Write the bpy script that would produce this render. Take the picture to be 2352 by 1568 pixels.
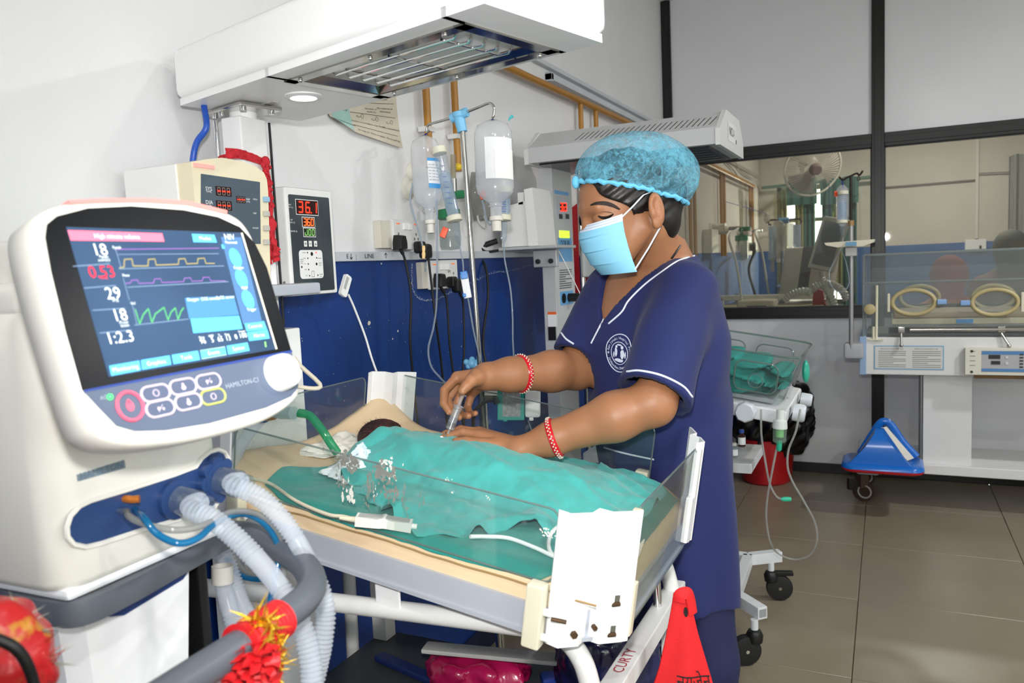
import bpy, bmesh, math, random
import numpy as np
from mathutils import Vector, Matrix, noise as mnoise

for o in list(bpy.data.objects):
    bpy.data.objects.remove(o, do_unlink=True)
random.seed(7)
SC = bpy.context.scene
COL = SC.collection
R_ = math.radians

# ------------------------------------------------------------------ camera
FPX = 1801.25
YAW, PITCH, ROLL = R_(25.68138), R_(5.51882), R_(-2.56022)
CAM = Vector((0.0, 0.0, 1.30))
_f = Vector((-math.sin(YAW) * math.cos(PITCH), math.cos(YAW) * math.cos(PITCH), -math.sin(PITCH)))
_r0 = Vector((math.cos(YAW), math.sin(YAW), 0))
_u0 = _r0.cross(_f)
CR = _r0 * math.cos(ROLL) + _u0 * math.sin(ROLL)
CU = -_r0 * math.sin(ROLL) + _u0 * math.cos(ROLL)
CF = _f
cam = bpy.data.cameras.new('camera')
cam.sensor_width = 36.0
cam.lens = FPX * 36.0 / 2352.0
cam.clip_start = 0.02
cam.dof.use_dof = True
cam.dof.focus_distance = 1.75
cam.dof.aperture_fstop = 7.0
camo = bpy.data.objects.new('camera', cam)
COL.objects.link(camo)
mw = Matrix((CR, CU, -CF)).transposed().to_4x4()
mw.translation = CAM
camo.matrix_world = mw
SC.camera = camo
SC.cycles.transparent_max_bounces = 32

# ------------------------------------------------------------------ world, lights, exposure
SC.view_settings.view_transform = 'Standard'
SC.view_settings.look = 'None'
SC.view_settings.gamma = 1.0
SC.view_settings.use_curve_mapping = False
SC.view_settings.exposure = 0.25
w = bpy.data.worlds.new('sky')
SC.world = w
w.use_nodes = True
bg = w.node_tree.nodes['Background']
bg.inputs[0].default_value = (0.86, 0.93, 1.0, 1)
bg.inputs[1].default_value = 3.0

def add_light(name, kind, loc, energy, color=(1, 1, 1), size=0.1, direction=None, size_y=None, spread=None):
    l = bpy.data.lights.new(name, kind)
    l.energy = energy
    l.color = color
    if kind == 'AREA':
        l.shape = 'RECTANGLE' if size_y else 'DISK'
        l.size = size
        if size_y:
            l.size_y = size_y
        if spread:
            l.spread = spread
    else:
        l.shadow_soft_size = size
    o = bpy.data.objects.new(name, l)
    COL.objects.link(o)
    o.location = loc
    if direction is not None:
        o.rotation_euler = Vector(direction).to_track_quat('-Z', 'Y').to_euler()
    return o

# the photographer's flash on the camera's hot shoe
FLASH_E, LAMP_E, NEXT_E, WIN_E = 66.0, 24.0, 46.0, 80.0
FILL_E = 125.0  # strength of the added fill from the right
flash = add_light('camera_flash', 'SPOT', CAM + CU * 0.135 - CR * 0.015, FLASH_E, (1.0, 0.985, 0.965), 0.03, CF + CR * 0.13 - CU * 0.04)
flash.data.spot_size = R_(98)
flash.data.spot_blend = 1.0

# ------------------------------------------------------------------ pixel <-> place helpers (2352 x 1568 frame)
def ray(u, v):
    return CR * ((u - 1176.0) / FPX) - CU * ((v - 784.0) / FPX) + CF
def hit(u, v, axis, val):
    d = ray(u, v)
    return CAM + d * ((val - CAM[axis]) / d[axis])
def HX(u, v, x): return hit(u, v, 0, x)
def HY(u, v, y): return hit(u, v, 1, y)
def HZ(u, v, z): return hit(u, v, 2, z)
def D(u, v, d): return CAM + ray(u, v) * d
def hitp(u, v, o, n):
    d = ray(u, v)
    return CAM + d * ((o - CAM).dot(n) / d.dot(n))

# ------------------------------------------------------------------ materials
def lin(c):
    return tuple((x / 12.92 if x <= 0.04045 else ((x + 0.055) / 1.055) ** 2.4) for x in c)
def rgb(h):
    return lin((int(h[0:2], 16) / 255, int(h[2:4], 16) / 255, int(h[4:6], 16) / 255))
MATS = {}
def mat(name, col, rough=0.5, metal=0.0, var=0.0, vscale=30.0, bump=0.0, bscale=200.0, emit=None, estr=1.0, sheen=0.0,
        trans=0.0, sss=0.0, coat=0.0, spec=0.5, stretch=None, col2=None, cthr=(0.4, 0.6)):
    if name in MATS:
        return MATS[name]
    m = bpy.data.materials.new(name)
    m.use_nodes = True
    nt = m.node_tree
    b = nt.nodes['Principled BSDF']
    c = rgb(col) if isinstance(col, str) else col
    b.inputs['Base Color'].default_value = (*c, 1)
    b.inputs['Roughness'].default_value = rough
    b.inputs['Metallic'].default_value = metal
    b.inputs['Specular IOR Level'].default_value = spec
    if sheen: b.inputs['Sheen Weight'].default_value = sheen
    if trans: b.inputs['Transmission Weight'].default_value = trans
    if coat:
        b.inputs['Coat Weight'].default_value = coat
        b.inputs['Coat Roughness'].default_value = 0.08
    if sss:
        b.inputs['Subsurface Weight'].default_value = sss
        b.inputs['Subsurface Radius'].default_value = (0.012, 0.005, 0.003)
        b.inputs['Subsurface Scale'].default_value = 0.6
    tc = nt.nodes.new('ShaderNodeTexCoord')
    mp = nt.nodes.new('ShaderNodeMapping')
    nt.links.new(tc.outputs['Object'], mp.inputs['Vector'])
    if stretch: mp.inputs['Scale'].default_value = stretch
    if var or col2:
        n = nt.nodes.new('ShaderNodeTexNoise')
        n.inputs['Scale'].default_value = vscale
        n.inputs['Detail'].default_value = 6
        nt.links.new(mp.outputs['Vector'], n.inputs['Vector'])
        rmp = nt.nodes.new('ShaderNodeValToRGB')
        nt.links.new(n.outputs['Fac'], rmp.inputs['Fac'])
        if col2:
            c2 = rgb(col2) if isinstance(col2, str) else col2
            rmp.color_ramp.elements[0].position, rmp.color_ramp.elements[1].position = cthr
        else:
            c2 = tuple(x * (1 - var) for x in c)
            rmp.color_ramp.elements[0].position, rmp.color_ramp.elements[1].position = 0.3, 0.7
        rmp.color_ramp.elements[0].color = (*c2, 1)
        rmp.color_ramp.elements[1].color = (*c, 1)
        nt.links.new(rmp.outputs['Color'], b.inputs['Base Color'])
    if bump:
        n = nt.nodes.new('ShaderNodeTexNoise')
        n.inputs['Scale'].default_value = bscale
        n.inputs['Detail'].default_value = 4
        nt.links.new(mp.outputs['Vector'], n.inputs['Vector'])
        bp = nt.nodes.new('ShaderNodeBump')
        bp.inputs['Strength'].default_value = bump
        bp.inputs['Distance'].default_value = 0.004
        nt.links.new(n.outputs['Fac'], bp.inputs['Height'])
        nt.links.new(bp.outputs['Normal'], b.inputs['Normal'])
    if emit:
        b.inputs['Emission Color'].default_value = (*(rgb(emit) if isinstance(emit, str) else emit), 1)
        b.inputs['Emission Strength'].default_value = estr
    MATS[name] = m
    return m

def clear(name, tint='FFFFFF', haze=0.04, hazecol='FFFFFF', rough=0.03, refl=1.0, ior=1.45, spots=0.0, sscale=60.0):
    """thin clear plastic or glass: see-through, fresnel reflection, a little surface haze / scratches"""
    if name in MATS:
        return MATS[name]
    m = bpy.data.materials.new(name)
    m.use_nodes = True
    nt = m.node_tree
    for n in list(nt.nodes):
        nt.nodes.remove(n)
    N = nt.nodes.new
    out = N('ShaderNodeOutputMaterial')
    tr = N('ShaderNodeBsdfTransparent'); tr.inputs[0].default_value = (*rgb(tint), 1)
    di = N('ShaderNodeBsdfDiffuse'); di.inputs[0].default_value = (*rgb(hazecol), 1)
    tl = N('ShaderNodeBsdfTranslucent'); tl.inputs[0].default_value = (*rgb(hazecol), 1)
    dm = N('ShaderNodeMixShader'); dm.inputs[0].default_value = 0.5
    nt.links.new(di.outputs[0], dm.inputs[1]); nt.links.new(tl.outputs[0], dm.inputs[2])
    mx = N('ShaderNodeMixShader'); mx.inputs[0].default_value = haze
    nt.links.new(tr.outputs[0], mx.inputs[1]); nt.links.new(dm.outputs[0], mx.inputs[2])
    if spots:
        tc = N('ShaderNodeTexCoord')
        no = N('ShaderNodeTexNoise'); no.inputs['Scale'].default_value = sscale; no.inputs['Detail'].default_value = 8
        nt.links.new(tc.outputs['Object'], no.inputs['Vector'])
        rp = N('ShaderNodeMapRange'); rp.inputs[1].default_value = 0.62; rp.inputs[2].default_value = 0.75
        rp.inputs[3].default_value = haze; rp.inputs[4].default_value = spots
        nt.links.new(no.outputs['Fac'], rp.inputs[0]); nt.links.new(rp.outputs[0], mx.inputs[0])
    gl = N('ShaderNodeBsdfGlossy'); gl.inputs['Roughness'].default_value = rough
    fr = N('ShaderNodeFresnel')
    ge = N('ShaderNodeNewGeometry'); im = N('ShaderNodeMix'); im.data_type = 'FLOAT'      # same reflection entering and leaving the sheet
    im.inputs[2].default_value = ior; im.inputs[3].default_value = 1.0 / ior
    nt.links.new(ge.outputs['Backfacing'], im.inputs[0]); nt.links.new(im.outputs[0], fr.inputs['IOR'])
    mu = N('ShaderNodeMath'); mu.operation = 'MULTIPLY'; mu.inputs[1].default_value = refl
    nt.links.new(fr.outputs[0], mu.inputs[0])
    m2 = N('ShaderNodeMixShader')
    nt.links.new(mu.outputs[0], m2.inputs[0]); nt.links.new(mx.outputs[0], m2.inputs[1]); nt.links.new(gl.outputs[0], m2.inputs[2])
    nt.links.new(m2.outputs[0], out.inputs[0])
    MATS[name] = m
    return m

# ------------------------------------------------------------------ mesh helpers
def V(*a): return Vector(a)
def spline(pts, n=8, closed=False):
    pts = [Vector(p) for p in pts]
    if len(pts) < 3 and not closed:
        return pts
    out = []
    N = len(pts)
    rng = N if closed else N - 1
    for i in range(rng):
        p1, p2 = pts[i], pts[(i + 1) % N]
        p0 = pts[i - 1] if (i > 0 or closed) else p1 * 2 - p2
        p3 = pts[(i + 2) % N] if (i + 2 < N or closed) else p2 * 2 - p1
        for k in range(n):
            t = k / n
            out.append(0.5 * ((2 * p1) + (-p0 + p2) * t + (2 * p0 - 5 * p1 + 4 * p2 - p3) * t * t + (-p0 + 3 * p1 - 3 * p2 + p3) * t ** 3))
    if not closed:
        out.append(pts[-1])
    return out
class Fr:
    """a right-handed frame: p(a,b,c) is a place"""
    def __init__(s, o, ex, ey, ez=None):
        s.o = Vector(o); s.x = Vector(ex).normalized(); s.y = Vector(ey).normalized()
        s.z = Vector(ez).normalized() if ez is not None else s.x.cross(s.y).normalized()
    def p(s, a, b, c=0.0): return s.o + s.x * a + s.y * b + s.z * c
    def at(s, a, b, c=0.0): return Fr(s.p(a, b, c), s.x, s.y, s.z)
WF = Fr((0, 0, 0), (1, 0, 0), (0, 1, 0))
def rotfr(o, rz): return Fr(o, (math.cos(rz), math.sin(rz), 0), (-math.sin(rz), math.cos(rz), 0))
def axis_frame(a):
    a = Vector(a).normalized()
    t = Vector((0, 0, 1)) if abs(a.z) < 0.9 else Vector((1, 0, 0))
    x = t.cross(a).normalized()
    return x, a.cross(x).normalized(), a

class MB:
    def __init__(s):
        s.v = []; s.f = []; s.mi = []; s.cur = 0; s.wn = False
    def add(s, vs, fs):
        k = len(s.v)
        s.v.extend(Vector(v) for v in vs)
        for f in fs:
            s.f.append(tuple(i + k for i in f)); s.mi.append(s.cur)
        return s
    def box(s, fr, a0, a1, b0, b1, c0, c1, bev=0.0, seg=2):
        if bev <= 0:
            vs = [fr.p(a, b, c) for c in (c0, c1) for b in (b0, b1) for a in (a0, a1)]
            return s.add(vs, [(0, 2, 3, 1), (4, 5, 7, 6), (0, 1, 5, 4), (2, 6, 7, 3), (0, 4, 6, 2), (1, 3, 7, 5)])
        s.wn = True
        bm = bmesh.new()
        vs = [bm.verts.new((a, b, c)) for c in (c0, c1) for b in (b0, b1) for a in (a0, a1)]
        for f in [(0, 2, 3, 1), (4, 5, 7, 6), (0, 1, 5, 4), (2, 6, 7, 3), (0, 4, 6, 2), (1, 3, 7, 5)]:
            bm.faces.new([vs[i] for i in f])
        bev = min(bev, 0.49 * min(abs(a1 - a0), abs(b1 - b0), abs(c1 - c0)))
        bmesh.ops.bevel(bm, geom=list(bm.edges), offset=bev, segments=seg, affect='EDGES', profile=0.5)
        bm.verts.index_update()
        s.add([fr.p(*v.co) for v in bm.verts], [tuple(v.index for v in f.verts) for f in bm.faces])
        bm.free()
        return s
    def wbox(s, x0, x1, y0, y1, z0, z1, bev=0.0, seg=2):
        return s.box(WF, x0, x1, y0, y1, z0, z1, bev, seg)
    def cyl(s, p0, p1, r0, r1=None, n=16, caps=True):
        p0, p1 = Vector(p0), Vector(p1)
        r1 = r0 if r1 is None else r1
        x, y, a = axis_frame(p1 - p0)
        vs = []
        for p, r in ((p0, r0), (p1, r1)):
            for i in range(n):
                t = 2 * math.pi * i / n
                vs.append(p + (x * math.cos(t) + y * math.sin(t)) * r)
        fs = [(i, (i + 1) % n, n + (i + 1) % n, n + i) for i in range(n)]
        if caps:
            fs += [tuple(range(n - 1, -1, -1)), tuple(range(n, 2 * n))]
        return s.add(vs, fs)
    def tube(s, pts, r, n=8, closed=False, caps=True, flat=None):
        pts = [Vector(p) for p in pts]
        N = len(pts)
        rs = r if isinstance(r, (list, tuple)) else [r] * N
        tans = []
        for i in range(N):
            a = pts[(i - 1) % N] if (closed or i > 0) else pts[i]
            b = pts[(i + 1) % N] if (closed or i < N - 1) else pts[i]
            t = (b - a)
            tans.append(t.normalized() if t.length > 1e-9 else Vector((0, 0, 1)))
        x, y, _ = axis_frame(tans[0])
        vs = []
        for i in range(N):
            t = tans[i]
            x = (x - t * x.dot(t))
            x = x.normalized() if x.length > 1e-6 else axis_frame(t)[0]
            y = t.cross(x)
            for k in range(n):
                a = 2 * math.pi * k / n
                vs.append(pts[i] + (x * math.cos(a) * (flat or 1) + y * math.sin(a)) * rs[i])
        fs = []
        for i in range(N if closed else N - 1):
            j = (i + 1) % N
            for k in range(n):
                l = (k + 1) % n
                fs.append((i * n + k, i * n + l, j * n + l, j * n + k))
        if caps and not closed:
            fs.append(tuple(range(n - 1, -1, -1))); fs.append(tuple((N - 1) * n + k for k in range(n)))
        return s.add(vs, fs)
    def lathe(s, prof, o, axis=(0, 0, 1), n=24, cap=True, xdir=None, sx=1.0, sy=1.0):
        x, y, a = axis_frame(axis)
        if xdir is not None:
            x = (Vector(xdir) - a * Vector(xdir).dot(a)).normalized(); y = a.cross(x)
        o = Vector(o)
        vs = []
        for (r, h) in prof:
            for i in range(n):
                t = 2 * math.pi * i / n
                vs.append(o + a * h + (x * math.cos(t) * sx + y * math.sin(t) * sy) * max(r, 1e-5))
        fs = []
        for j in range(len(prof) - 1):
            for i in range(n):
                k = (i + 1) % n
                fs.append((j * n + i, j * n + k, (j + 1) * n + k, (j + 1) * n + i))
        if cap:
            fs.append(tuple(range(n - 1, -1, -1))); fs.append(tuple((len(prof) - 1) * n + i for i in range(n)))
        return s.add(vs, fs)
    def prism(s, poly, fr, c0, c1):
        n = len(poly)
        vs = [fr.p(a, b, c0) for a, b in poly] + [fr.p(a, b, c1) for a, b in poly]
        fs = [(i, (i + 1) % n, n + (i + 1) % n, n + i) for i in range(n)]
        fs += [tuple(range(n - 1, -1, -1)), tuple(range(n, 2 * n))]
        return s.add(vs, fs)
    def plates(s, layers, cap=True):
        """loft through rings of equal length"""
        n = len(layers[0]); vs = [p for L in layers for p in L]; fs = []
        for j in range(len(layers) - 1):
            for i in range(n):
                k = (i + 1) % n
                fs.append((j * n + i, j * n + k, (j + 1) * n + k, (j + 1) * n + i))
        if cap:
            fs.append(tuple(range(n - 1, -1, -1))); fs.append(tuple((len(layers) - 1) * n + i for i in range(n)))
        return s.add(vs, fs)
    def grid(s, fn, nu, nv, thick=0.0, nrm=None):
        P = [[Vector(fn(i / nu, j / nv)) for j in range(nv + 1)] for i in range(nu + 1)]
        vs = [p for row in P for p in row]
        m = nv + 1
        fs = [(i * m + j, (i + 1) * m + j, (i + 1) * m + j + 1, i * m + j + 1) for i in range(nu) for j in range(nv)]
        if not thick:
            return s.add(vs, fs)
        k = len(vs)
        off = Vector(nrm) * thick
        vs2 = vs + [p - off for p in vs]
        fs2 = fs + [tuple(i + k for i in reversed(f)) for f in fs]
        rim = [i * m for i in range(nu + 1)] + [nu * m + j for j in range(1, m)] + [i * m + nv for i in range(nu - 1, -1, -1)] + [j for j in range(nv - 1, 0, -1)]
        for a in range(len(rim)):
            b = (a + 1) % len(rim)
            fs2.append((rim[a], rim[a] + k, rim[b] + k, rim[b]))
        return s.add(vs2, fs2)
    def ball(s, c, r, n=12, sc=(1, 1, 1), fr=None):
        c = Vector(c); vs = []; fs = []
        m = max(4, n // 2)
        f = fr or WF
        for j in range(1, m):
            ph = math.pi * j / m
            for i in range(n):
                t = 2 * math.pi * i / n
                vs.append(c + f.x * (r * sc[0] * math.sin(ph) * math.cos(t)) + f.y * (r * sc[1] * math.sin(ph) * math.sin(t)) + f.z * (r * sc[2] * math.cos(ph)))
        top = len(vs); vs.append(c + f.z * r * sc[2]); vs.append(c - f.z * r * sc[2])
        for j in range(m - 2):
            for i in range(n):
                k = (i + 1) % n
                fs.append((j * n + i, (j + 1) * n + i, (j + 1) * n + k, j * n + k))
        for i in range(n):
            k = (i + 1) % n
            fs.append((top, i, k)); fs.append((top + 1, (m - 2) * n + k, (m - 2) * n + i))
        return s.add(vs, fs)
    def ring(s, c, axis, R, r, N=32, n=10, a0=0, a1=2 * math.pi, sx=1, sy=1, xdir=None):
        x, y, a = axis_frame(axis)
        if xdir is not None:
            x = (Vector(xdir) - a * Vector(xdir).dot(a)).normalized(); y = a.cross(x)
        closed = abs(a1 - a0) > 6.28
        k = N if closed else N + 1
        pts = [Vector(c) + (x * math.cos(a0 + (a1 - a0) * i / N) * sx + y * math.sin(a0 + (a1 - a0) * i / N) * sy) * R for i in range(k)]
        return s.tube(pts, r, n, closed=closed)
    def build(s, name, m, parent=None, smooth=True, angle=38, flip=True):
        me = bpy.data.meshes.new(name)
        if s.v:
            c = sum(s.v, Vector()) / len(s.v)
        else:
            c = Vector()
        me.from_pydata([tuple(v - c) for v in s.v], [], s.f)
        ms = m if isinstance(m, (list, tuple)) else [m]
        for q in ms:
            me.materials.append(q)
        if len(ms) > 1:
            me.polygons.foreach_set('material_index', s.mi)
        if flip:
            bm = bmesh.new(); bm.from_mesh(me)
            bmesh.ops.recalc_face_normals(bm, faces=bm.faces)
            bm.to_mesh(me); bm.free()
        if smooth:
            me.polygons.foreach_set('use_smooth', [True] * len(me.polygons))
            me.set_sharp_from_angle(angle=R_(angle))
        me.update()
        o = bpy.data.objects.new(name, me)
        COL.objects.link(o)
        o.location = c
        setparent(o, parent)
        if s.wn and smooth:
            md = o.modifiers.new('weighted_normals', 'WEIGHTED_NORMAL')
            md.keep_sharp = True; md.weight = 90
        return o

def wloc(o):
    """world translation of an object whose ancestors only translate"""
    return Vector(o['_w']) if '_w' in o else Vector(o.location)
def setparent(o, parent):
    if parent is None:
        return
    o.parent = parent
    p = PW.get(parent.name)
    if p is None:
        p = Vector(parent.location)
    PW[o.name] = Vector(o.location)
    o.location = Vector(o.location) - p
PW = {}
def tag(o, label=None, cat=None, group=None, kind=None):
    if label: o['label'] = label
    if cat: o['category'] = cat
    if group: o['group'] = group
    if kind: o['kind'] = kind
    return o
def thing(name, loc, label, cat, group=None, kind=None):
    o = bpy.data.objects.new(name, None)
    o.empty_display_size = 0.05
    COL.objects.link(o)
    o.location = loc
    PW[o.name] = Vector(loc)
    return tag(o, label, cat, group, kind)
def struct(o): return tag(o, kind='structure')
def one(mb, name, m, label, cat, group=None, **k):
    o = mb.build(name, m, None, **k)
    return tag(o, label, cat, group)
def copy_tree(o, parent=None):
    c = o.copy(); COL.objects.link(c); c.parent = parent
    for ch in list(o.children): copy_tree(ch, c)
    return c

_tcache = {}
def text_geo(s, size, align='CENTER', bold=False):
    key = (s, align)
    if key not in _tcache:
        cu = bpy.data.curves.new('t', 'FONT')
        cu.body = s; cu.size = 1.0; cu.align_x = align; cu.align_y = 'CENTER'; cu.resolution_u = 2
        ob = bpy.data.objects.new('t', cu)
        me = bpy.data.meshes.new_from_object(ob)
        _tcache[key] = ([tuple(v.co) for v in me.vertices], [tuple(p.vertices) for p in me.polygons])
        bpy.data.objects.remove(ob); bpy.data.curves.remove(cu); bpy.data.meshes.remove(me)
    vs, fs = _tcache[key]
    return [(x * size, y * size) for x, y, z in vs], fs
class Print:
    """flat print of several strings / shapes of one colour, joined as one lettering part"""
    def __init__(s): s.mb = MB()
    def t(s, txt, fr, a, b, size, align='CENTER', c=0.0006, sx=1.0, fn=None):
        vs, fs = text_geo(txt, size, align)
        s.mb.add([(fn(x, y) if fn else fr.p(a + x * sx, b + y, c)) for x, y in vs], fs)
        return s
    def r(s, fr, a0, a1, b0, b1, c=0.0006):
        s.mb.add([fr.p(a0, b0, c), fr.p(a1, b0, c), fr.p(a1, b1, c), fr.p(a0, b1, c)], [(0, 1, 2, 3)])
        return s
    def disc(s, fr, a, b, ra, rb=None, c=0.0006, n=20):
        rb = rb or ra
        s.mb.add([fr.p(a + ra * math.cos(2 * math.pi * i / n), b + rb * math.sin(2 * math.pi * i / n), c) for i in range(n)], [tuple(range(n))])
        return s
    def line(s, fr, pts, wd, c=0.0006):
        for (a0, b0), (a1, b1) in zip(pts[:-1], pts[1:]):
            L = math.hypot(a1 - a0, b1 - b0)
            if L < 1e-9: continue
            nx, ny = -(b1 - b0) / L * wd / 2, (a1 - a0) / L * wd / 2
            ex, ey = (a1 - a0) / L * wd * 0.3, (b1 - b0) / L * wd * 0.3
            s.mb.add([fr.p(a0 + nx - ex, b0 + ny - ey, c), fr.p(a0 - nx - ex, b0 - ny - ey, c), fr.p(a1 - nx + ex, b1 - ny + ey, c), fr.p(a1 + nx + ex, b1 + ny + ey, c)], [(0, 1, 2, 3)])
        return s
    def build(s, name, m, parent):
        return tag(s.mb.build(name, m, parent, smooth=False, flip=False), kind='stuff')
SEG = {'0': 'abcdef', '1': 'bc', '2': 'abged', '3': 'abgcd', '4': 'fgbc', '5': 'afgcd', '6': 'afgedc', '7': 'abc', '8': 'abcdefg', '9': 'abcdfg', '-': 'g', 'J': 'bcde'}
def seven(pr, fr, a, b, h, ch, c=0.0012, wd=None, slant=0.08):
    wd = wd or h * 0.14
    w2 = h * 0.27; h2 = h / 2
    P = dict(a=((-w2, h2), (w2, h2)), b=((w2, h2), (w2, 0)), c=((w2, 0), (w2, -h2)), d=((-w2, -h2), (w2, -h2)), e=((-w2, 0), (-w2, -h2)), f=((-w2, h2), (-w2, 0)), g=((-w2, 0), (w2, 0)))
    for sgm in SEG[ch]:
        (x0, y0), (x1, y1) = P[sgm]
        k = 0.88
        mx, my = (x0 + x1) / 2, (y0 + y1) / 2
        x0, y0, x1, y1 = mx + (x0 - mx) * k, my + (y0 - my) * k, mx + (x1 - mx) * k, my + (y1 - my) * k
        pr.line(fr, [(a + x0 + y0 * slant, b + y0), (a + x1 + y1 * slant, b + y1)], wd, c)

# ------------------------------------------------------------------ implicit surfaces (numpy) for soft, organic shapes
def npv(p): return np.array(p, dtype=np.float64)
def smin(a, b, k):
    h = np.clip(0.5 + 0.5 * (b - a) / k, 0, 1)
    return b * (1 - h) + a * h - k * h * (1 - h)
def smax(a, b, k): return -smin(-a, -b, k)
def s_cone(P, a, b, ra, rb):
    a, b = npv(a), npv(b)
    ab = b - a
    t = np.clip(((P - a) @ ab) / max(ab @ ab, 1e-12), 0, 1)
    q = P - a - t[:, None] * ab
    return np.sqrt((q * q).sum(1)) - (ra + (rb - ra) * t)
def s_chain(P, pts, rs, k=0.004):
    d = None
    for i in range(len(pts) - 1):
        e = s_cone(P, pts[i], pts[i + 1], rs[i], rs[i + 1])
        d = e if d is None else smin(d, e, k)
    return d
def s_ell(P, c, r, fr=None):
    q = P - npv(c)
    if fr is not None:
        q = np.stack([q @ npv(fr.x), q @ npv(fr.y), q @ npv(fr.z)], 1)
    r = npv(r)
    k0 = np.sqrt(((q / r) ** 2).sum(1)); k1 = np.sqrt(((q / (r * r)) ** 2).sum(1))
    return k0 * (k0 - 1) / np.maximum(k1, 1e-9)
def nets(f, lo, hi, h, proj=2):
    lo = npv(lo); hi = npv(hi)
    B = 8
    n = (np.ceil((hi - lo) / h / B).astype(int)) * B
    nb = n // B
    g = [lo[i] + h * B * (np.arange(nb[i]) + 0.5) for i in range(3)]
    X, Y, Z = np.meshgrid(*g, indexing='ij')
    val = f(np.stack([X.ravel(), Y.ravel(), Z.ravel()], 1)).reshape(nb)
    act = np.argwhere(np.abs(val) < h * B * 1.25 + 0.01)
    F = np.repeat(np.repeat(np.repeat(val, B, 0), B, 1), B, 2).astype(np.float32)
    off = np.stack(np.meshgrid(*[np.arange(B)] * 3, indexing='ij'), -1).reshape(-1, 3)
    for s0 in range(0, len(act), 400):
        A = act[s0:s0 + 400]
        idx = (A[:, None, :] * B + off[None]).reshape(-1, 3)
        v = f(lo + h * (idx + 0.0))
        F[idx[:, 0], idx[:, 1], idx[:, 2]] = v
    S = F < 0
    c8 = [(i, j, k) for i in (0, 1) for j in (0, 1) for k in (0, 1)]
    def sl(A, i, j, k): return A[i:A.shape[0] - 1 + i, j:A.shape[1] - 1 + j, k:A.shape[2] - 1 + k]
    cnt = sum(sl(S, *c).astype(np.int8) for c in c8)
    cells = np.argwhere((cnt > 0) & (cnt < 8))
    cid = -np.ones(cnt.shape, dtype=np.int64)
    cid[cells[:, 0], cells[:, 1], cells[:, 2]] = np.arange(len(cells))
    acc = np.zeros((len(cells), 3)); num = np.zeros(len(cells))
    vals = {c: F[cells[:, 0] + c[0], cells[:, 1] + c[1], cells[:, 2] + c[2]].astype(np.float64) for c in c8}
    for a in c8:
        for ax in range(3):
            if a[ax] == 0:
                b = tuple(a[i] + (1 if i == ax else 0) for i in range(3))
                va, vb = vals[a], vals[b]
                m = (va < 0) != (vb < 0)
                t = np.where(m, va / np.where(va - vb == 0, 1, va - vb), 0)
                p = np.array(a, float)[None] + np.zeros((len(cells), 3)); p[:, ax] += t
                acc += p * m[:, None]; num += m
    verts = lo + h * (cells + acc / num[:, None])
    faces = []
    for ax in range(3):
        sh = [slice(None)] * 3; sh2 = [slice(None)] * 3
        sh[ax] = slice(0, -1); sh2[ax] = slice(1, None)
        e = np.argwhere(S[tuple(sh)] != S[tuple(sh2)])
        o1, o2 = (ax + 1) % 3, (ax + 2) % 3
        ok = (e[:, o1] > 0) & (e[:, o2] > 0) & (e[:, o1] < cnt.shape[o1]) & (e[:, o2] < cnt.shape[o2]) & (e[:, ax] < cnt.shape[ax])
        e = e[ok]
        flip = S[e[:, 0], e[:, 1], e[:, 2]]
        q = []
        for d1, d2 in ((-1, -1), (0, -1), (0, 0), (-1, 0)):
            c = e.copy(); c[:, o1] += d1; c[:, o2] += d2
            q.append(cid[c[:, 0], c[:, 1], c[:, 2]])
        q = np.stack(q, 1)
        q[~flip] = q[~flip][:, ::-1]
        faces.append(q)
    faces = np.concatenate(faces)
    faces = faces[(faces >= 0).all(1)]
    eps = h * 0.25
    for _ in range(proj):
        d = f(verts)
        gr = np.stack([(f(verts + npv(o)) - f(verts - npv(o))) / (2 * eps) for o in ((eps, 0, 0), (0, eps, 0), (0, 0, eps))], 1)
        L = np.maximum((gr * gr).sum(1), 0.25)
        st = (d / L)[:, None] * gr
        ln = np.linalg.norm(st, axis=1)
        st *= np.minimum(1, h * 0.6 / np.maximum(ln, 1e-9))[:, None]
        verts = verts - st
    return verts, faces
def mesh_np(name, verts, faces, m, parent=None, smooth=True):
    me = bpy.data.meshes.new(name)
    c = verts.mean(0)
    me.from_pydata([tuple(v) for v in (verts - c)], [], [tuple(int(i) for i in f) for f in faces])
    for q in (m if isinstance(m, (list, tuple)) else [m]):
        me.materials.append(q)
    me.polygons.foreach_set('use_smooth', [smooth] * len(me.polygons))
    me.update()
    o = bpy.data.objects.new(name, me)
    COL.objects.link(o)
    o.location = Vector(c)
    setparent(o, parent)
    return o
def march(f, u, v, d0, d1, n=60):
    """first place along the sight line through a pixel that lies on the surface f = 0"""
    ds = np.linspace(d0, d1, n)
    r_ = npv(ray(u, v)); c = npv(CAM)
    vals = f(c + ds[:, None] * r_)
    k = np.argwhere((vals[:-1] > 0) & (vals[1:] <= 0))
    if len(k) == 0:
        return None
    i = int(k[0][0]); a, b = ds[i], ds[i + 1]
    for _ in range(12):
        m_ = (a + b) / 2
        if f((c + m_ * r_)[None])[0] > 0: a = m_
        else: b = m_
    return Vector(c + b * r_)
def grad(f, p, e=0.002):
    p = npv(p)
    g = np.array([f((p + npv(o))[None])[0] - f((p - npv(o))[None])[0] for o in ((e, 0, 0), (0, e, 0), (0, 0, e))])
    return Vector(g).normalized()
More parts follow.
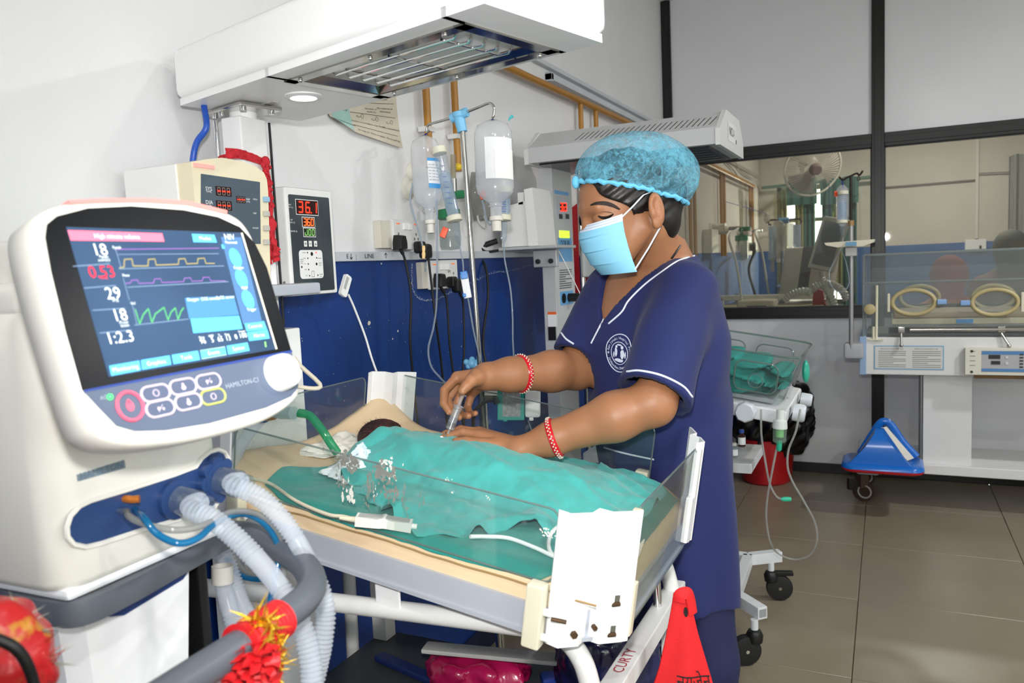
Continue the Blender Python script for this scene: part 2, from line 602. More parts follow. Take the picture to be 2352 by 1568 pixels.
# ================================================================== the room
XL, YP, ZC = -1.243, 4.866, 2.85        # left wall, partition, ceiling
YB, XR, YF = -4.3, 3.4, 8.85            # wall behind the camera, right wall, far wall of the next room
wall_white = mat('painted_wall', 'E4E4E6', 0.55, var=0.05, vscale=3.0, bump=0.25, bscale=60)
wall_blue = mat('blue_gloss_paint', '10387F', 0.32, var=0.28, vscale=5.0, bump=0.12, bscale=90)
tile_m = mat('floor_tile', '867B69', 0.32, var=0.12, vscale=4.0, bump=0.03, bscale=60)
grout_m = mat('floor_grout', '4E463A', 0.8)
ceil_m = mat('ceiling_paint', 'E0E0DE', 0.7)
black_al = mat('black_aluminium', '0B0B0B', 0.34, var=0.2, vscale=8)
acp = mat('white_composite_panel', 'DCDEE1', 0.22, var=0.05, vscale=2.5, bump=0.05, bscale=14)
strip_m = mat('grey_trunking', 'C6CBD2', 0.4, var=0.08, vscale=6)
ink = mat('black_marker', '17171B', 0.6)
glass_m = clear('window_pane_glass', 'F2F4F0', 0.035, 'E8E4DC', 0.015, 1.0, 1.5)

rimw0 = mat('window_frame_white', 'E8E8E8', .4)
floor = struct(MB().wbox(XL - .1, XR, YB, YP, -0.06, -0.004).build('floor', grout_m))
tl = MB().wbox(-.2985, .2985, -.2985, .2985, -0.008, 0.0, 0.0015, 1).build('tile', tile_m, floor)
t_me = tl.data; first = True
for i in range(-3, 7):
    for j in range(-4, 9):
        cx, cy = -0.096 + 0.3 + 0.6 * i, 3.085 - 0.3 + 0.6 * (j - 4)
        if cx - .3 < XL - .3 or cy + .3 > YP + .62 or cy > YP - .0 + .3 or cx > XR: continue
        if first: o = tl; first = False
        else:
            o = tl.copy(); COL.objects.link(o)
        o.location = V(cx, cy, -0.004) - PW['floor'] if 'floor' in PW else V(cx, cy, -0.004) - Vector(floor.location)

wl = struct(MB().wbox(XL - .15, XL, YB, YF, -.06, ZC).build('wall_left', wall_white))
dado = MB().wbox(XL - .002, XL + .004, YB, YP - .01, 0.0, 1.329).build('dado_panel', wall_blue, wl)
dado2 = MB().wbox(XL - .002, XL + .004, YP + .05, YF, 0.0, 1.329).build('dado_panel', mat('next_room_dado', '2F5A94', .75, var=.15, vscale=4), wl)
bb = struct(MB().wbox(XL + .004, XL + .014, YB, YP - .01, 0.0, .09, .002).build('baseboard_left', mat('skirting', '101C3A', .4)))
t1 = struct(MB().wbox(XL, XL + .016, YB, 2.86, 1.329, 1.353, .002).build('trim_1', strip_m))
lf = Fr((XL + .0165, 0, 0), (0, 1, 0), (0, 0, 1))
pr = Print()
for s_, y_ in (('LINE', 1.70), ('UP', 1.79)):
    if s_ == 'LINE': pr.t(s_, lf, 1.71, 1.341, .016, sx=1.3)
pr.line(lf, [(1.785, 1.335), (1.785, 1.348)], .0018); pr.line(lf, [(1.779, 1.344), (1.785, 1.349), (1.791, 1.344)], .0018)
pr.t('E', lf, 1.617, 1.341, .016)
pr.line(lf, [(1.632, 1.335), (1.632, 1.348)], .0018); pr.line(lf, [(1.627, 1.339), (1.632, 1.334), (1.637, 1.339)], .0018)
pr.line(lf, [(1.653, 1.345), (1.653, 1.340)], .0012); pr.line(lf, [(1.653, 1.337), (1.653, 1.333)], .0012)
pr.build('lettering', ink, t1)
ceilg = struct(MB().wbox(XL - .15, XR + .15, YB, YF, ZC, ZC + .1).build('ceiling', ceil_m))
wr_ = thing('wall_right', (XR, 1, 0), None, None, kind='structure')
for (y0_, y1_, z0_, z1_) in ((YB, -3.2, -.06, ZC), (1.4, YF, -.06, ZC), (-3.2, 1.4, -.06, .95), (-3.2, 1.4, 2.45, ZC)):
    MB().wbox(XR, XR + .15, y0_, y1_, z0_, z1_).build('wall_section', wall_white, wr_)
fill_wn = thing('window_6', (XR + .07, -.9, 1.7), None, None, kind='structure')      # unseen window added in the right wall for soft, even fill
for k in range(5):
    MB().wbox(XR + .03, XR + .09, -3.2 + k * 1.14, -3.2 + k * 1.14 + .04, .95, 2.45, .004).build('frame_bar', rimw0, fill_wn)
MB().wbox(XR + .055, XR + .06, -3.2, 1.4, .95, 2.45).build('pane', glass_m, fill_wn)
add_light('side_fill_light', 'AREA', (XR + .25, -.9, 1.7), FILL_E, (1.0, .985, .97), 1.5, (-1, 0, -.05), 4.6)  # soft fill lamp outside the added window
struct(MB().wbox(XL - .15, XR + .15, YB - .15, YB, -.06, ZC).build('wall_front', wall_white))
# ---- partition: black aluminium frame, white panels, two panes
pw = tag(thing('wall_back', (1.0, YP, 0), None, None), kind='structure')
def frame_bar(name, x0, x1, z0, z1, rib=True):
    mb = MB().wbox(x0, x1, YP, YP + .05, z0, z1, .002, 1)
    if rib:
        wx, wz = (x1 - x0), (z1 - z0)
        if wx < wz: mb.wbox(x0 + wx * .24, x1 - wx * .24, YP - .006, YP + .01, z0, z1, .001, 1)
        else: mb.wbox(x0, x1, YP - .006, YP + .01, z0 + wz * .24, z1 - wz * .3, .001, 1)
    return mb.build(name, black_al, pw)
posts = [(-1.243, -1.187), (-.079, -.013), (1.15, 1.215), (2.32, 2.385), (3.34, 3.4)]
for a, b in posts: frame_bar('post', a, b, 0, ZC)
bays = [(posts[i][1], posts[i + 1][0]) for i in range(4)]
for a, b in bays:
    frame_bar('base_rail', a, b, 0, .057, False)
    frame_bar('sill_rail', a, b, .916, .983, True)
    frame_bar('transom', a, b, 1.862, 1.937, True)
    MB().wbox(a, b, YP + .018, YP + .03, .057, .916).build('panel', acp, pw)
    MB().wbox(a, b, YP + .018, YP + .03, 1.937, ZC).build('panel', acp, pw)
for k, (a, b) in enumerate(bays):
    wn = thing('window_%d' % (k + 1), ((a + b) / 2, YP + .024, 1.42), None, None, kind='structure')
    MB().wbox(a, b, YP + .022, YP + .027, .983, 1.862).build('pane', glass_m, wn)
    g = MB()
    for (x0, x1, z0, z1) in ((a, b, .983, .989), (a, b, 1.856, 1.862), (a, a + .006, .983, 1.862), (b - .006, b, .983, 1.862)):
        g.wbox(x0, x1, YP + .016, YP + .022, z0, z1)
    g.build('gasket', mat('grey_gasket', '4A4A4C', .6), wn)
# ---- round ceiling lamps: two in a row over this room (their reflections show in the glass), one unseen at the right, one next door, one added to brighten the partition side
lampm = mat('lamp_diffuser', 'FFFFFF', .5, emit='FFFFFF', estr=14)
rimw = mat('lamp_rim', 'F0F0F0', .4)
for i, (x, y, e) in enumerate([(.476, -.13, LAMP_E * .55), (.666, -3.2, LAMP_E), (2.3, 1.0, LAMP_E * 1.2), (.4, 7.2, NEXT_E), (1.75, 3.1, LAMP_E * 1.5)]):
    lp = thing('ceiling_lamp', (x, y, ZC), 'round white ceiling lamp above the ' + ['foot of the infant bed', 'wall behind the camera', 'right side of the room', 'next room beyond the glass', 'floor before the incubator'][i], 'lamp', 'round ceiling lamps')
    MB().cyl((x, y, ZC - .02), (x, y, ZC), .095, n=28).build('rim', rimw, lp)
    MB().cyl((x, y, ZC - .024), (x, y, ZC - .0195), .08, n=28).build('diffuser', lampm, lp)
    add_light('ceiling_lamp_light', 'AREA', (x, y, ZC - .03), e, (1, .985, .96) if i != 3 else (1, .955, .89), .16, (0, 0, -1))
# ---- wall damage, pipes, trunking
pipe_m = mat('ochre_painted_pipe', 'A8731F', .35, var=.25, vscale=9, col2='3A2C1E', cthr=(.22, .34))
clamp_m = mat('pipe_clip', 'D8D8D8', .4)
gp = thing('gas_pipe', (XL + .03, 3.3, 1.99), 'ochre painted gas pipe with vertical drops running along the left wall', 'pipe')
MB().cyl((XL + .035, 1.5, 1.985), (XL + .035, 4.76, 2.015), .014).build('main_pipe', pipe_m, gp)
for (y_, z0) in ((2.02, 1.58), (2.19, 1.60), (3.32, 1.35), (3.52, 1.35)):
    MB().cyl((XL + .03, y_, z0), (XL + .03, y_, 1.985 + (y_ - 1.5) * .009), .011).build('drop_pipe', pipe_m, gp)
    MB().wbox(XL + .006, XL + .044, y_ - .018, y_ + .018, 1.70, 1.715, .002).build('clip', clamp_m, gp)
tr = thing('cable_trunking', (XL + .02, 3.3, 2.08), 'long grey cable trunking fixed along the left wall above the pipe', 'trunking')
MB().wbox(XL, XL + .022, 1.2, 4.75, 2.083, 2.101, .002).build('upper_channel', strip_m, tr)
MB().wbox(XL, XL + .03, 3.0, 4.75, 2.035, 2.062, .002).build('lower_channel', strip_m, tr)
MB().wbox(XL, XL + .03, 3.0, 3.02, 2.03, 2.066, .002).build('end_cap', strip_m, tr)
one(MB().wbox(XL, XL + .03, .845, .885, 1.9, ZC, .002), 'conduit', mat('white_conduit', 'E6E6E6', .5), 'white vertical conduit on the wall at the upper left', 'conduit')
# thin white plaster chips and scratches on the dado
chip = mat('plaster_chip', 'D9CFC4', .8)
mb = MB()
random.seed(3)
def blob2(fr, a, b, s, seed):
    rr = random.Random(seed); n = 9
    return [fr.p(a + s * (.6 + .5 * rr.random()) * math.cos(6.283 * i / n), b + s * (.6 + .5 * rr.random()) * math.sin(6.283 * i / n), 0) for i in range(n)]
df = Fr((XL + .0046, 0, 0), (0, 1, 0), (0, 0, 1))
for (u, v, s) in ((848, 742, .007), (914, 760, .004), (902, 778, .003), (876, 605, .003), (1060, 795, .003), (945, 650, .002)):
    p = HX(u, v, XL + .0046)
    mb.add(blob2(df, p.y, p.z, s, u), [tuple(range(9))])
for i in range(170):
    y_, z_ = random.uniform(.7, 2.8), random.uniform(.75, 1.31)
    s = random.uniform(.0006, .0017)
    mb.add(blob2(df, y_, z_, s, i), [tuple(range(9))])
tag(mb.build('paint_chip', chip, dado, smooth=False), kind='stuff')
# the scraped white line that loops across the dado
cp = [HX(u, v, XL + .0046) for u, v in ((946, 608), (946, 640), (950, 668), (962, 684), (985, 689), (1010, 684), (1040, 668), (1075, 652), (1100, 640), (1130, 626), (1165, 622), (1200, 615), (1238, 601))]
mb = MB(); rr = random.Random(5)
for p in spline(cp, 14):
    for q in range(2):
        mb.add(blob2(df, p.y + rr.uniform(-.003, .003), p.z + rr.uniform(-.003, .003), rr.uniform(.0008, .0024), rr.random()), [tuple(range(9))])
tag(mb.build('scratch', mat('scraped_plaster', 'A9B4C8', .8), dado, smooth=False), kind='stuff')
# ================================================================== infant radiant warmer (bed, stand, column, hood, controller)
pc_white = mat('white_powder_coat', 'EDEDEE', .32, var=.03, vscale=6)
pc_grey = mat('grey_powder_coat', 'AEB3BD', .35, var=.06, vscale=7)
cream = mat('cream_plastic', 'DAD5BE', .4, var=.06, vscale=12)
steel = mat('stainless_steel', 'C4C2BC', .18, 1.0)
chrome = mat('chrome', 'DADADA', .06, 1.0)
mirror_st = mat('polished_reflector', 'B9B6B0', .10, 1.0, var=.25, vscale=7)
rust = mat('rusty_bolt', '5E4630', .6, .5, var=.4, vscale=90)
black_pl = mat('black_plastic', '0D0D0E', .42)
black_rub = mat('black_rubber', '121213', .6)
darkgrey = mat('dark_grey_steel', '3A3E42', .45, var=.15, vscale=5)
acryl = clear('scratched_acrylic', 'F8FBFA', .025, 'D8E2E6', .02, 1.0, 1.49, spots=.16, sscale=45)
acryl_edge = clear('acrylic_edge', 'C9D6D4', .35, 'B8C4C4', .1, 1.0, 1.49)
TH = R_(8.7)
BF = Fr((-1.09, .985, .952), (math.cos(TH), 0, -math.sin(TH)), (0, 1, 0), (math.sin(TH), 0, math.cos(TH)))
BL, BW = .757, .56
WARM = thing('infant_warmer', (-.72, 1.27, 0), 'white open infant warmer bed with clear side panels and overhead heater hood', 'infant warmer')
# tray with chamfered corners
def chamf(a0, a1, b0, b1, c): return [(a0 + c, b0), (a1 - c, b0), (a1, b0 + c), (a1, b1 - c), (a1 - c, b1), (a0 + c, b1), (a0, b1 - c), (a0, b0 + c)]
MB().prism(chamf(0, BL, 0, BW, .07), BF, -.082, -.040).build('bed_tray', pc_grey, WARM, angle=20)
MB().prism(chamf(-.004, BL + .004, -.004, BW + .004, .07), BF, -.086, -.080).build('tray_lip', pc_grey, WARM, angle=20)
# mattress: beige vinyl with seam, corners riding up at the head end
def nz(x, y, s=1.0, z=0.0): return mnoise.noise(Vector((x * s, y * s, z)))
def mat_top(a, b):
    h = .004 * nz(a, b, 9) + .002 * nz(a, b, 25, 3)
    h += .045 * math.exp(-(((a - .0) / .07) ** 2 + ((b - .555) / .10) ** 2))
    h += .020 * math.exp(-((a / .05) ** 2)) * (.6 + .4 * math.sin(b * 17))
    h += .012 * math.exp(-(((a - .05) / .08) ** 2 + ((b - .05) / .08) ** 2))
    return h
vinyl = mat('beige_vinyl', 'E8CCA6', .5, var=.10, vscale=6, bump=.05, bscale=150)
def mring(k, t):
    return None
mb = MB()
def m_edge(u, v):
    a = -.022 + u * (BL + .016); b = .006 + v * (BW - .012)
    return a, b
NU, NV = 60, 44
def mfn(u, v):
    a, b = m_edge(u, v)
    cc = .085                       # chamfered corners at the foot and near head end
    for (sa, a_lim) in ((1, BL - .006), (-1, -.022)):
        for (sb, b_lim) in ((1, BW - .006), (-1, .006)):
            if sa < 0 and sb > 0: continue
            ex = cc - (a_lim - a) * sa - (b_lim - b) * sb
            if ex > 0: a -= sa * ex / 2; b -= sb * ex / 2
    e = min(u * (BL + .016), (1 - u) * (BL + .016), v * BW, (1 - v) * BW)
    drop = -.012 * max(0, 1 - e / .018) ** 2
    return BF.p(a, b, mat_top(a, b) + drop)
mb.grid(mfn, NU, NV, .034, BF.z)
mattress = mb.build('mattress', vinyl, WARM, angle=60)
sp = []
for i in range(81):
    a = i / 80 * (BL - .02); sp.append(BF.p(a, .0035, -.016 + mat_top(a, 0) * .8))
MB().tube(sp, .0016, 5).build('seam', mat('vinyl_seam', 'A08358', .6), mattress)
# clear panels
def rounded(a0, a1, c0, c1, r, n=5, corners=(1, 1, 1, 1)):
    out = []
    for (ca, cc, t0, on) in ((a1 - r, c1 - r, 0, corners[0]), (a0 + r, c1 - r, 90, corners[1]), (a0 + r, c0 + r, 180, corners[2]), (a1 - r, c0 + r, 270, corners[3])):
        if on:
            for i in range(n + 1):
                t = R_(t0 + 90 * i / n); out.append((ca + r * math.cos(t), cc + r * math.sin(t)))
        else:
            out.append((ca + r * (1 if t0 in (0, 270) else -1), cc + r * (1 if t0 in (0, 90) else -1)))
    return out
def panel(fr, w0, w1, c0, c1, name='side_panel'):
    poly = rounded(w0, w1, c0, c1, .018)
    p = MB().prism(poly, fr, -.0025, .0025).build(name, acryl, WARM, angle=20)
    rim = [fr.p(a, b, 0) for a, b in poly]
    MB().tube(rim, .0017, 5, closed=True).build('edge', acryl_edge, p)
    return p
front = panel(Fr(BF.p(0, .0, 0), BF.x, BF.z), .070, .672, -.002, .108)
panel(Fr(BF.p(0, BW, 0), BF.x, BF.z), .022, .655, -.03, .110)
panel(Fr(BF.p(BL + .003, 0, 0), BF.y, BF.z), .082, .468, -.088, .108, 'end_panel')
panel(Fr(BF.p(-.004, 0, 0), BF.y, BF.z), .075, .475, -.03, .110, 'end_panel')
# glue and tape residue on the near panel
res_g = mat('grey_tape_residue', '8E8F88', .8, var=.3, vscale=80)
res_w = mat('white_tape_residue', 'E4E2DA', .8)
pf = Fr(BF.p(0, -.0032, 0), BF.x, BF.z)
def residue(name, m, spots, seed):
    rr = random.Random(seed); mb = MB()
    for (u, v, sx, sy, n) in spots:
        q = hitp(u, v, pf.o, BF.y) - pf.o
        a, c = q.dot(BF.x), q.dot(BF.z)
        for k in range(n):
            ca, cc = a + rr.gauss(0, sx * .45), c + rr.gauss(0, sy * .45)
            s1, s2 = rr.uniform(.15, .5) * sx * .35, rr.uniform(.2, .8) * sy * .4
            m_ = 10
            mb.add([pf.p(ca + s1 * (.4 + .9 * rr.random()) * math.cos(6.283 * i / m_), cc + s2 * (.4 + .9 * rr.random()) * math.sin(6.283 * i / m_), .0002 + .00002 * len(mb.f)) for i in range(m_)], [tuple(range(m_))])
    return tag(mb.build(name, m, front, smooth=False), kind='stuff')
residue('tape_residue', res_g, [(800, 1062, .03, .018, 60), (770, 1045, .02, .01, 10), (852, 1115, .010, .032, 40), (884, 1085, .026, .018, 50), (900, 1132, .022, .018, 26), (932, 1130, .004, .03, 14), (972, 1150, .005, .02, 10), (940, 1170, .008, .012, 8), (845, 1152, .01, .01, 8), (790, 1110, .02, .012, 16)], 4)
residue('tape_residue', res_w, [(886, 1062, .02, .010, 24), (860, 1130, .008, .012, 7), (1030, 1103, .006, .007, 6), (895, 1085, .015, .018, 12), (1262, 1222, .014, .008, 20), (1298, 1228, .004, .004, 3), (1040, 1130, .006, .006, 3), (800, 1130, .02, .02, 20), (1120, 1140, .01, .006, 4)], 9)
# corrugated corner brackets
def bracket(pts, c0, c1, name='corner_bracket', th=.003):
    P = [Vector((a, b, 0)) for a, b in pts]
    nrm = Vector((-(P[-1] - P[0]).y, (P[-1] - P[0]).x, 0)).normalized() * th
    poly = [(p.x, p.y) for p in P] + [(p.x + nrm.x, p.y + nrm.y) for p in reversed(P)]
    return MB().prism(poly, BF, c0, c1).build(name, pc_white, WARM, angle=15)
def zigzag(p0, p1, amp, seq):
    p0, p1 = Vector(p0), Vector(p1); d = p1 - p0; n = Vector((-d.y, d.x)).normalized()
    return [tuple(p0 + d * t + n * amp * h) for t, h in seq]
SEQ = [(0, 0), (.10, 1), (.36, 1), (.50, .1), (.62, 1), (.90, 1), (1, .9)]
def corner(p0, p1, c0, c1, sgn=1):
    b = bracket(zigzag(p0, p1, -.016 * sgn, SEQ), c0, c1)
    return b
cb = corner((.672, -.008), (BL + .004, .078), -.088, .112)
# bolts and slots on the near right bracket
cdir = (BF.x * (BL + .004 - .672) + BF.y * .086).normalized(); cn = cdir.cross(BF.z)
if cn.y > 0: cn = -cn
cf = Fr(BF.p(.672, -.008, 0) + cn * .016, cdir, BF.z, cn)
for (a, c, r) in ((.035, -.068, .0055), (.066, -.060, .004)):
    MB().cyl(cf.p(a, c, -.002), cf.p(a, c, .005), r, n=6).build('bolt', rust, cb)
for (a, c) in ((.098, -.026), (.097, -.073)):
    MB().box(cf, a - .004, a + .004, c - .004, c + .012, -.004, .0005).build('slot', mat('slot_shadow', '5B5A50', .8), cb)
    MB().cyl(cf.p(a - .006, c - .004, -.003), cf.p(a + .001, c + .002, .006), .0035, n=8).build('pin', rust, cb)
MB().cyl(cf.p(-.002, -.042, .0), cf.p(.018, -.044, .008), .003, n=8).build('pin', rust, cb)
corner((-.004, BW - .075), (.022 + .055, BW + .008), -.05, .118, -1)
corner((BL + .004, BW - .092), (.650 + .06, BW + .008), -.08, .118, 1)
corner((.070, -.008), (-.006, .075), -.08, .112, -1)
# cream clamps that hold the panels
def clamp(a, b, c0, c1, fr=BF, wa=.014, wb=.012):
    cl = MB().box(fr, a - wa, a + wa, b - wb, b + wb, c0, c1, .004).build('panel_clamp', cream, WARM)
    for cc in (c0 + .018, (c0 + c1) / 2 + .008):
        MB().cyl(fr.p(a + wa * .9, b, cc), fr.p(a + wa + .009, b, cc), .0055, n=12).build('clamp_knob', pc_white, cl)
    return cl
clamp(.654, -.012, -.096, .0)
clamp(.090, -.012, -.096, .0)
for (a, b) in ((.640, BW), (.035, BW), (.0, .47), (-.002, .09)):
    MB().box(BF, a - .014, a + .014, b - .012, b + .012, -.05, .012, .004).build('panel_clamp', cream, WARM)
for (b0, c0, c1) in ((.452, -.075, .015), (.470, -.08, .106)):
    MB().box(BF, BL - .002, BL + .012, b0 - .006, b0 + .014, c0, c1, .003).build('panel_channel', pc_white, WARM)
MB().box(BF, BL - .004, BL + .010, .074, .086, -.088, .108, .002).build('panel_channel', cream, WARM)
MB().box(BF, BL + .004, BL + .014, .078, .094, -.088, -.005, .002).build('panel_channel', cream, WARM)
# glue smear on the foot panel
mb = MB()
ef = Fr(BF.p(BL + .0062, 0, 0), BF.y, BF.z)
q = hitp(1468, 1262, ef.o, BF.x) - ef.o
mb.add([ef.p(q.dot(BF.y) + .026 * (.75 + .25 * math.sin(3 * t)) * math.cos(t) + .006 * math.sin(t), q.dot(BF.z) + .017 * math.sin(t) * (.8 + .2 * math.cos(2 * t)), .0003) for t in [6.283 * i / 24 for i in range(24)]], [tuple(range(24))])
mb.build('glue_smear', mat('glue_smear', 'B9B6A8', .7), WARM, smooth=False)
# stand: two bent tubes, pivot brackets, cross bar, posts, lower shelf, castors
tubep = mat('white_tube', 'DDDDDB', .35, var=.05, vscale=9)
pa, pb = HZ(470, 1347, .755), HZ(1214, 1439, .755)
def side_tube(dy, z0):
    o = V(0, dy, z0)
    pts = [pa + V(-.06, -.004, -.5) + o, pa + V(-.055, 0, -.06) + o, pa + V(-.03, 0, -.012) + o, pa + o + V(.02, 0, 0), pb + o, pb + V(.05, .004, -.006) + o, pb + V(.082, .006, -.04) + o, pb + V(.098, .008, -.10) + o, pb + V(.102, .008, -.62) + o]
    pts = [pts[0]] + spline(pts[1:-1], 8) + [pts[-1]]
    return MB().tube(pts, .0155, 14).build('stand_tube', tubep, WARM)
side_tube(0, 0)
side_tube(.475, -.03)
for y_ in (1.0, 1.50):
    br = MB().wbox(-.745, -.698, y_ - .003, y_ + .003, .755, .845, .003).build('pivot_bracket', pc_white, WARM)
    MB().cyl((-.724, y_ - .003, .822), (-.724, y_ - .014, .822), .011, n=6).build('pivot_bolt', steel, br)
    MB().cyl((-.724, y_ - .003, .822), (-.724, y_ - .005, .822), .015, n=16).build('washer', steel, br)
crossb = MB().wbox(-.412, -.376, 1.02, 1.56, .60, .635, .003).build('cross_bar', tubep, WARM)
cbf = Fr((-.3755, 1.16, .617), (0, 1, 0), (0, 0, 1), (1, 0, 0))
Print().t('CURTY', Fr((-.394, 1.20, .6355), (0, 1, 0), (-1, 0, 0)), 0, 0, .026).build('lettering', mat('red_marker', 'A3283C', .6), crossb)
MB().cyl((-.398, 1.425, .60), (-.402, 1.425, .80), .0085, n=12).build('lift_rod', chrome, WARM)
MB().wbox(-1.12, -.40, 1.0, 1.53, .405, .42, .003).build('lower_shelf', darkgrey, WARM)
for (x, y) in ((-1.10, 1.0), (-1.10, 1.50), (-.39, 1.05), (-.39, 1.50)):
    MB().wbox(x - .02, x + .02, y - .02, y + .02, .085, .62, .003).build('leg', tubep, WARM)
    MB().cyl((x, y - .012, .042), (x, y + .012, .042), .042, n=20).build('castor_wheel', black_rub, WARM)
    MB().wbox(x - .012, x + .012, y - .018, y + .018, .05, .09, .002).build('castor_fork', black_pl, WARM)
# ---- column, controller, hood
colm = MB().wbox(-1.150, -1.10, 1.150, 1.220, 1.13, 1.605, .004).build('column', pc_white, WARM)
MB().wbox(-1.215, -1.125, 1.10, 1.305, .30, 1.19, .004).build('column_base', pc_white, WARM)
MB().cyl((-1.158, 1.145, 1.20), (-1.158, 1.145, 1.60), .0045, n=10).build('guide_rod', chrome, WARM)
MB().cyl((-1.096, 1.223, 1.20), (-1.096, 1.223, 1.60), .0025, n=8).build('cable_rod', black_pl, WARM)
MB().cyl((-1.125, 1.185, 1.603), (-1.125, 1.185, 1.622), .026, n=20).build('swivel_collar', pc_white, WARM)
pl = MB().box(rotfr((-1.125, 1.185, 1.6195), R_(-14.7)), -.065, .065, -.045, .045, -.004, .004, .002).build('swivel_plate', steel, WARM)
fp = rotfr((-1.125, 1.185, 1.6195), R_(-14.7))
for a, b in ((-.05, -.03), (-.02, -.034), (.05, -.03), (.05, .03)):
    MB().cyl(fp.p(a, b, -.004), fp.p(a, b, -.010), .006, n=10).build('bolt', chrome, pl)
HF = Fr((-1.171, 1.23, 1.625), (.967, -.253, 0), (.253, .967, 0), (0, 0, 1))
hb = MB()
# shell: rounded box with a window cut through the bottom plate
HA0, HA1, HB = 0.0, .785, .140
hb.box(HF, HA0, HA1, -HB, HB, .012, .105, .016, 3)
hood = hb.build('hood', mat('white_hood_enamel', 'F1F1F2', .22), WARM)
def hloc(u, v):
    q = HZ(u, v, 1.625) - HF.o
    return q.dot(HF.x), q.dot(HF.y)
ring = [hloc(637, 185), hloc(1105, 47), hloc(1268, 125), hloc(870, 222)]
ra0 = (ring[0][0] + ring[3][0]) / 2; ra1 = (ring[1][0] + ring[2][0]) / 2
rb0 = (ring[0][1] + ring[1][1]) / 2; rb1 = (ring[2][1] + ring[3][1]) / 2
plate = MB()
for (a0, a1, b0, b1) in ((HA0 + .008, ra0 + .01, -HB + .008, HB - .008), (ra1 - .01, HA1 - .008, -HB + .008, HB - .008), (ra0, ra1, -HB + .008, rb0 + .01), (ra0, ra1, rb1 - .01, HB - .008)):
    plate.box(HF, a0, a1, b0, b1, .001, .014)
plate.build('base_plate', pc_white, hood)
# polished rim and reflector tunnel
rim = MB()
w_ = .022
for (a0, a1, b0, b1) in ((ra0, ra1, rb0, rb0 + w_), (ra0, ra1, rb1 - w_, rb1), (ra0, ra0 + w_, rb0, rb1), (ra1 - w_, ra1, rb0, rb1)):
    rim.box(HF, a0, a1, b0, b1, -.002, .002)
rimo = rim.build('heater_rim', mirror_st, hood)
sl = MB()
o4 = [(ra0 + w_, rb0 + w_), (ra1 - w_, rb0 + w_), (ra1 - w_, rb1 - w_), (ra0 + w_, rb1 - w_)]
i4 = [(ra0 + .06, rb0 + .055), (ra1 - .05, rb0 + .055), (ra1 - .05, rb1 - .05), (ra0 + .06, rb1 - .05)]
vs = [HF.p(a, b, .0) for a, b in o4] + [HF.p(a, b, .060) for a, b in i4]
sl.add(vs, [(0, 1, 5, 4), (1, 2, 6, 5), (2, 3, 7, 6), (3, 0, 4, 7), (4, 5, 6, 7)])
sl.build('reflector', mirror_st, hood, smooth=False)
# hollow the shell above the reflector so the tunnel is open: cut with a boolean-free trick (shell bottom starts above)
MB().cyl(HF.p(ra0 + .09, (rb0 + rb1) / 2, .035), HF.p(ra1 - .08, (rb0 + rb1) / 2, .035), .009, n=12).build('heater_rod', mat('quartz_heater', '8A8272', .25, .3), hood)
for k in range(5):
    b = rb0 + .045 + (rb1 - rb0 - .09) * k / 4
    pts = [HF.p(ra0 + .075, b, .03), HF.p(ra0 + .075, b, .008), HF.p(ra0 + .082, b, .002), HF.p(ra1 - .065, b, .002), HF.p(ra1 - .058, b, .008), HF.p(ra1 - .058, b, .03)]
    MB().tube(pts, .0024, 8).build('guard_wire', chrome, hood)
for a in (ra0 + .115, (ra0 + ra1) / 2 + .01, ra1 - .085):
    MB().tube([HF.p(a, rb0 + .04, .004), HF.p(a, rb1 - .04, .004)], .0024, 8).build('guard_wire', chrome, hood)
for (a, b) in ((ra0 + .03, rb0 + .011), ((ra0 + ra1) / 2, rb0 + .011), (ra1 - .05, rb0 + .011), (ra1 - .03, rb1 - .011), ((ra0 + ra1) / 2, rb1 - .011), (ra0 + .05, rb1 - .011)):
    MB().ball(HF.p(a, b, -.003), .0042, 10).build('screw', chrome, hood)
la, lb = hloc(697, 221)
ez = -HF.z
MB().lathe([(.034, .0), (.034, .003), (.026, .006)], HF.p(la, lb, .002), ez, 32).build('lamp_bezel', pc_white, hood)
MB().lathe([(.024, .0), (.024, .0065), (.020, .007)], HF.p(la, lb, .002), ez, 28).build('lamp_lens', mat('lit_lens', 'FFFFFF', .3, emit='F4F6FF', estr=1.6), hood)
sa, sb = hloc(612, 240)
MB().box(HF, sa - .025, sa + .03, sb - .006, sb + .006, -.0005, .002).build('rating_sticker', mat('sticker_silver', 'C6C4BC', .4, var=.5, vscale=220), hood)
# small sticker and mark on the hood's end face
hef = Fr(HF.p(HA1 + .0004, 0, .05), HF.y, HF.z, HF.x)
Print().r(hef, -.02, .012, -.004, .012).build('end_sticker', mat('sticker_blue_pink', '9FCBE6', .5, col2='E7B6BE', vscale=60), hood)
Print().t('1', hef, .02, .004, .03).build('lettering', ink, hood)
# ---- controller box
CX = -1.115
ctl = thing('temperature_controller', (CX - .04, 1.36, 1.26), 'white temperature controller box with red 36.1 readout on a dark panel', 'controller')
CFt = Fr(V(CX, 0, 0), (0, 1, 0), (0, 0, 1), (1, 0, 0))
c4 = [HX(u, v, CX) for u, v in ((652, 440), (760, 426), (779, 675), (671, 678))]
y0, y1 = (c4[0].y + c4[3].y) / 2, (c4[1].y + c4[2].y) / 2
z0, z1 = (c4[2].z + c4[3].z) / 2, (c4[0].z + c4[1].z) / 2
MB().box(CFt, y0, y1, z0, z1, -.075, 0, .006).build('case', mat('controller_case', 'E6E6E4', .4, var=.04), ctl)
py0, py1, pz0, pz1 = y0 + .010, y1 - .014, z0 + .008, z1 - .016
ctl_p = MB().prism(rounded(py0, py1, pz0, pz1, .004), CFt, 0, .0015).build('front_panel', mat('dark_panel', '30383F', .35, col2='3D454B', vscale=12), ctl)
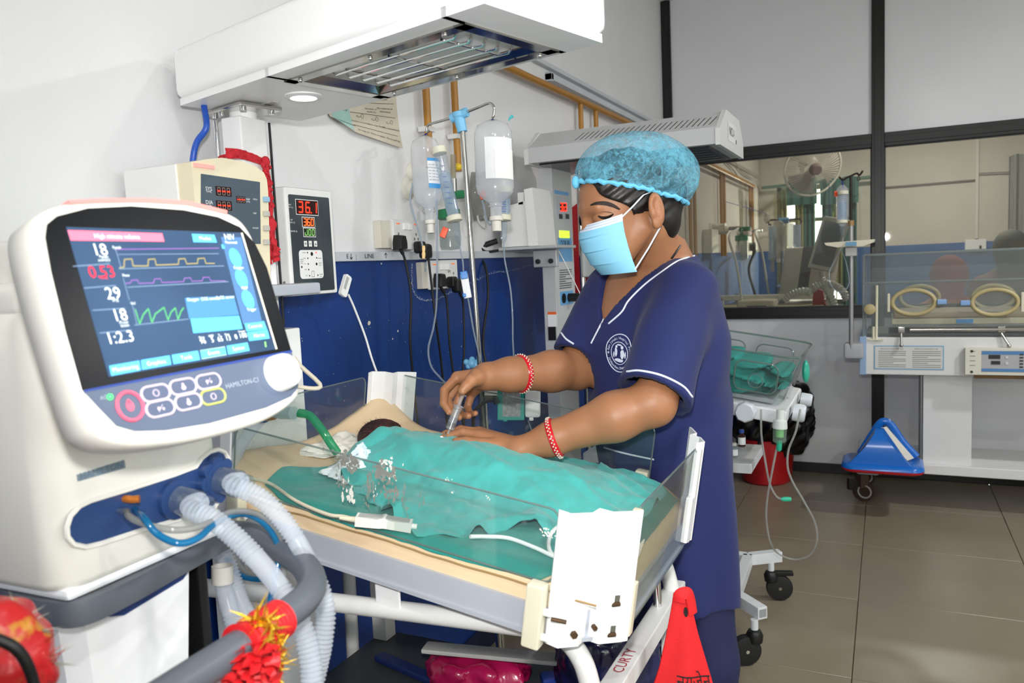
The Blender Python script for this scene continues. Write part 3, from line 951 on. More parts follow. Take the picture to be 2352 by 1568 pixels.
def cl(u, v):
    p = HX(u, v, CX + .002); return p.y, p.z
red_e = mat('red_led', 'FF2A18', .4, emit='FF2412', estr=3.2)
ora_e = mat('amber_led', 'FF6A30', .4, emit='FF4A1C', estr=3.0)
grn_e = mat('green_led', '86B870', .4, emit='7FC060', estr=.7)
dred = mat('led_window', '2A0606', .25)
dgrn = mat('led_window_green', '1E2A1C', .25)
whi = mat('white_print', 'E8E8E8', .5)
blk = mat('black_print', '16181A', .5)
Wr = Print(); Wn = Print(); Wg = Print(); Rr = Print(); Rg = Print()
def rect4(pr_, u0, v0, u1, v1, c, grow=0.0):
    a0, b1 = cl(u0, v0); a1, b0 = cl(u1, v1)
    pr_.r(CFt, a0 - grow, a1 + grow, b0 - grow, b1 + grow, c)
    return (a0 + a1) / 2, (b0 + b1) / 2, a1 - a0, b1 - b0
for (u0, v0, u1, v1) in ((679, 458, 731, 494), (694, 499, 723, 521), (697, 524, 725, 543)):
    rect4(Wr, u0, v0, u1, v1, .0018, .0014)
ca, cb_, cw, chh = rect4(Wn, 679, 458, 731, 494, .0021)
seven(Rr, CFt, ca - cw * .30, cb_, chh * .72, '3', .0024); seven(Rr, CFt, ca + cw * .02, cb_, chh * .72, '6', .0024); seven(Rr, CFt, ca + cw * .34, cb_, chh * .72, '1', .0024)
Rr.disc(CFt, ca + cw * .17, cb_ - chh * .36, .0016, c=.0024)
ca, cb_, cw, chh = rect4(Wn, 694, 499, 723, 521, .0021)
Ro = Print()
for k, ch in enumerate('360'): seven(Ro, CFt, ca + cw * (-.3 + .3 * k), cb_, chh * .72, ch, .0024)
ca, cb_, cw, chh = rect4(Wg, 697, 524, 725, 543, .0021)
for k, ch in enumerate('J00'): seven(Rg, CFt, ca + cw * (-.3 + .3 * k), cb_, chh * .72, ch, .0024)
for k, u in enumerate((702, 713, 725)): rect4(Wr, u - 4, 553, u + 4, 566, .0018)
# white key field
k0, k1 = cl(686, 574), cl(744, 638)
wf = MB().prism(rounded(k0[0], k1[0], k1[1], k0[1], .008), CFt, .0015, .002).build('key_field', whi, ctl_p)
Bk = Print()
for (u, v, r) in ((706, 580, .0018), (707, 593, .0018), (708, 606, .0018), (709, 619, .0018), (711, 633, .0018), (727, 592, .0018), (730, 632, .0018), (716, 583, .0042), (727, 606, .003), (693, 613, .0024)):
    Bk.disc(CFt, *cl(u, v), r, c=.0023)
for (u, v, s_) in ((698, 580, 'PROBE'), (699, 593, 'HIGH'), (700, 606, 'LOW'), (702, 619, 'HEAT'), (704, 633, 'SYS'), (734, 593, 'MANUAL'), (735, 604, 'ALARM'), (735, 609, 'MUTE'), (737, 630, 'POWER'), (737, 635, 'FAIL')):
    Bk.t(s_, CFt, *cl(u, v), .0032, c=.0023)
for k in range(3):
    a, b = cl(693, 604 - k * 4)
    Bk.line(CFt, [(a - .003 - k * .001, b - .001), (a, b + .001), (a + .003 + k * .001, b - .001)], .0008, .0023)
a, b = cl(719, 629); Bk.line(CFt, [(a - .004, b - .006), (a + .004, b - .006), (a + .004, b + .006), (a - .004, b + .006), (a - .004, b - .006)], .0007, .0023)
for u, d_ in ((702, -1), (725, 1)):
    a, b = cl(u, 560); Bk.line(CFt, [(a - .002, b - d_ * .002), (a, b + d_ * .002), (a + .002, b - d_ * .002), (a - .002, b - d_ * .002)], .001, .0023)
Bk.t('SET', CFt, *cl(713, 560), .0045, c=.0023)
Wr.t('SKIN / MANUAL', CFt, *cl(723, 660), .0085); Wr.t('MICRO COMPUTER CONTROLLER', CFt, *cl(722, 668), .0085, sx=.85)
for u, v, s_ in ((665, 470, 'SKIN'), (666, 476, 'TEMP (°C)'), (670, 505, 'SET'), (671, 511, 'TEMP (°C)'), (675, 531, 'HEATER (%)')): Wr.t(s_, CFt, *cl(u, v), .0042, c=.0018)
Wr.build('white_print', whi, ctl_p); Wn.build('display_window', dred, ctl_p); Wg.build('display_window', dgrn, ctl_p)
Rr.build('digits', red_e, ctl_p); Ro.build('digits', ora_e, ctl_p); Rg.build('digits', grn_e, ctl_p); Bk.build('key_print', blk, wf)
Print().disc(CFt, *cl(726, 580), .0018, c=.0025).build('indicator', red_e, wf)
for u, v in ((655, 648), (640, 448)):
    pass
MB().ball(HY(654, 649, y0 - .0005), .0035, 8).build('screw', chrome, ctl)
# shelf arm under the monitor and controller
MB().wbox(-1.16, -1.03, 1.0, 1.265, 1.262, 1.284, .004).build('monitor_shelf', pc_grey, WARM)
# ---- beige blood pressure monitor
MX = -1.045
mon = thing('patient_monitor', (MX - .08, 1.07, 1.285), 'beige bedside monitor with SYS and DIA dashes in red on a slate panel', 'monitor')
beige = mat('beige_plastic', 'E2D8BC', .4, var=.03)
offw = mat('monitor_white', 'E9E9E7', .4)
MFr = Fr((MX, 0, 0), (0, 1, 0), (0, 0, 1), (1, 0, 0))
def ml(u, v, x=MX): p = HX(u, v, x); return p.y, p.z
out = [ml(440, 372), ml(470, 366), ml(510, 362), ml(555, 370), ml(588, 383), ml(606, 396), ml(613, 412), ml(616, 440)]
zb = 1.285
poly = [(ml(440, 372)[0], zb)] + [(ml(618, 600)[0], zb)] + out[::-1]
MB().prism(poly, MFr, -.035, 0).build('front_bezel', beige, mon, angle=25)
poly2 = [(a + .004, min(b - .003, 9)) if i > 1 else (a + .004, b) for i, (a, b) in enumerate(poly)]
pl2 = [(poly[0][0] - .001, zb), (poly[1][0] - .01, zb)] + [(a - .004, b - .001) for a, b in poly[2:]]
MB().prism(pl2, MFr, -.16, -.035).build('rear_case', offw, mon, angle=25)
scr = [ml(461, 399), ml(596, 418), ml(598, 560), ml(461, 560)]
sp_ = MB().prism([scr[3], scr[2], scr[1], scr[0]], MFr, 0, .0012).build('display_panel', mat('slate_panel', '4A5763', .35), mon)
def alarm(): return [ml(443, 374), ml(489, 381), ml(490, 389), ml(443, 383)]
MB().prism(alarm()[::-1], MFr, 0, .004).build('alarm_bar', mat('pink_lens', 'F2A9A4', .35, emit='FF8078', estr=.25), mon)
Wd = Print(); Wt = Print(); Rd = Print(); Gd = Print()
for (u0, v0, u1, v1) in ((493, 427, 531, 452), (494, 460, 532, 484), (541, 450, 563, 467)):
    (a0, b1), (a1, b0) = ml(u0, v0), ml(u1, v1)
    Wd.r(MFr, a0, a1, b0, b1, .0015)
    for k in range(3):
        a = a0 + (a1 - a0) * (.2 + .3 * k); b = (b0 + b1) / 2; h = (b1 - b0) * .72
        Gd.line(MFr, [(a - h * .24, b - h / 2), (a + h * .24, b - h / 2), (a + h * .24, b + h / 2), (a - h * .24, b + h / 2), (a - h * .24, b - h / 2)], h * .09, .0018)
        Rd.line(MFr, [(a - h * .26, b), (a + h * .26, b)], h * .17, .0021)
for u, v, s_, z_ in ((478, 434, 'SYS', .0095), (478, 440, 'mmHg', .004), (479, 465, 'DIA', .0095), (479, 472, 'mmHg', .004), (568, 458, 'MAP', .005), (568, 463, 'mmHg', .0035), (585, 458, 'MENU', .004), (584, 490, 'NIBP', .004), (586, 524, 'PATIENT', .004)):
    Wt.t(s_, MFr, *ml(u, v), z_, c=.0016)
Wd.build('display_window', dred, sp_); Gd.build('dim_digits', mat('dim_segment', '8B8580', .5), sp_); Rd.build('dashes', red_e, sp_); Wt.build('lettering', whi, sp_)
for k, v in enumerate((458, 491, 524, 556)):
    a, b = ml(609, v)
    MB().box(MFr, a - .007, a + .007, b - .005, b + .005, 0, .006, .0015).build('button', mat('blue_key', '8FB4D0', .4) if k == 0 else mat('grey_key', 'B9B6AE', .4), mon)
# ---- red gauze tied round the column
gz = mat('red_gauze', 'C42430', .85, var=.15, vscale=120, bump=.3, bscale=400)
rg = thing('red_ribbon', (-1.09, 1.2, 1.3), 'red gauze ribbon tied round the white warmer column', 'ribbon')
pts = [HX(u, v, -1.095) for u, v in ((520, 352), (548, 353), (575, 360), (606, 372))]
mb = MB()
def rib(pts, w0, w1, thick=.0015, n=10, nrm=V(1, -.2, 0), wob=.004, seed=1):
    P = spline(pts, n); N = len(P); rows = []
    for i, p in enumerate(P):
        t = (P[min(i + 1, N - 1)] - P[max(i - 1, 0)]).normalized()
        s_ = t.cross(nrm).normalized()
        w_ = (w0 + (w1 - w0) * i / (N - 1))
        rows.append([p + s_ * w_ * (k / 6 - .5) + nrm.normalized() * (wob * mnoise.noise(Vector((i * .35, k * 1.1, seed)))) for k in range(7)])
    def fn(u, v): return rows[min(int(round(u * (N - 1))), N - 1)][int(round(v * 6))]
    return fn, N - 1
fn, nn = rib(pts, .020, .014); mb.grid(fn, nn, 6, .0015, V(1, 0, 0)); mb.build('band', gz, rg)
back = [V(-1.094, 1.152, 1.530), V(-1.11, 1.143, 1.532), V(-1.152, 1.143, 1.53), V(-1.157, 1.18, 1.525), V(-1.155, 1.226, 1.515), V(-1.12, 1.228, 1.512), V(-1.096, 1.22, 1.515)]
MB().tube(spline(back, 5), .0035, 6).build('wrap', gz, rg)
MB().ball(HX(610, 372, -1.092), .009, 12, (1, 1, 1.3)).build('knot', gz, rg)
for (pp, w0, w1, sd) in ((((612, 374), (618, 420), (622, 480), (630, 560), (637, 600)), .014, .030, 2), (((608, 374), (612, 430), (616, 520), (622, 606)), .010, .018, 5)):
    mb = MB(); fn, nn = rib([HX(u, v, -1.085) for u, v in pp], w0, w1, seed=sd, wob=.01, nrm=V(1, .3, 0)); mb.grid(fn, nn, 6, .0015, V(1, 0, 0)); mb.build('tail', gz, rg)
bh = one(MB().tube(spline([HF.p(.035, -.10, .0), D(474, 292, 1.47), D(453, 325, 1.475), D(444, 360, 1.48), D(440, 420, 1.48)], 8), .0058, 12), 'hood_cable', mat('blue_cable', '1F4FB0', .35), 'thick blue cable hanging from the heater hood behind the beige monitor', 'cable')
# ================================================================== ventilator on its cart
vcream = mat('ventilator_cream', 'E6E4DC', .38, var=.02)
vwhite = mat('ventilator_white', 'F1F3F6', .38)
vnavy = mat('ventilator_navy', '27406F', .32)
vslate = mat('handle_slate', '5A6069', .42)
VENT = thing('ventilator', (-.87, .57, 0), 'cream ventilator with a lit touch screen on a white cart beside the infant bed', 'ventilator')
VF = Fr((-.6674, .4716, 1.3521), (-.0289, .99958, -.0032), (-.30148, -.00563, .95346))
def vs_(u, v, c=0.0):
    q = hitp(u, v, VF.p(0, 0, c), VF.z) - VF.o
    return q.dot(VF.x), q.dot(VF.y)
def resample(poly, n):
    P = [Vector((a, b)) for a, b in poly]; L = [0]
    for i in range(len(P)): L.append(L[-1] + (P[(i + 1) % len(P)] - P[i]).length)
    out = []
    for k in range(n):
        s_ = L[-1] * k / n; i = max(j for j in range(len(P)) if L[j] <= s_ + 1e-12)
        t = (s_ - L[i]) / max(L[i + 1] - L[i], 1e-9)
        out.append(tuple(P[i].lerp(P[(i + 1) % len(P)], t)))
    return out
def closed_spline2(px, n=5):
    return [(p.x, p.y) for p in spline([Vector((*vs_(u, v), 0)) for u, v in px], n, True)]
outer = closed_spline2([(78, 520), (100, 484), (170, 461), (300, 455), (430, 462), (530, 488), (575, 530), (606, 610), (650, 755), (687, 880), (680, 920), (610, 965), (480, 1003), (370, 1020), (290, 1021), (235, 1003), (205, 960), (165, 850), (118, 700), (88, 590)])
cen = Vector((sum(a for a, b in outer) / len(outer), sum(b for a, b in outer) / len(outer)))
def shrink(poly, d):
    out = []; N = len(poly)
    for i in range(N):
        p0, p1, p2 = Vector(poly[i - 1]), Vector(poly[i]), Vector(poly[(i + 1) % N])
        t = (p2 - p0).normalized(); n = Vector((-t.y, t.x))
        if n.dot(cen - p1) < 0: n = -n
        out.append(tuple(p1 + n * d))
    return out
def ringp(poly, c): return [VF.p(a, b, c) for a, b in poly]
hd = MB().plates([ringp(shrink(outer, .05), -.062), ringp(shrink(outer, .016), -.056), ringp(shrink(outer, .002), -.042), ringp(outer, -.020), ringp(outer, -.006), ringp(shrink(outer, .003), -.001), ringp(shrink(outer, .006), 0.0), ringp(shrink(outer, .012), -.0005)])
head = hd.build('display_head', vcream, VENT, angle=50)
glassp = [vs_(u, v) for u, v in ((190, 897), (668, 806), (640, 710), (612, 615), (585, 560), (550, 522), (500, 499), (420, 483), (300, 474), (200, 479), (130, 497), (108, 515), (104, 545), (118, 625), (150, 758))]
gp_ = MB().prism(glassp, VF, -.002, .0008).build('black_glass', mat('black_glass', '0A0D12', .3, spec=.2), head, smooth=False)
keyp = [vs_(u, v) for u, v in ((191, 899), (669, 808), (684, 868), (684, 890), (668, 910), (610, 936), (480, 972), (380, 988), (310, 990), (268, 978), (236, 945))]
kp = MB().prism(keyp, VF, -.002, .0006).build('key_panel', mat('key_panel_grey', '59657C', .45), head, smooth=False)
MB().prism([vs_(u, v) for u, v in ((191, 896), (669, 804), (670, 809), (192, 901))], VF, .0006, .0011).build('blue_line', mat('blue_line', '1F3F92', .4), head, smooth=False)
al_ = [vs_(u, v) for u, v in ((155, 461), (230, 457), (330, 456), (430, 462), (520, 484), (519, 492), (430, 471), (330, 465), (230, 466), (160, 468))]
MB().prism(al_, VF, -.018, .0016).build('alarm_light', mat('alarm_lens', 'FF8F8A', .3, emit='FF4A44', estr=.55), head)
# the lit screen
scr_m = bpy.data.materials.new('lit_screen'); scr_m.use_nodes = True
nt = scr_m.node_tree; b = nt.nodes['Principled BSDF']
b.inputs['Base Color'].default_value = (.01, .015, .025, 1); b.inputs['Roughness'].default_value = .45; b.inputs['Specular IOR Level'].default_value = .05
tc = nt.nodes.new('ShaderNodeTexCoord'); no = nt.nodes.new('ShaderNodeTexNoise'); no.inputs['Scale'].default_value = 6
rp = nt.nodes.new('ShaderNodeValToRGB'); rp.color_ramp.elements[0].color = (*rgb('3A5472'), 1); rp.color_ramp.elements[1].color = (*rgb('506C90'), 1)
rp.color_ramp.elements[0].position, rp.color_ramp.elements[1].position = .3, .75
nt.links.new(tc.outputs['Object'], no.inputs['Vector']); nt.links.new(no.outputs['Fac'], rp.inputs['Fac'])
nt.links.new(rp.outputs['Color'], b.inputs['Emission Color']); b.inputs['Emission Strength'].default_value = 1.15
screen = MB().prism([vs_(u, v) for u, v in ((150, 522), (555, 535), (635, 802), (248, 866))][::-1], VF, .0002, .0012).build('screen', scr_m, head, smooth=False)
def em(name, col, k=1.0): return mat('screen_' + name, col, .6, emit=col, estr=k, spec=.02)
def sp4(name, m, quads, c=.0016):
    p = Print()
    for q in quads:
        p.mb.add([VF.p(*vs_(u, v), c) for u, v in q], [tuple(range(len(q)))])
    return p.build(name, m, screen)
sky_ = em('button_blue', '55AEE6', .95)
sp4('alarm_banner', em('banner_pink', 'FF6B80', .95), [((153, 530), (370, 537), (375, 556), (160, 553))])
sp4('soft_key', sky_, [((438, 538), (490, 540), (496, 558), (442, 557)), ((248, 841), (317, 829), (321, 851), (253, 864)), ((321, 828), (387, 817), (391, 838), (324, 850)), ((392, 816), (452, 806), (457, 827), (396, 837)), ((457, 805), (514, 796), (518, 816), (461, 826)), ((518, 795), (566, 787), (571, 806), (522, 815)), ((559, 744), (604, 738), (611, 757), (564, 762)), ((565, 764), (612, 758), (617, 778), (570, 784)), ((435, 733), (547, 726), (555, 756), (442, 766)), ((506, 562), (514, 562), (515, 572), (508, 572))])
sp4('window_frame', em('panel_blue', '4674A6', 1.0), [((422, 685), (535, 680), (547, 724), (432, 733))])
sp4('side_column', em('column_blue', '48688E', 1.0), [((505, 545), (552, 546), (600, 740), (556, 745))])
sp4('row_line', em('line_grey', '7C93AC', .8), [((165, 612), (250, 606), (250, 607.5), (165, 613.5)), ((190, 662), (264, 656), (264, 657.5), (190, 663.5)), ((210, 713), (285, 708), (285, 709.5), (210, 714.5)), ((226, 765), (300, 758), (300, 759.5), (226, 766.5)), ((268, 585), (500, 583), (500, 584), (268, 586)), ((270, 618), (512, 611), (512, 612.2), (270, 619.2)), ((290, 660), (522, 647), (522, 648.2), (290, 661.2)), ((306, 747), (430, 733), (430, 734.2), (306, 748.2)), ((262, 572), (276, 618), (277, 618), (263, 572)), ((280, 640), (294, 690), (295, 690), (281, 640)), ((300, 696), (312, 748), (313, 748), (301, 696))])
sp4('yellow_key_outline', em('key_yellow', 'C9C06A', .9), [((457, 805), (514, 796), (514, 797.5), (457, 806.5)), ((461, 824.5), (518, 814.5), (518, 816), (461, 826))])
def sline(name, m, lines, wd=.0011, c=.0018):
    p = Print()
    for L in lines: p.line(VF, [vs_(u, v) for u, v in L], wd, c)
    return p.build(name, m, screen)
sline('pressure_trace', em('trace_yellow', '94895A', .8), [[(272, 616), (282, 615), (283, 597), (300, 596), (303, 612), (337, 612), (338, 597), (353, 596), (356, 610), (407, 608), (408, 596), (422, 595), (426, 607), (451, 606), (452, 595), (467, 594), (470, 606), (490, 606)]])
sline('flow_trace', em('trace_purple', '7E5A9C', .8), [[(286, 652), (297, 651), (299, 645), (313, 644), (316, 652), (350, 651), (352, 642), (366, 641), (369, 650), (419, 648), (421, 640), (435, 639), (438, 647), (462, 646), (464, 638), (478, 638), (481, 646), (515, 646)], [(262, 574), (500, 571)]], .0009)
sline('volume_trace', em('trace_green', '4F9A62', .9), [[(308, 712), (318, 745), (326, 724), (338, 710), (346, 742), (354, 722), (374, 707), (383, 736), (390, 718), (400, 708), (406, 735), (413, 716), (419, 708)]], .0013)
Tx = Print()
def st(txt, u, v, size, pr_=Tx, sx=1.0): pr_.t(txt, VF, *vs_(u, v), size, c=.0021, sx=sx)
for s_, u, v, z_ in (('18', 226, 576, .0165), ('29', 257, 676, .0165), ('18', 272, 726, .0165), ('1:2.3', 273, 777, .0155), ('NIV', 524, 546, .010)): st(s_, u, v, z_)
for s_, u, v, z_ in (('Ppeak', 235, 591, .004), ('cmH2O', 236, 599, .004), ('VTE', 262, 692, .004), ('fTotal', 281, 742, .004), ('b/min', 284, 749, .004), ('Neonatal', 528, 558, .005), ('Ppeak', 265, 570, .004), ('Flow', 286, 634, .004), ('Vol', 302, 698, .004), ('Oxygen', 545, 616, .005), ('PEEP', 559, 663, .005), ('Trigger', 575, 712, .005), ('Oxygen', 440, 689, .005), ('CO2 sensor', 479, 687, .005), ('SpO2 sensor', 515, 684, .005), ('96', 463, 785, .008), ('5', 485, 782, .008), ('65', 503, 780, .008), ('13', 521, 778, .008), ('0', 539, 775, .008), ('100', 555, 772, .008), ('Pinsp', 460, 776, .0035), ('PEEP', 482, 773, .0035), ('TI', 500, 771, .0035), ('Rate', 518, 769, .0035), ('Oxygen', 552, 762, .0035)): st(s_, u, v, z_)
Tx.build('white_figures', em('white', 'DDE8E4', .85), screen)
for k in range(12):
    pass
T2 = Print()
for s_, u, v in (('High minute volume', 267, 545), ('Modes', 468, 549), ('Monitoring', 285, 847), ('Graphics', 356, 834), ('Tools', 425, 822), ('Events', 488, 811), ('System', 545, 801), ('Controls', 583, 750), ('Alarms', 592, 771)): st(s_, u, v, .0062, T2)
T2.build('soft_key_lettering', em('pale', 'CFE6F6', .9), screen)
T3 = Print(); st('0.53', 231, 627, .0165, T3); T3.build('red_figure', em('red', 'E8303C', .9), screen)
T4 = Print(); st('MVe', 236, 640, .004, T4); T4.build('red_caption', em('red', 'E8303C', .9), screen)
for (u, v) in ((538, 593), (552, 641), (567, 689)):
    a, b_ = vs_(u, v)
    Print().disc(VF, a, b_, .0088, .0115, c=.0019).build('round_key', sky_, screen)
sp4('battery_mark', em('battery_green', '7FD06A', .9), [((605, 786), (608, 785), (610, 797), (607, 798))])
sp4('bright_edge', em('edge_cream', 'D9D2B8', .6), [((551, 536), (555, 535), (635, 802), (631, 803))])
# keys, knob, lettering on the key panel
lil = mat('key_outline', 'D9C9D8', .4); key_in = mat('key_face', '55607A', .4)
for i, (u, v) in enumerate(((356, 903), (419, 888), (477, 876), (367, 938), (431, 923), (488, 911))):
    a, b_ = vs_(u, v)
    st_ = [(a + sgn * .0085 + .0075 * math.cos(t), b_ + .0072 * math.sin(t)) for sgn, t0 in ((1, -90), (-1, 90)) for t in [R_(t0 + 180 * k / 8) for k in range(9)]]
    kk = MB().tube([VF.p(p, q, .0012) for p, q in st_], .0012, 6, closed=True).build('key_ring', mat('key_outline_yellow', 'C9CF6A', .4) if i == 5 else lil, kp)
    MB().prism(st_, VF, .0006, .0012).build('key_face', key_in, kk, smooth=False)
    g = Print()
    if i in (0, 5): g.mb.ring(VF.p(a, b_, .0016), VF.z, .0032, .0005, 14, 5)
    elif i in (1, 4): g.disc(VF, a, b_ - .0012, .0028, .0024, c=.0015); g.disc(VF, a, b_ + .002, .0016, c=.0015)
    else: g.disc(VF, a - .002, b_, .0018, c=.0015); g.line(VF, [(a - .003, b_ - .003), (a + .003, b_ + .003)], .0007, .0015); g.disc(VF, a + .003, b_ - .001, .0014, c=.0015)
    g.build('key_symbol', lil, kk)
a, b_ = vs_(297, 933)
kr = MB().ring(VF.p(a, b_, .0015), VF.z, .0132, .0016, 36, 6).build('alarm_key', mat('alarm_key_pink', 'F0607A', .4, emit='F0506A', estr=.3), kp)
g = Print(); g.disc(VF, a, b_, .0042, .0048, c=.0012); g.disc(VF, a, b_ + .0045, .002, c=.0012); g.build('bell_symbol', mat('alarm_key_pink', 'F0607A'), kr)
a, b_ = vs_(251, 912)
MB().ball(VF.p(a, b_, .001), .0026, 10).build('power_light', mat('green_glow', '40F060', .3, emit='30F050', estr=3), kp)
Print().t('AC', VF, *vs_(236, 914), .005, c=.0012).t('HAMILTON-C1', VF, *vs_(556, 880), .0075, c=.0012).build('lettering', mat('pale_print', 'AEB7C6', .5), kp)
a, b_ = vs_(638, 858)
MB().lathe([(.0215, 0), (.0212, .004), (.0200, .0135), (.0185, .0165), (.012, .0185), (.002, .019)], VF.p(a, b_, .0006), VF.z, 36).build('rotary_knob', mat('knob_white', 'F6F6F6', .35), kp)
# ---- body of the unit
def rprism(mb, fr, a0, a1, b0, b1, r, layers):
    """rounded rectangle lofted through (c, inset) layers"""
    rings = []
    for c, ins in layers:
        rings.append([fr.p(a, b, c) for a, b in rounded(a0 + ins, a1 - ins, b0 + ins, b1 - ins, max(r - ins * .5, .004), 6)])
    return mb.plates(rings)
UF = Fr((-.735, .58, 0), (-.030, .9995, 0), (0, 0, 1), (.9995, .030, 0))       # a = width, b = height, c = towards the room
up = rotfr((-.735, .58, 0), R_(1.7))
body = MB(); bfr = Fr((-.735, .58, 0), (.9995, .030, 0), (-.030, .9995, 0), (0, 0, 1))
rprism(body, bfr, -.27, 0, -.105, .124, .034, [(.992, .012), (.996, .004), (1.004, 0), (1.20, .0), (1.262, .003), (1.275, .012)])
unit = body.build('unit_body', vcream, VENT, angle=40)
MB().box(bfr, -.26, -.03, -.095, .112, 1.268, 1.305, .012, 3).build('top_cover', vcream, VENT)
MB().box(bfr, -.235, -.06, -.1065, -.103, 1.215, 1.245, .001).build('side_recess', mat('side_recess_navy', '3D4760', .4), unit)
MB().box(bfr, -.13, -.06, -.06, .06, 1.22, 1.35, .01).build('head_arm', vcream, VENT)
def ul(u, v, c=0.0):
    q = hitp(u, v, UF.p(0, 0, c), UF.z) - UF.o
    return q.dot(UF.x), q.dot(UF.y)
rec = [ul(u, v) for u, v in ((152, 1210), (160, 1185), (180, 1163), (206, 1150), (300, 1122), (400, 1090), (448, 1072), (462, 1052), (480, 1038), (500, 1032), (515, 1038), (524, 1056), (524, 1100), (508, 1140), (490, 1165), (440, 1184), (330, 1215), (230, 1248), (195, 1256), (168, 1250), (154, 1232))]
recess = MB().prism(rec, UF, -.002, .0012).build('port_panel', vnavy, unit, smooth=False)
rimp = [UF.p(a, b_, .001) for a, b_ in rec]
MB().tube(rimp, .0028, 6, closed=True).build('panel_rim', vcream, recess)
wl_ = [ul(u, v) for u, v in ((176, 1090), (284, 1056), (287, 1074), (178, 1105))]
MB().prism(wl_[::-1], UF, 0, .0012).build('name_plate', mat('plate_bluegrey', '8496A2', .4, var=.25, vscale=60), unit, smooth=False)
Print().t('HAMILTON', Fr(UF.p(0, 0, 0), UF.x, UF.y, UF.z), *ul(232, 1080), .010, c=.0016).build('lettering', mat('plate_ink', '5E7286', .5), unit)
p1, p2 = UF.p(*ul(395, 1146), 0), UF.p(*ul(487, 1100), 0)
clr = clear('clear_connector', 'DCE6EE', .12, 'DDE6EE', .04, 1.0, 1.5)
hose_m = clear('corrugated_hose', 'F4F8FD', .42, 'F0F5FC', .25, .5, 1.3)
for k in range(8):
    t = R_(45 * k)
    MB().cyl(p2 + UF.x * .020 * math.cos(t) + UF.y * .020 * math.sin(t), p2 + UF.x * .020 * math.cos(t) + UF.y * .020 * math.sin(t) + UF.z * .012, .0085, n=14).build('valve_lobe', vnavy, recess)
MB().cyl(p2, p2 + UF.z * .013, .021, n=28).build('expiratory_valve', vnavy, recess)
MB().cyl(p1, p1 + UF.z * .008, .022, n=28).build('inspiratory_port', vnavy, recess)
pd1, pd2 = ul(285, 1145), ul(272, 1172)
MB().tube([UF.p(*pd1, 0), UF.p(*pd1, .012), UF.p(pd1[0] + .004, pd1[1], .018)], .0042, 10).build('oxygen_nozzle', mat('brass_orange', 'C4742E', .3, .4), recess)
MB().cyl(UF.p(*pd2, 0), UF.p(*pd2, .014), .0035, n=10).build('nozzle', clr, recess)
# cart
cart = MB()
t0 = [bfr.p(-.255, -.084, .99), bfr.p(-.045, -.084, .99), bfr.p(-.022, -.070, .99), bfr.p(-.020, .075, .99), bfr.p(-.255, .085, .99)]
t1_ = [bfr.p(-.25, -.064, .60), bfr.p(-.04, -.064, .60), bfr.p(-.02, -.050, .60), bfr.p(-.02, .03, .60), bfr.p(-.25, .03, .60)]
t2_ = [bfr.p(-.25, -.05, .12), bfr.p(-.03, -.05, .12), bfr.p(-.01, -.04, .12), bfr.p(-.01, .02, .12), bfr.p(-.25, .02, .12)]
cart.plates([t2_, t1_, t0]).build('cart_body', vwhite, VENT, angle=25)
MB().box(bfr, -.26, -.004, -.096, .118, .985, .997, .005).build('cart_tray', vwhite, VENT)
pk = [ul(u, v, -.018) for u, v in ((232, 1398), (252, 1416), (285, 1412), (420, 1330), (440, 1300), (440, 1285), (232, 1370))]
MB().prism(pk, UF, -.022, -.0175).build('pocket', mat('pocket_blue', '1C3A78', .4), VENT, smooth=False)
MB().box(bfr, -.25, -.02, .085, .100, .62, .985, .004).build('black_rail', black_pl, VENT)
HZb = .972
path = [V(-1.0, .500, HZb), V(-.90, .490, HZb), HZ(0, 1372, HZb), HZ(60, 1392, HZb), HZ(120, 1404, HZb), HZ(190, 1404, HZb), HZ(300, 1354, HZb), HZ(420, 1288, HZb), HZ(548, 1219, HZb)]
P = spline(path, 8); rows = []
for i, p in enumerate(P):
    t = (P[min(i + 1, len(P) - 1)] - P[max(i - 1, 0)]).normalized(); n = V(t.y, -t.x, 0)
    rows.append([p + n * .006 + V(0, 0, -.013), p + n * .008, p + n * .006 + V(0, 0, .013), p - n * .006 + V(0, 0, .013), p - n * .006 + V(0, 0, -.013)])
MB().plates(rows).build('handle_band', vslate, VENT, angle=50)
hp = [HZ(530, 1222, HZb), HZ(575, 1228, HZb), HZ(640, 1258, HZb), HZ(692, 1292, HZb), HZ(716, 1330, HZb), HZ(706, 1368, HZb), HZ(655, 1412, HZb), HZ(560, 1478, HZb), HZ(430, 1562, HZb), HZ(250, 1680, HZb), HZ(60, 1800, HZb)]
hp += [hp[-1] + V(-.04, -.03, 0), hp[-1] + V(-.20, -.03, 0)]
handle = MB().tube(spline(hp, 6), .0155, 16).build('push_handle', vslate, VENT)
for (a, b_) in ((-.24, -.08), (-.24, .05), (-.02, -.08), (-.02, .05)):
    MB().box(bfr, a - .015, a + .015, b_ - .012, b_ + .012, .05, .13, .003).build('castor_fork', black_pl, VENT)
    MB().cyl(bfr.p(a, b_ - .012, .05), bfr.p(a, b_ + .012, .05), .05, n=20).build('castor_wheel', black_rub, VENT)
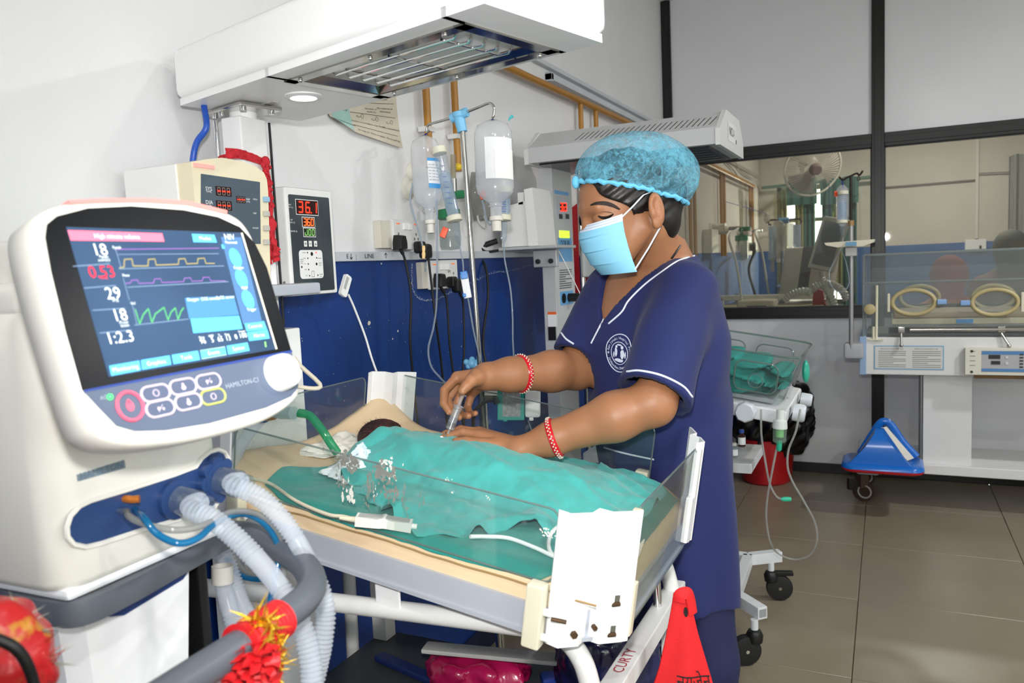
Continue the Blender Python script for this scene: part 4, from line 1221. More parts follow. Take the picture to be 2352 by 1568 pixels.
# ---- breathing hoses
def corr(pts, r, smooth_zones=(), period=.0048, amp=.0011, n=14, step=.0009):
    P = spline(pts, 24); L = [0]
    for a, b_ in zip(P[:-1], P[1:]): L.append(L[-1] + (b_ - a).length)
    N = int(L[-1] / step); Q = []; rs = []; j = 0
    for i in range(N + 1):
        s_ = L[-1] * i / N
        while j < len(L) - 2 and L[j + 1] < s_: j += 1
        t = (s_ - L[j]) / max(L[j + 1] - L[j], 1e-9); Q.append(P[j].lerp(P[j + 1], t))
        f = s_ / L[-1]
        sm = any(a <= f <= b_ for a, b_ in smooth_zones)
        rs.append(r + (0 if sm else amp * math.sin(2 * math.pi * s_ / period)))
    return MB().tube(Q, rs, n)
def hose(pts, zones, label, start=None):
    h = thing('breathing_hose', pts[0], label, 'hose', 'corrugated breathing hoses')
    corr(pts, .0108, zones).build('hose_wall', hose_m, h, angle=70)
    if start is not None:
        a, d = start
        d = d.normalized()
        MB().lathe([(.0165, 0), (.0165, .026), (.0135, .029), (.0135, .040)], a, d, 20, cap=False).build('connector', clr, h)
        MB().lathe([(.009, .004), (.009, .036)], a, d, 16, cap=False).build('inner_sleeve', clr, h)
    return h
dpt = (CAM - p1).dot(CF)
q1 = p1 + UF.z * .012; q2 = p2 + UF.z * .015
d1 = (q1 - CAM).dot(CF); d2 = (q2 - CAM).dot(CF)
hose([q1 + UF.z * .03, D(440, 1166, d1 - .035), D(500, 1200, d1 - .045), D(575, 1268, d1 - .055), D(640, 1345, d1 - .065), D(690, 1430, d1 - .07), D(712, 1510, d1 - .075), D(716, 1600, d1 - .08), D(700, 1720, d1 - .08)], ((.35, .48),), 'corrugated clear hose from the left port of the ventilator, nearer one', (q1, UF.z + V(0, 0, -.15)))
hose([q2 + UF.z * .03, D(535, 1112, d2 - .035), D(600, 1145, d2 - .04), D(660, 1208, d2 - .045), D(712, 1300, d2 - .05), D(746, 1390, d2 - .05), D(742, 1470, d2 - .055), D(728, 1540, d2 - .055), D(712, 1620, d2 - .06), D(700, 1740, d2 - .06)], ((.33, .42),), 'corrugated clear hose from the right port of the ventilator, farther one', (q2, UF.z + V(0, 0, -.12)))
h3 = hose([D(510, 1330, 1.0), D(520, 1370, 1.0), D(540, 1440, .99), D(560, 1500, .98), D(590, 1600, .97)], ((0, .3),), 'short corrugated hose with a grey end cap hanging behind the handle')
MB().lathe([(.0135, 0), (.0135, .022), (.0115, .022), (.0115, .004)], D(511, 1338, 1.0), (D(511, 1308, 1.0) - D(511, 1338, 1.0)), 20, cap=False).build('end_cap', mat('grey_cap', 'BDBBB4', .5), h3)
hose([D(508, 1262, 1.03), D(525, 1300, 1.03), D(548, 1370, 1.02), D(580, 1440, 1.01), D(620, 1540, 1.0)], ((.35, .6),), 'corrugated hose descending behind the grey cap hose')
# ---- thin pressure lines
tb_blue = clear('blue_line_tube', '4FB4DC', .55, '2C9CD0', .08, .9)
tb_grey = clear('clear_line_tube', 'D6D8D8', .45, 'C8C8C4', .08, .9)
n0 = UF.p(*pd1, .012); n1 = UF.p(*pd2, .012); dd = (n1 - CAM).dot(CF)
one(MB().tube(spline([UF.p(*ul(300, 1168), .006), D(330, 1188, dd - .03), D(360, 1225, dd - .035), D(410, 1247, dd - .035), D(455, 1235, dd - .02), D(500, 1198, dd + .02), D(560, 1180, dd + .08), D(610, 1205, dd + .1), D(640, 1260, dd + .11), D(632, 1330, dd + .1), D(615, 1400, dd + .09), D(610, 1460, dd + .09)], 8), .0036, 10), 'pressure_line', tb_blue, 'thin blue pressure tube looping below the ventilator ports', 'tube')
one(MB().tube(spline([n1, D(300, 1188, dd - .02), D(350, 1208, dd - .025), D(410, 1217, dd - .02), D(470, 1205, dd + .0), D(530, 1176, dd + .05), D(590, 1180, dd + .09), D(635, 1215, dd + .105), D(655, 1270, dd + .115), D(648, 1340, dd + .11), D(636, 1420, dd + .1)], 8), .0036, 10), 'pressure_line', tb_grey, 'thin clear grey pressure tube drooping from the lower nozzle', 'tube')
one(MB().tube(spline([D(520, 1280, 1.06), D(548, 1318, 1.05), D(590, 1330, 1.04), D(622, 1322, 1.02), D(640, 1290, 1.03), D(622, 1372, .99), D(618, 1430, .98)], 8), .0036, 10), 'pressure_line', tb_blue, 'blue tube looped under the slate handle', 'tube')
one(MB().tube(spline([D(530, 1270, 1.07), D(560, 1312, 1.06), D(600, 1322, 1.05), D(650, 1310, 1.04), D(640, 1370, 1.0), D(632, 1440, .99)], 8), .0036, 10), 'pressure_line', tb_grey, 'clear tube beside the blue loop under the slate handle', 'tube')
# ---- red cloth and gold tinsel on the handle
redc = mat('red_satin', 'D81F26', .5, var=.2, vscale=40, bump=.3, bscale=90)
gold = mat('gold_foil', 'E8BE3C', .32, .85)
silver = mat('silver_foil', 'D8D6C4', .15, 1.0)
def tinsel(mb, P, n, L, seed, spread=1.0):
    rr = random.Random(seed)
    for i in range(n):
        p = P[rr.randrange(len(P))]
        d = Vector((rr.gauss(0, 1), rr.gauss(0, 1), rr.gauss(0, 1))).normalized()
        s_ = d.cross(Vector((rr.gauss(0, 1), rr.gauss(0, 1), rr.gauss(0, 1)))).normalized() * rr.uniform(.0005, .0013)
        l = rr.uniform(.4, 1) * L; base = p + d * .002
        bend = Vector((rr.gauss(0, .2), rr.gauss(0, .2), rr.gauss(0, .2))) * l
        mb.add([base - s_, base + s_, base + d * l * .5 + s_ + bend * .3, base + d * l * .5 - s_ + bend * .3, base + d * l + bend], [(0, 1, 2, 3), (3, 2, 4)])
    return mb
rc = thing('red_cloth', HZ(600, 1470, .95), 'red cloth wrapped with gold tinsel on the slate cart handle', 'cloth')
hpS = spline(hp, 12)
k0 = min(range(len(hpS)), key=lambda i: (hpS[i] - HZ(640, 1420, HZb)).length); k1 = min(range(len(hpS)), key=lambda i: (hpS[i] - HZ(548, 1487, HZb)).length)
seg = hpS[min(k0, k1):max(k0, k1) + 1]
rs = [.0195 + .0025 * math.sin(i * 1.3) for i in range(len(seg))]
mb = MB(); segS = spline(seg, 5); 
rsS = [.0195 + .003 * mnoise.noise(Vector((i * .21, 0, 1))) for i in range(len(segS))]
mb.tube(segS, rsS, 20); mb.build('wrap', redc, rc)
for (pp, w0, w1, sd) in ((((600, 1480), (596, 1530), (585, 1580), (570, 1640)), .03, .05, 3), (((570, 1500), (560, 1545), (548, 1600)), .02, .04, 8), (((628, 1450), (624, 1500), (612, 1560), (600, 1620)), .012, .03, 6)):
    mb = MB(); dq = (HZ(pp[0][0], pp[0][1], HZb) - CAM).dot(CF) - .012
    fn, nn = rib([D(u, v, dq) for u, v in pp], w0, w1, seed=sd, wob=.022, nrm=-CF); mb.grid(fn, nn, 6, .002, -CF); mb.build('cloth_tail', redc, rc)
tp = [D(u, v, (HZ(600, 1450, HZb) - CAM).dot(CF) - .018) for u, v in ((575, 1428), (600, 1425), (622, 1432), (634, 1460), (632, 1490), (628, 1510), (620, 1530), (600, 1545), (590, 1560), (640, 1520), (560, 1440))]
tag(tinsel(MB(), spline(tp, 6), 300, .024, 3).build('tinsel', gold, rc, smooth=False, flip=False), kind='stuff')
# ---- garland bundle at the left edge, hung on the cart's left side
gb = thing('garland_bundle', D(20, 1490, .62), 'red and gold cloth bundle with foil fringe beside the ventilator cart', 'garland')
rg_m = mat('red_gold_brocade', 'C11E22', .35, col2='C8862E', vscale=45, cthr=(.34, .42), bump=.3, bscale=60)
def gsdf(P):
    c = D(5, 1520, .62)
    d = s_ell(P, c, (.042, .036, .052))
    w_ = np.array([mnoise.noise(Vector(p) * 45) for p in P]) if len(P) < 60000 else 0
    return d + .006 * w_
vv, ff = nets(gsdf, npv(D(5, 1520, .62)) - .075, npv(D(5, 1520, .62)) + .075, .005)
mesh_np('cloth_bundle', vv, ff, rg_m, gb)
fr_ = [D(u, v, .615) for u, v in ((20, 1425), (45, 1432), (62, 1452), (78, 1480), (88, 1510), (96, 1540), (100, 1565))]
tag(tinsel(MB(), spline(fr_, 6), 110, .024, 11).build('foil_fringe', silver, gb, smooth=False, flip=False), kind='stuff')
one(MB().tube(spline([D(-30, 1462, .56), D(0, 1470, .565), D(35, 1488, .57), D(60, 1520, .575), (D(78, 1570, .58)), D(90, 1640, .58)], 8), .0042, 10), 'black_cable', black_pl, 'black cable arching across the red garland bundle', 'cable')
# ================================================================== things on and along the left wall
plate_w = mat('switch_plate', 'DEDFDF', .35, var=.03)
wfr = Fr((XL, 0, 0), (0, 1, 0), (0, 0, 1), (1, 0, 0))
def wy(u, v, x=XL + .03):
    p = HX(u, v, x); return p.y, p.z
orange_l = mat('orange_neon', 'F08040', .4, emit='FF6020', estr=.3)
def socket_board(px0, px1, label, lower=False):
    (a0, b1), (a1, b0) = wy(*px0), wy(*px1)
    t = thing('switch_board', (XL + .02, (a0 + a1) / 2, b0), label, 'switch board', 'wall switch boards')
    MB().box(wfr, a0 - (.05 if not lower else .03), a1, b0 + .004, b1 - .004, .0, .024, .003).build('back_box', mat('board_box', 'CFCBBE', .5), t)
    MB().box(wfr, a0, a1, b0, b1, .02, .032, .003).build('face_plate', plate_w, t)
    w_, h = a1 - a0, b1 - b0; ac = (a0 + a1) / 2
    for s_ in (-1, 1):
        MB().box(wfr, ac + s_ * w_ * .09 - w_ * .07, ac + s_ * w_ * .09 + w_ * .07, b0 + h * .66, b0 + h * .88, .03, .037, .0015).build('switch', mat('switch_white', 'F2F2F2', .3), t)
        MB().box(wfr, ac + s_ * w_ * .33 - w_ * .06, ac + s_ * w_ * .33 + w_ * .06, b0 + h * .84, b0 + h * .88, .03, .033).build('neon', orange_l, t)
        g = Print()
        for (da, db) in ((0, .52), (-.07, .36), (.07, .36)):
            g.disc(wfr, ac + s_ * w_ * .33 + da * w_, b0 + h * db, .0035, .0045, c=.0325)
        g.build('socket_hole', mat('socket_dark', '77746E', .6), t)
    return t, (a0, a1, b0, b1)
sb1, B1 = socket_board((901, 503), (966, 573), 'white switch board above the blue dado with two black plugs')
sb2, B2 = socket_board((985, 598), (1052, 660), 'white switch board set into the blue dado below the line marks', True)
Print().t('UPS', wfr, *wy(1030, 624), .012, c=.0326).build('lettering', ink, sb2)
def plug(u, v, side, cord, label):
    a, b = wy(u, v, XL + .06)
    t = thing('power_plug', (XL + .05, a, b), label, 'plug', 'black power plugs')
    if not side:
        pr_ = [(-.019, -.020), (.019, -.020), (.019, .0), (.012, .020), (-.012, .020), (-.019, .0)]
        MB().plates([[wfr.p(a + x, b + y, .034) for x, y in pr_], [wfr.p(a + x, b + y, .048) for x, y in pr_], [wfr.p(a + x * .75, b + y * .85, .060) for x, y in pr_]]).build('body', black_pl, t, angle=30)
        st_ = wfr.p(a, b - .018, .046)
    else:
        MB().box(wfr, a - .014, a + .016, b - .016, b + .018, .034, .062, .007).build('body', black_pl, t)
        MB().box(wfr, a - .008, a + .030, b - .032, b + .010, .046, .075, .009).build('cord_elbow', black_pl, t)
        st_ = wfr.p(a + .022, b - .03, .060)
    pts = [st_] + [HX(uu, vv, XL + xx) for uu, vv, xx in cord]
    P = spline(pts, 8)
    MB().tube(P, .0034, 10).build('cord', black_rub, t)
    MB().tube(P[:5], .0052, 10).build('strain_relief', black_rub, t)
    return t
plug(929, 556, False, ((931, 600, .05), (944, 680, .06), (942, 780, .06), (950, 880, .05), (962, 1000, .04), (970, 1150, .04)), 'black plug in the left socket of the upper board')
plug(972, 568, True, ((985, 600, .07), (1000, 730, .08), (1012, 820, .06), (1022, 920, .05), (1030, 1010, .05), (1035, 1150, .05)), 'black angled plug in the right socket of the upper board')
plug(1020, 643, False, ((1026, 690, .05), (1032, 780, .05), (1042, 860, .05), (1058, 940, .05), (1070, 1020, .05), (1080, 1150, .05)), 'black plug in the left socket of the lower board')
plug(1046, 648, True, ((1064, 700, .05), (1066, 800, .05), (1063, 860, .05), (1066, 960, .05), (1070, 1100, .05)), 'black angled plug in the right socket of the lower board')
# ---- paper score chart on the wall
paper = mat('aged_paper', 'CFC6B4', .8, var=.12, vscale=8)
po = thing('wall_poster', (XL + .01, 1.72, 1.72), 'aged newborn score chart poster curling off the wall behind the hood', 'poster')
pp0 = [wy(u, v, XL + .006) for u, v in ((742, 175), (905, 135), (922, 341), (760, 290))]
def pfn(u, v):
    a = (pp0[0][0] * (1 - u) + pp0[1][0] * u) * (1 - v) + (pp0[3][0] * (1 - u) + pp0[2][0] * u) * v
    b = (pp0[0][1] * (1 - u) + pp0[1][1] * u) * (1 - v) + (pp0[3][1] * (1 - u) + pp0[2][1] * u) * v
    return a, b
def pz(u, v): return .004 + .022 * max(0, v - .45) ** 2 * (1.2 + .5 * u) + .004 * math.sin(5 * u) * v
def psurf(u, v, e=0.0):
    a, b = pfn(u, v)
    if v > .8 and u < .28: b += (v - .8) * .10 * (1 - u / .28); a += (v - .8) * .05 * (1 - u / .28)
    return wfr.p(a, b, pz(u, v) + e)
MB().grid(psurf, 16, 16).build('sheet', paper, po)
MB().grid(lambda u, v: psurf(.03 + .235 * u, .0 + .98 * v, .0006), 6, 16).build('teal_column', mat('poster_teal', 'A4C9C2', .8, var=.1, vscale=20), po)
txp = Print()
def ptext(s_, u, v, size):
    vs, fs = text_geo(s_, size)
    W_, H_ = .155, .195
    txp.mb.add([psurf(u + x / W_, v - y / H_, .0012) for x, y in vs], fs)
for s_, u, v, z_ in (('Activity', .13, .63, .011), ('Respiration', .15, .88, .010), ('Active movement', .40, .80, .006), ('Arms, legs flexed', .62, .80, .006), ('No movement', .85, .80, .007), ('Strong cry', .40, .93, .006), ('Slow, irregular', .62, .93, .006), ('No breathing', .86, .93, .006), ('No response to', .80, .56, .006), ('stimulation', .80, .60, .006), ('Grimace or', .58, .58, .006), ('weak cry', .58, .62, .006), ('No pulse', .78, .45, .006)):
    ptext(s_, u, v, z_)
for v in (.50, .66, .87):
    txp.mb.tube([psurf(.27 + .68 * k / 10, v + .0, .0010) for k in range(11)], .0005, 4)
for (u, v) in ((.40, .71), (.62, .72), (.85, .73)):
    txp.mb.ring(psurf(u + .03, v - .01, .001), (1, 0, 0), .0055, .0004, 14, 4)
    txp.mb.tube([psurf(u + .005, v, .001), psurf(u - .03, v + .015, .001), psurf(u - .06, v + .0, .001), psurf(u - .03, v - .01, .001)], .0005, 4)
txp.build('print', mat('poster_ink', '4A4540', .7), po)
# ---- infusion stand
IVY = 1.85
iv_top, iv_bot = HY(1060, 270, IVY), HY(1113, 990, IVY)
iv_dir = (iv_top - iv_bot).normalized()
def ivp(z): return iv_bot + iv_dir * ((z - iv_bot.z) / iv_dir.z)
IV = thing('infusion_stand', ivp(0), 'steel infusion stand with a light blue hub behind the infant bed', 'infusion stand')
lblue = mat('light_blue_plastic', '7CC0EA', .35)
MB().cyl(ivp(.98), ivp(1.70), .0072, n=16).build('upper_pole', steel, IV)
MB().cyl(ivp(.10), ivp(1.0), .0125, n=18).build('lower_pole', steel, IV)
def il(u, v, y=IVY): return HY(u, v, y)
MB().tube(spline([il(1062, 303), il(1058, 285), il(1055, 268), il(1054, 258)], 4), [.0135] * 4 + [.0145] * 4 + [.018] * 4 + [.018], 16).build('hub', lblue, IV)
MB().cyl(il(1037, 272), il(1073, 257), .0125, n=16).build('hub_arm', lblue, IV)
MB().tube(spline([il(1040, 270), il(1005, 280), il(985, 286), il(980, 296), il(981, 303), il(986, 300)], 6), .0034, 10).build('hook', steel, IV)
MB().tube(spline([il(1070, 258), il(1105, 244), il(1124, 237), il(1134, 246), il(1134, 264), il(1130, 272)], 6), .0034, 10).build('hook', steel, IV)
kb = il(1085, 832)
MB().lathe([(.012, 0), (.012, .018)], ivp(1.0) - V(.0, 0, .006), (0, 0, 1), 18).build('height_collar', lblue, IV)
kn = MB()
for k in range(5):
    t = R_(72 * k + 18); kn.ball(il(1084, 834) + CR * .016 * math.cos(t) + CU * .010 * math.sin(t), .0085, 12)
kn.ball(il(1084, 834), .014, 12); kn.build('star_knob', lblue, IV)
MB().cyl(il(1092, 834), ivp(1.005), .005, n=10).build('knob_stem', lblue, IV)
for k in range(5):
    t = R_(72 * k + 10); b0 = ivp(.11)
    e = b0 + V(math.cos(t), math.sin(t), 0) * .20; e.z = .065
    MB().tube([b0, e], .011, 10).build('foot', lblue, IV)
    MB().cyl(e + V(0, 0, -.065 + .025) + V(-.008, 0, 0), e + V(0, 0, -.065 + .025) + V(.008, 0, 0), .025, n=16).build('castor_wheel', black_rub, IV)
# ---- hanging bottles and burettes
bott = clear('soft_bottle_plastic', 'FBFCFE', .42, 'FCFDFF', .12, .8, 1.45)
liquid = clear('bottle_contents', 'FBFDFF', .12, 'F4F8FC', .03, .6, 1.33)
label_w = mat('bottle_label', 'EDEFF2', .6, var=.05, vscale=60)
blue_tie = mat('blue_tie', '1E2E8C', .5)
def iv_bottle(u0, v0, u1, v1, wpx, label, depth, hook):
    top, bot = D(u0, v0, depth), D(u1, v1, depth)
    ax = bot - top; L = ax.length; ax.normalize()
    s_ = depth / FPX; r = wpx * s_ / 2
    t = thing('infusion_bottle', bot, label, 'bottle', 'hanging infusion bottles')
    prof = [(r * .25, 0), (r * .80, .012), (r * .97, .03), (r, .05), (r * .985, L * .42), (r * 1.0, L * .45), (r, L * .68), (r * .93, L * .75), (r * .62, L * .81), (r * .34, L * .845), (r * .32, L * .87), (r * .40, L * .875), (r * .40, L * .885), (r * .30, L * .89), (r * .30, L)]
    MB().lathe(prof, top, ax, 28, xdir=CR, sx=1.0, sy=.62).build('bottle', bott, t, angle=60)
    MB().lathe([(r * .95, L * .44), (r * .95, L * .68), (r * .88, L * .75), (r * .56, L * .81), (r * .28, L * .86)], top, ax, 24, xdir=CR, sx=1.0, sy=.60).build('contents', liquid, t)
    MB().lathe([(r * .36, L * .99), (r * .36, L * 1.03), (r * .25, L * 1.04), (r * .25, L * 1.14)], top, ax, 18).build('stopper', mat('stopper_white', 'E8E6DC', .5), t)
    fr = Fr(top, CR, -ax, -CF)
    MB().tube([top + CR * -.004, hook + V(0, 0, -.004), top + CR * .004], .0018, 6).build('hanger', blue_tie, t)
    return t, fr, r, L
dp = (ivp(1.5) - CAM).dot(CF)
t, fr, r, L = iv_bottle(974, 312, 988, 508, 68, 'clear infusion bottle with blue printed label on the left hook', dp - .01, il(981, 303))
def on_bottle(fr, r, a, b, e=.0015): return fr.p(a, b, math.sqrt(max(0, 1 - (a / r) ** 2)) * r * .62 + e)
def blabel(fr, r, a0, a1, b0, b1, m, parent, name, e=.0012):
    return MB().grid(lambda u, v: on_bottle(fr, r, a0 + (a1 - a0) * u, b0 + (b1 - b0) * v, e), 8, 2).build(name, m, parent)
blabel(fr, r, r * .15, r * .88, -L * .62, -L * .28, label_w, t, 'paper_label')
blabel(fr, r, r * .15, r * .88, -L * .315, -L * .28, mat('label_blue', '3F98DA', .5), t, 'label_stripe', .0018)
blabel(fr, r, r * .15, r * .88, -L * .63, -L * .575, mat('label_blue', '3F98DA', .5), t, 'label_stripe', .0018)
g = Print()
for k in range(6): 
    vs, fs = text_geo('DEXTROSE 10%' if k == 1 else 'NS 500 ml', .0055)
    g.mb.add([on_bottle(fr, r, r * .5 + x, -L * (.36 + .035 * k) + y, .002) for x, y in vs], fs)
g.build('label_print', mat('label_ink', '54627A', .6), t)
t, fr, r, L = iv_bottle(1131, 276, 1140, 500, 88, 'larger clear infusion bottle with white tape label on the right hook', dp - .03, il(1132, 270))
blabel(fr, r, -r * .45, r * .95, -L * .62, -L * .20, label_w, t, 'tape_label')
blabel(fr, r, r * .05, r * .97, -L * .62, -L * .32, mat('tape_white', 'F4F4F2', .5), t, 'tape_label', .0022)
MB().tube([D(1168, 277, dp - .03), D(1172, 270, dp - .03), D(1178, 266, dp - .03)], [.0015, .0035, .0045], 8).build('needle', mat('teal_needle', '4FC0C4', .4), t)
bur_m = clear('burette_plastic', 'F2F6FA', .15, 'EAF2FA', .05, .9)
cap_c = mat('burette_cap', 'DEDCC8', .45)
def burette(p, q, r, dend, label, tubepts):
    t = thing('burette_set', q, label, 'burette', 'drip burettes')
    ax = (q - p).normalized(); L = (q - p).length
    MB().lathe([(r, .004), (r, L - .004)], p, ax, 22, cap=False).build('chamber', bur_m, t)
    MB().lathe([(r * .93, L * .35), (r * .93, L - .006)], p, ax, 20).build('fluid', clear('burette_fluid', 'F4F9FE', .30, 'D8EAFA', .05, .5), t)
    MB().lathe([(r * .5, -.006), (r * 1.18, -.004), (r * 1.18, .012), (r, .013)], p, ax, 22).build('cap', cap_c, t)
    MB().lathe([(r, L - .012), (r * 1.22, L - .010), (r * 1.22, L + .003), (r * .6, L + .006)], p, ax, 22).build('cap', cap_c, t)
    g = Print()
    for k in range(9):
        g.mb.tube([p + ax * (L * (.18 + .075 * k)) + CR * r * s_ * .35 - CF * r * 1.0 for s_ in (-1, 1)], .0005, 4)
    g.build('scale', mat('scale_blue', '3B62C0', .5), t)
    MB().lathe([(r * .55, 0), (r * .58, .006), (r * .52, .045), (r * .3, .054), (r * .18, .058)], q + ax * .006, (dend - q).normalized(), 16).build('drip_chamber', clear('drip_chamber', 'EEF4F8', .12, 'E4EEF4', .04, 1.0), t)
    MB().tube(spline([dend] + tubepts, 8), .0022, 8).build('line', clear('infusion_line', 'E2EAF2', .45, 'D8E2EC', .1, .9), t)
    return t
bt = burette(D(1008, 343, dp - .04), D(1044, 505, dp - .05), .0165, D(1055, 562, dp - .05), 'tilted drip burette with cream caps between the bottles', [D(1063, 600, dp - .04), D(1066, 640, dp - .03), D(1076, 690, dp - .02), D(1088, 760, dp - .02), D(1104, 828, dp - .03)])
MB().box(Fr(D(1070, 655, dp - .036), (CR + CU * .18), (CU - CR * .18), -CF), -.010, .010, -.034, .030, -.006, .006, .002).build('roller_clamp', mat('clamp_white', 'F0F2F4', .4), bt)
MB().box(Fr(D(1066, 632, dp - .040), (CR + CU * .18), (CU - CR * .18), -CF), -.009, .009, -.010, .010, -.008, .008, .002).build('clamp_wheel', mat('clamp_blue', '2F86D8', .4), bt)
MB().box(Fr(D(1068, 678, dp - .040), (CR + CU * .18), (CU - CR * .18), -CF), -.006, .003, -.005, .005, -.006, .008, .002).build('clamp_wheel', mat('clamp_blue', '2F86D8', .4), bt)
burette(D(1160, 432, dp - .005), D(1157, 503, dp - .005), .0165, D(1157, 560, dp - .01), 'drip burette behind the larger bottle', [D(1160, 600, dp), D(1172, 660, dp), D(1177, 720, dp), D(1178, 780, dp - .02), D(1181, 832, dp - .04)])
tb_ln = MATS['infusion_line']
vent = one(MB().tube(spline([D(948, 420, dp), D(942, 455, dp - .01), D(950, 490, dp - .01), D(966, 545, dp - .02), D(974, 580, dp - .03)], 8), .0026, 8), 'infusion_tube', tb_ln, 'clear tube ending in a cream connector left of the bottles', 'tube')
MB().lathe([(.0035, 0), (.0048, .008), (.0036, .016), (.0052, .02), (.0040, .034)], D(973, 564, dp - .03), -CU, 12).build('connector', mat('connector_cream', 'F0C98C', .4), vent)
MB().lathe([(.003, 0), (.003, .02), (.001, .026)], D(977, 602, dp - .03), -CU, 10).build('needle_cap', clr, vent)
one(MB().tube(spline([D(1004, 340, dp - .02), D(1003, 430, dp - .02), D(1004, 560, dp - .03), D(1003, 690, dp - .03), D(996, 750, dp - .04), D(984, 800, dp - .05), D(990, 840, dp - .07), D(1010, 866, dp - .1), D(1026, 882, dp - .14)], 8), .0026, 8), 'infusion_tube', tb_ln, 'long clear tube falling from the left bottle to the bed', 'tube')
ot = one(MB().tube(spline([D(1100, 440, dp + .01), D(1110, 470, dp), D(1116, 500, dp), D(1126, 516, dp), D(1136, 500, dp - .01)], 8), .0028, 8), 'infusion_tube', tb_ln, 'short clear tube with an orange clamp under the larger bottle', 'tube')
MB().box(Fr(D(1108, 448, dp - .003), CR + CU * .3, CU - CR * .3, -CF), -.008, .008, -.011, .011, -.005, .005, .002).build('orange_clamp', mat('clamp_orange', 'F2552A', .4), ot)
oc = one(MB().box(Fr(D(1020, 534, dp - .03), CR - CU * .4, CU + CR * .4, -CF), -.008, .008, -.014, .014, -.005, .005, .002), 'slide_clamp', mat('clamp_orange', 'F2552A', .4), 'orange slide clamp beside the tilted burette', 'clamp')
# ---- oxygen outlet with humidifier bottle on the wall
ox = thing('oxygen_humidifier', (XL + .06, 2.2, 1.36), 'oxygen flowmeter with green fittings and a clear humidifier bottle behind the infusion bottles', 'oxygen flowmeter')
OX = XL + .085
green_p = mat('green_plastic', '137A4A', .4)
def ol(u, v, x=OX): return HX(u, v, x)
bell = mat('bell_cream', 'DCD9CE', .4)
for (u, v, s_) in ((944, 396, .8), (936, 432, 1.0)):
    c = HX(u, v, XL); MB().lathe([(.034 * s_, 0), (.034 * s_, .004), (.022 * s_, .012), (.018 * s_, .030), (.024 * s_, .034), (.020 * s_, .05), (.006, .055)], c, (1, 0, 0), 24).build('wall_outlet', bell, ox)
MB().cyl(ol(1041, 412), ol(1041, 356), .0085, n=16).build('flow_tube', clear('flow_tube', 'E6E2D6', .3, 'D8D2C0', .05, 1), ox)
MB().cyl(ol(1042, 440), ol(1041, 410), .010, n=16).build('flow_body', steel, ox)
MB().cyl(ol(1040, 425), ol(1040, 425) + V(-.085, 0, 0), .008, n=14).build('inlet', steel, ox)
MB().cyl(ol(1040, 448), ol(1062, 446), .013, n=18).build('green_knob', green_p, ox)
MB().ball(ol(1052, 383), .012, 12).build('yellow_cap', mat('yellow_plastic', 'D8B62A', .4), ox)
MB().lathe([(.010, -.03), (.010, 0), (.032, .004), (.034, .03), (.028, .034)], ol(1031, 478) , (0, 0, -1), 26).build('bottle_cap', green_p, ox)
MB().lathe([(.029, 0), (.031, .02), (.031, .085), (.027, .096), (.004, .098)], ol(1031, 497), (0, 0, -1), 26).build('bottle', clear('humidifier_bottle', 'E2E6E4', .14, 'CFD6D4', .05, 1.0), ox)
MB().lathe([(.028, .058), (.028, .088), (.02, .093)], ol(1031, 497), (0, 0, -1), 24).build('water', liquid, ox)
mk = thing('oxygen_mask', ol(1105, 520, XL + .06), 'grey translucent mask bag hanging on the wall behind the larger bottle', 'mask')
def mfn(u, v):
    a = 2 * math.pi * u
    uu = 1108 + (26 + 6 * math.sin(v * 3)) * math.cos(a) * (1 - .25 * v); vv = 395 + 112 * v
    return HX(uu, vv, XL + .03 + .025 * (1 + math.sin(a)) * math.sin(math.pi * min(1, v * .9 + .08)))
MB().grid(mfn, 20, 12).build('bag', clear('mask_vinyl', 'D6D6D2', .35, 'BFBFBC', .1, .9), mk)
MB().ring(HX(1107, 506, XL + .05), (1, 0, .3), .027, .0035, 24, 8).build('rim', mat('mask_rim', 'B6B6B0', .4), mk)
# ---- second warmer
W2 = thing('radiant_warmer', (-1.0, 2.7, 0), 'grey radiant warmer with slotted hood and red 36.3 display behind the nurse', 'infant warmer')
g2 = mat('light_grey_enamel', 'BFC1C3', .35, var=.03)
g2w = mat('warm_white_enamel', 'D2D3D2', .35)
cx0, cx1, cy0, cy1 = -1.117, -1.066, 2.60, 2.79
MB().wbox(cx0, cx1, cy0, cy1, .12, 1.665, .003).build('column', g2, W2)
MB().wbox(-1.20, -1.0, 2.50, 2.90, .10, .16, .01).build('base', g2, W2)
for x in (-1.15, -1.04):
    for y in (2.54, 2.86):
        MB().cyl((x, y - .012, .05), (x, y + .012, .05), .05, n=18).build('castor_wheel', black_rub, W2)
hs = [(2.46, 1.640), (2.46, 1.690), (2.57, 1.752), (2.80, 1.752), (2.88, 1.690), (2.88, 1.640)]
HS = Fr((0, 0, 0), (0, 1, 0), (0, 0, 1), (1, 0, 0))
hx0, hx1 = -1.105, -.455
h2 = MB().prism(hs, HS, hx0 + .012, hx1 - .012).build('hood', g2, W2, angle=20)
for (xa, xb) in ((hx0, hx0 + .014), (hx1 - .014, hx1)):
    MB().prism([(a + (.004 if a > 2.7 else -.004), b + (.004 if b > 1.7 else -.004)) for a, b in hs], HS, xa, xb).build('end_cap', g2w, h2, angle=20)
MB().wbox(hx0 + .04, hx1 - .04, 2.49, 2.85, 1.634, 1.642).build('reflector', mat('dark_reflector', '35383A', .25, .7), h2)
for k in range(6):
    y = 2.52 + .06 * k
    MB().tube([V(hx0 + .3, y, 1.630), V(hx1 - .05, y, 1.630)], .002, 6).build('guard_wire', steel, h2)
sn = V(0, -(1.752 - 1.690), .11).normalized(); sdir = V(0, .11, .062).normalized()
SF = Fr((0, 2.46, 1.690), (1, 0, 0), sdir, sn)
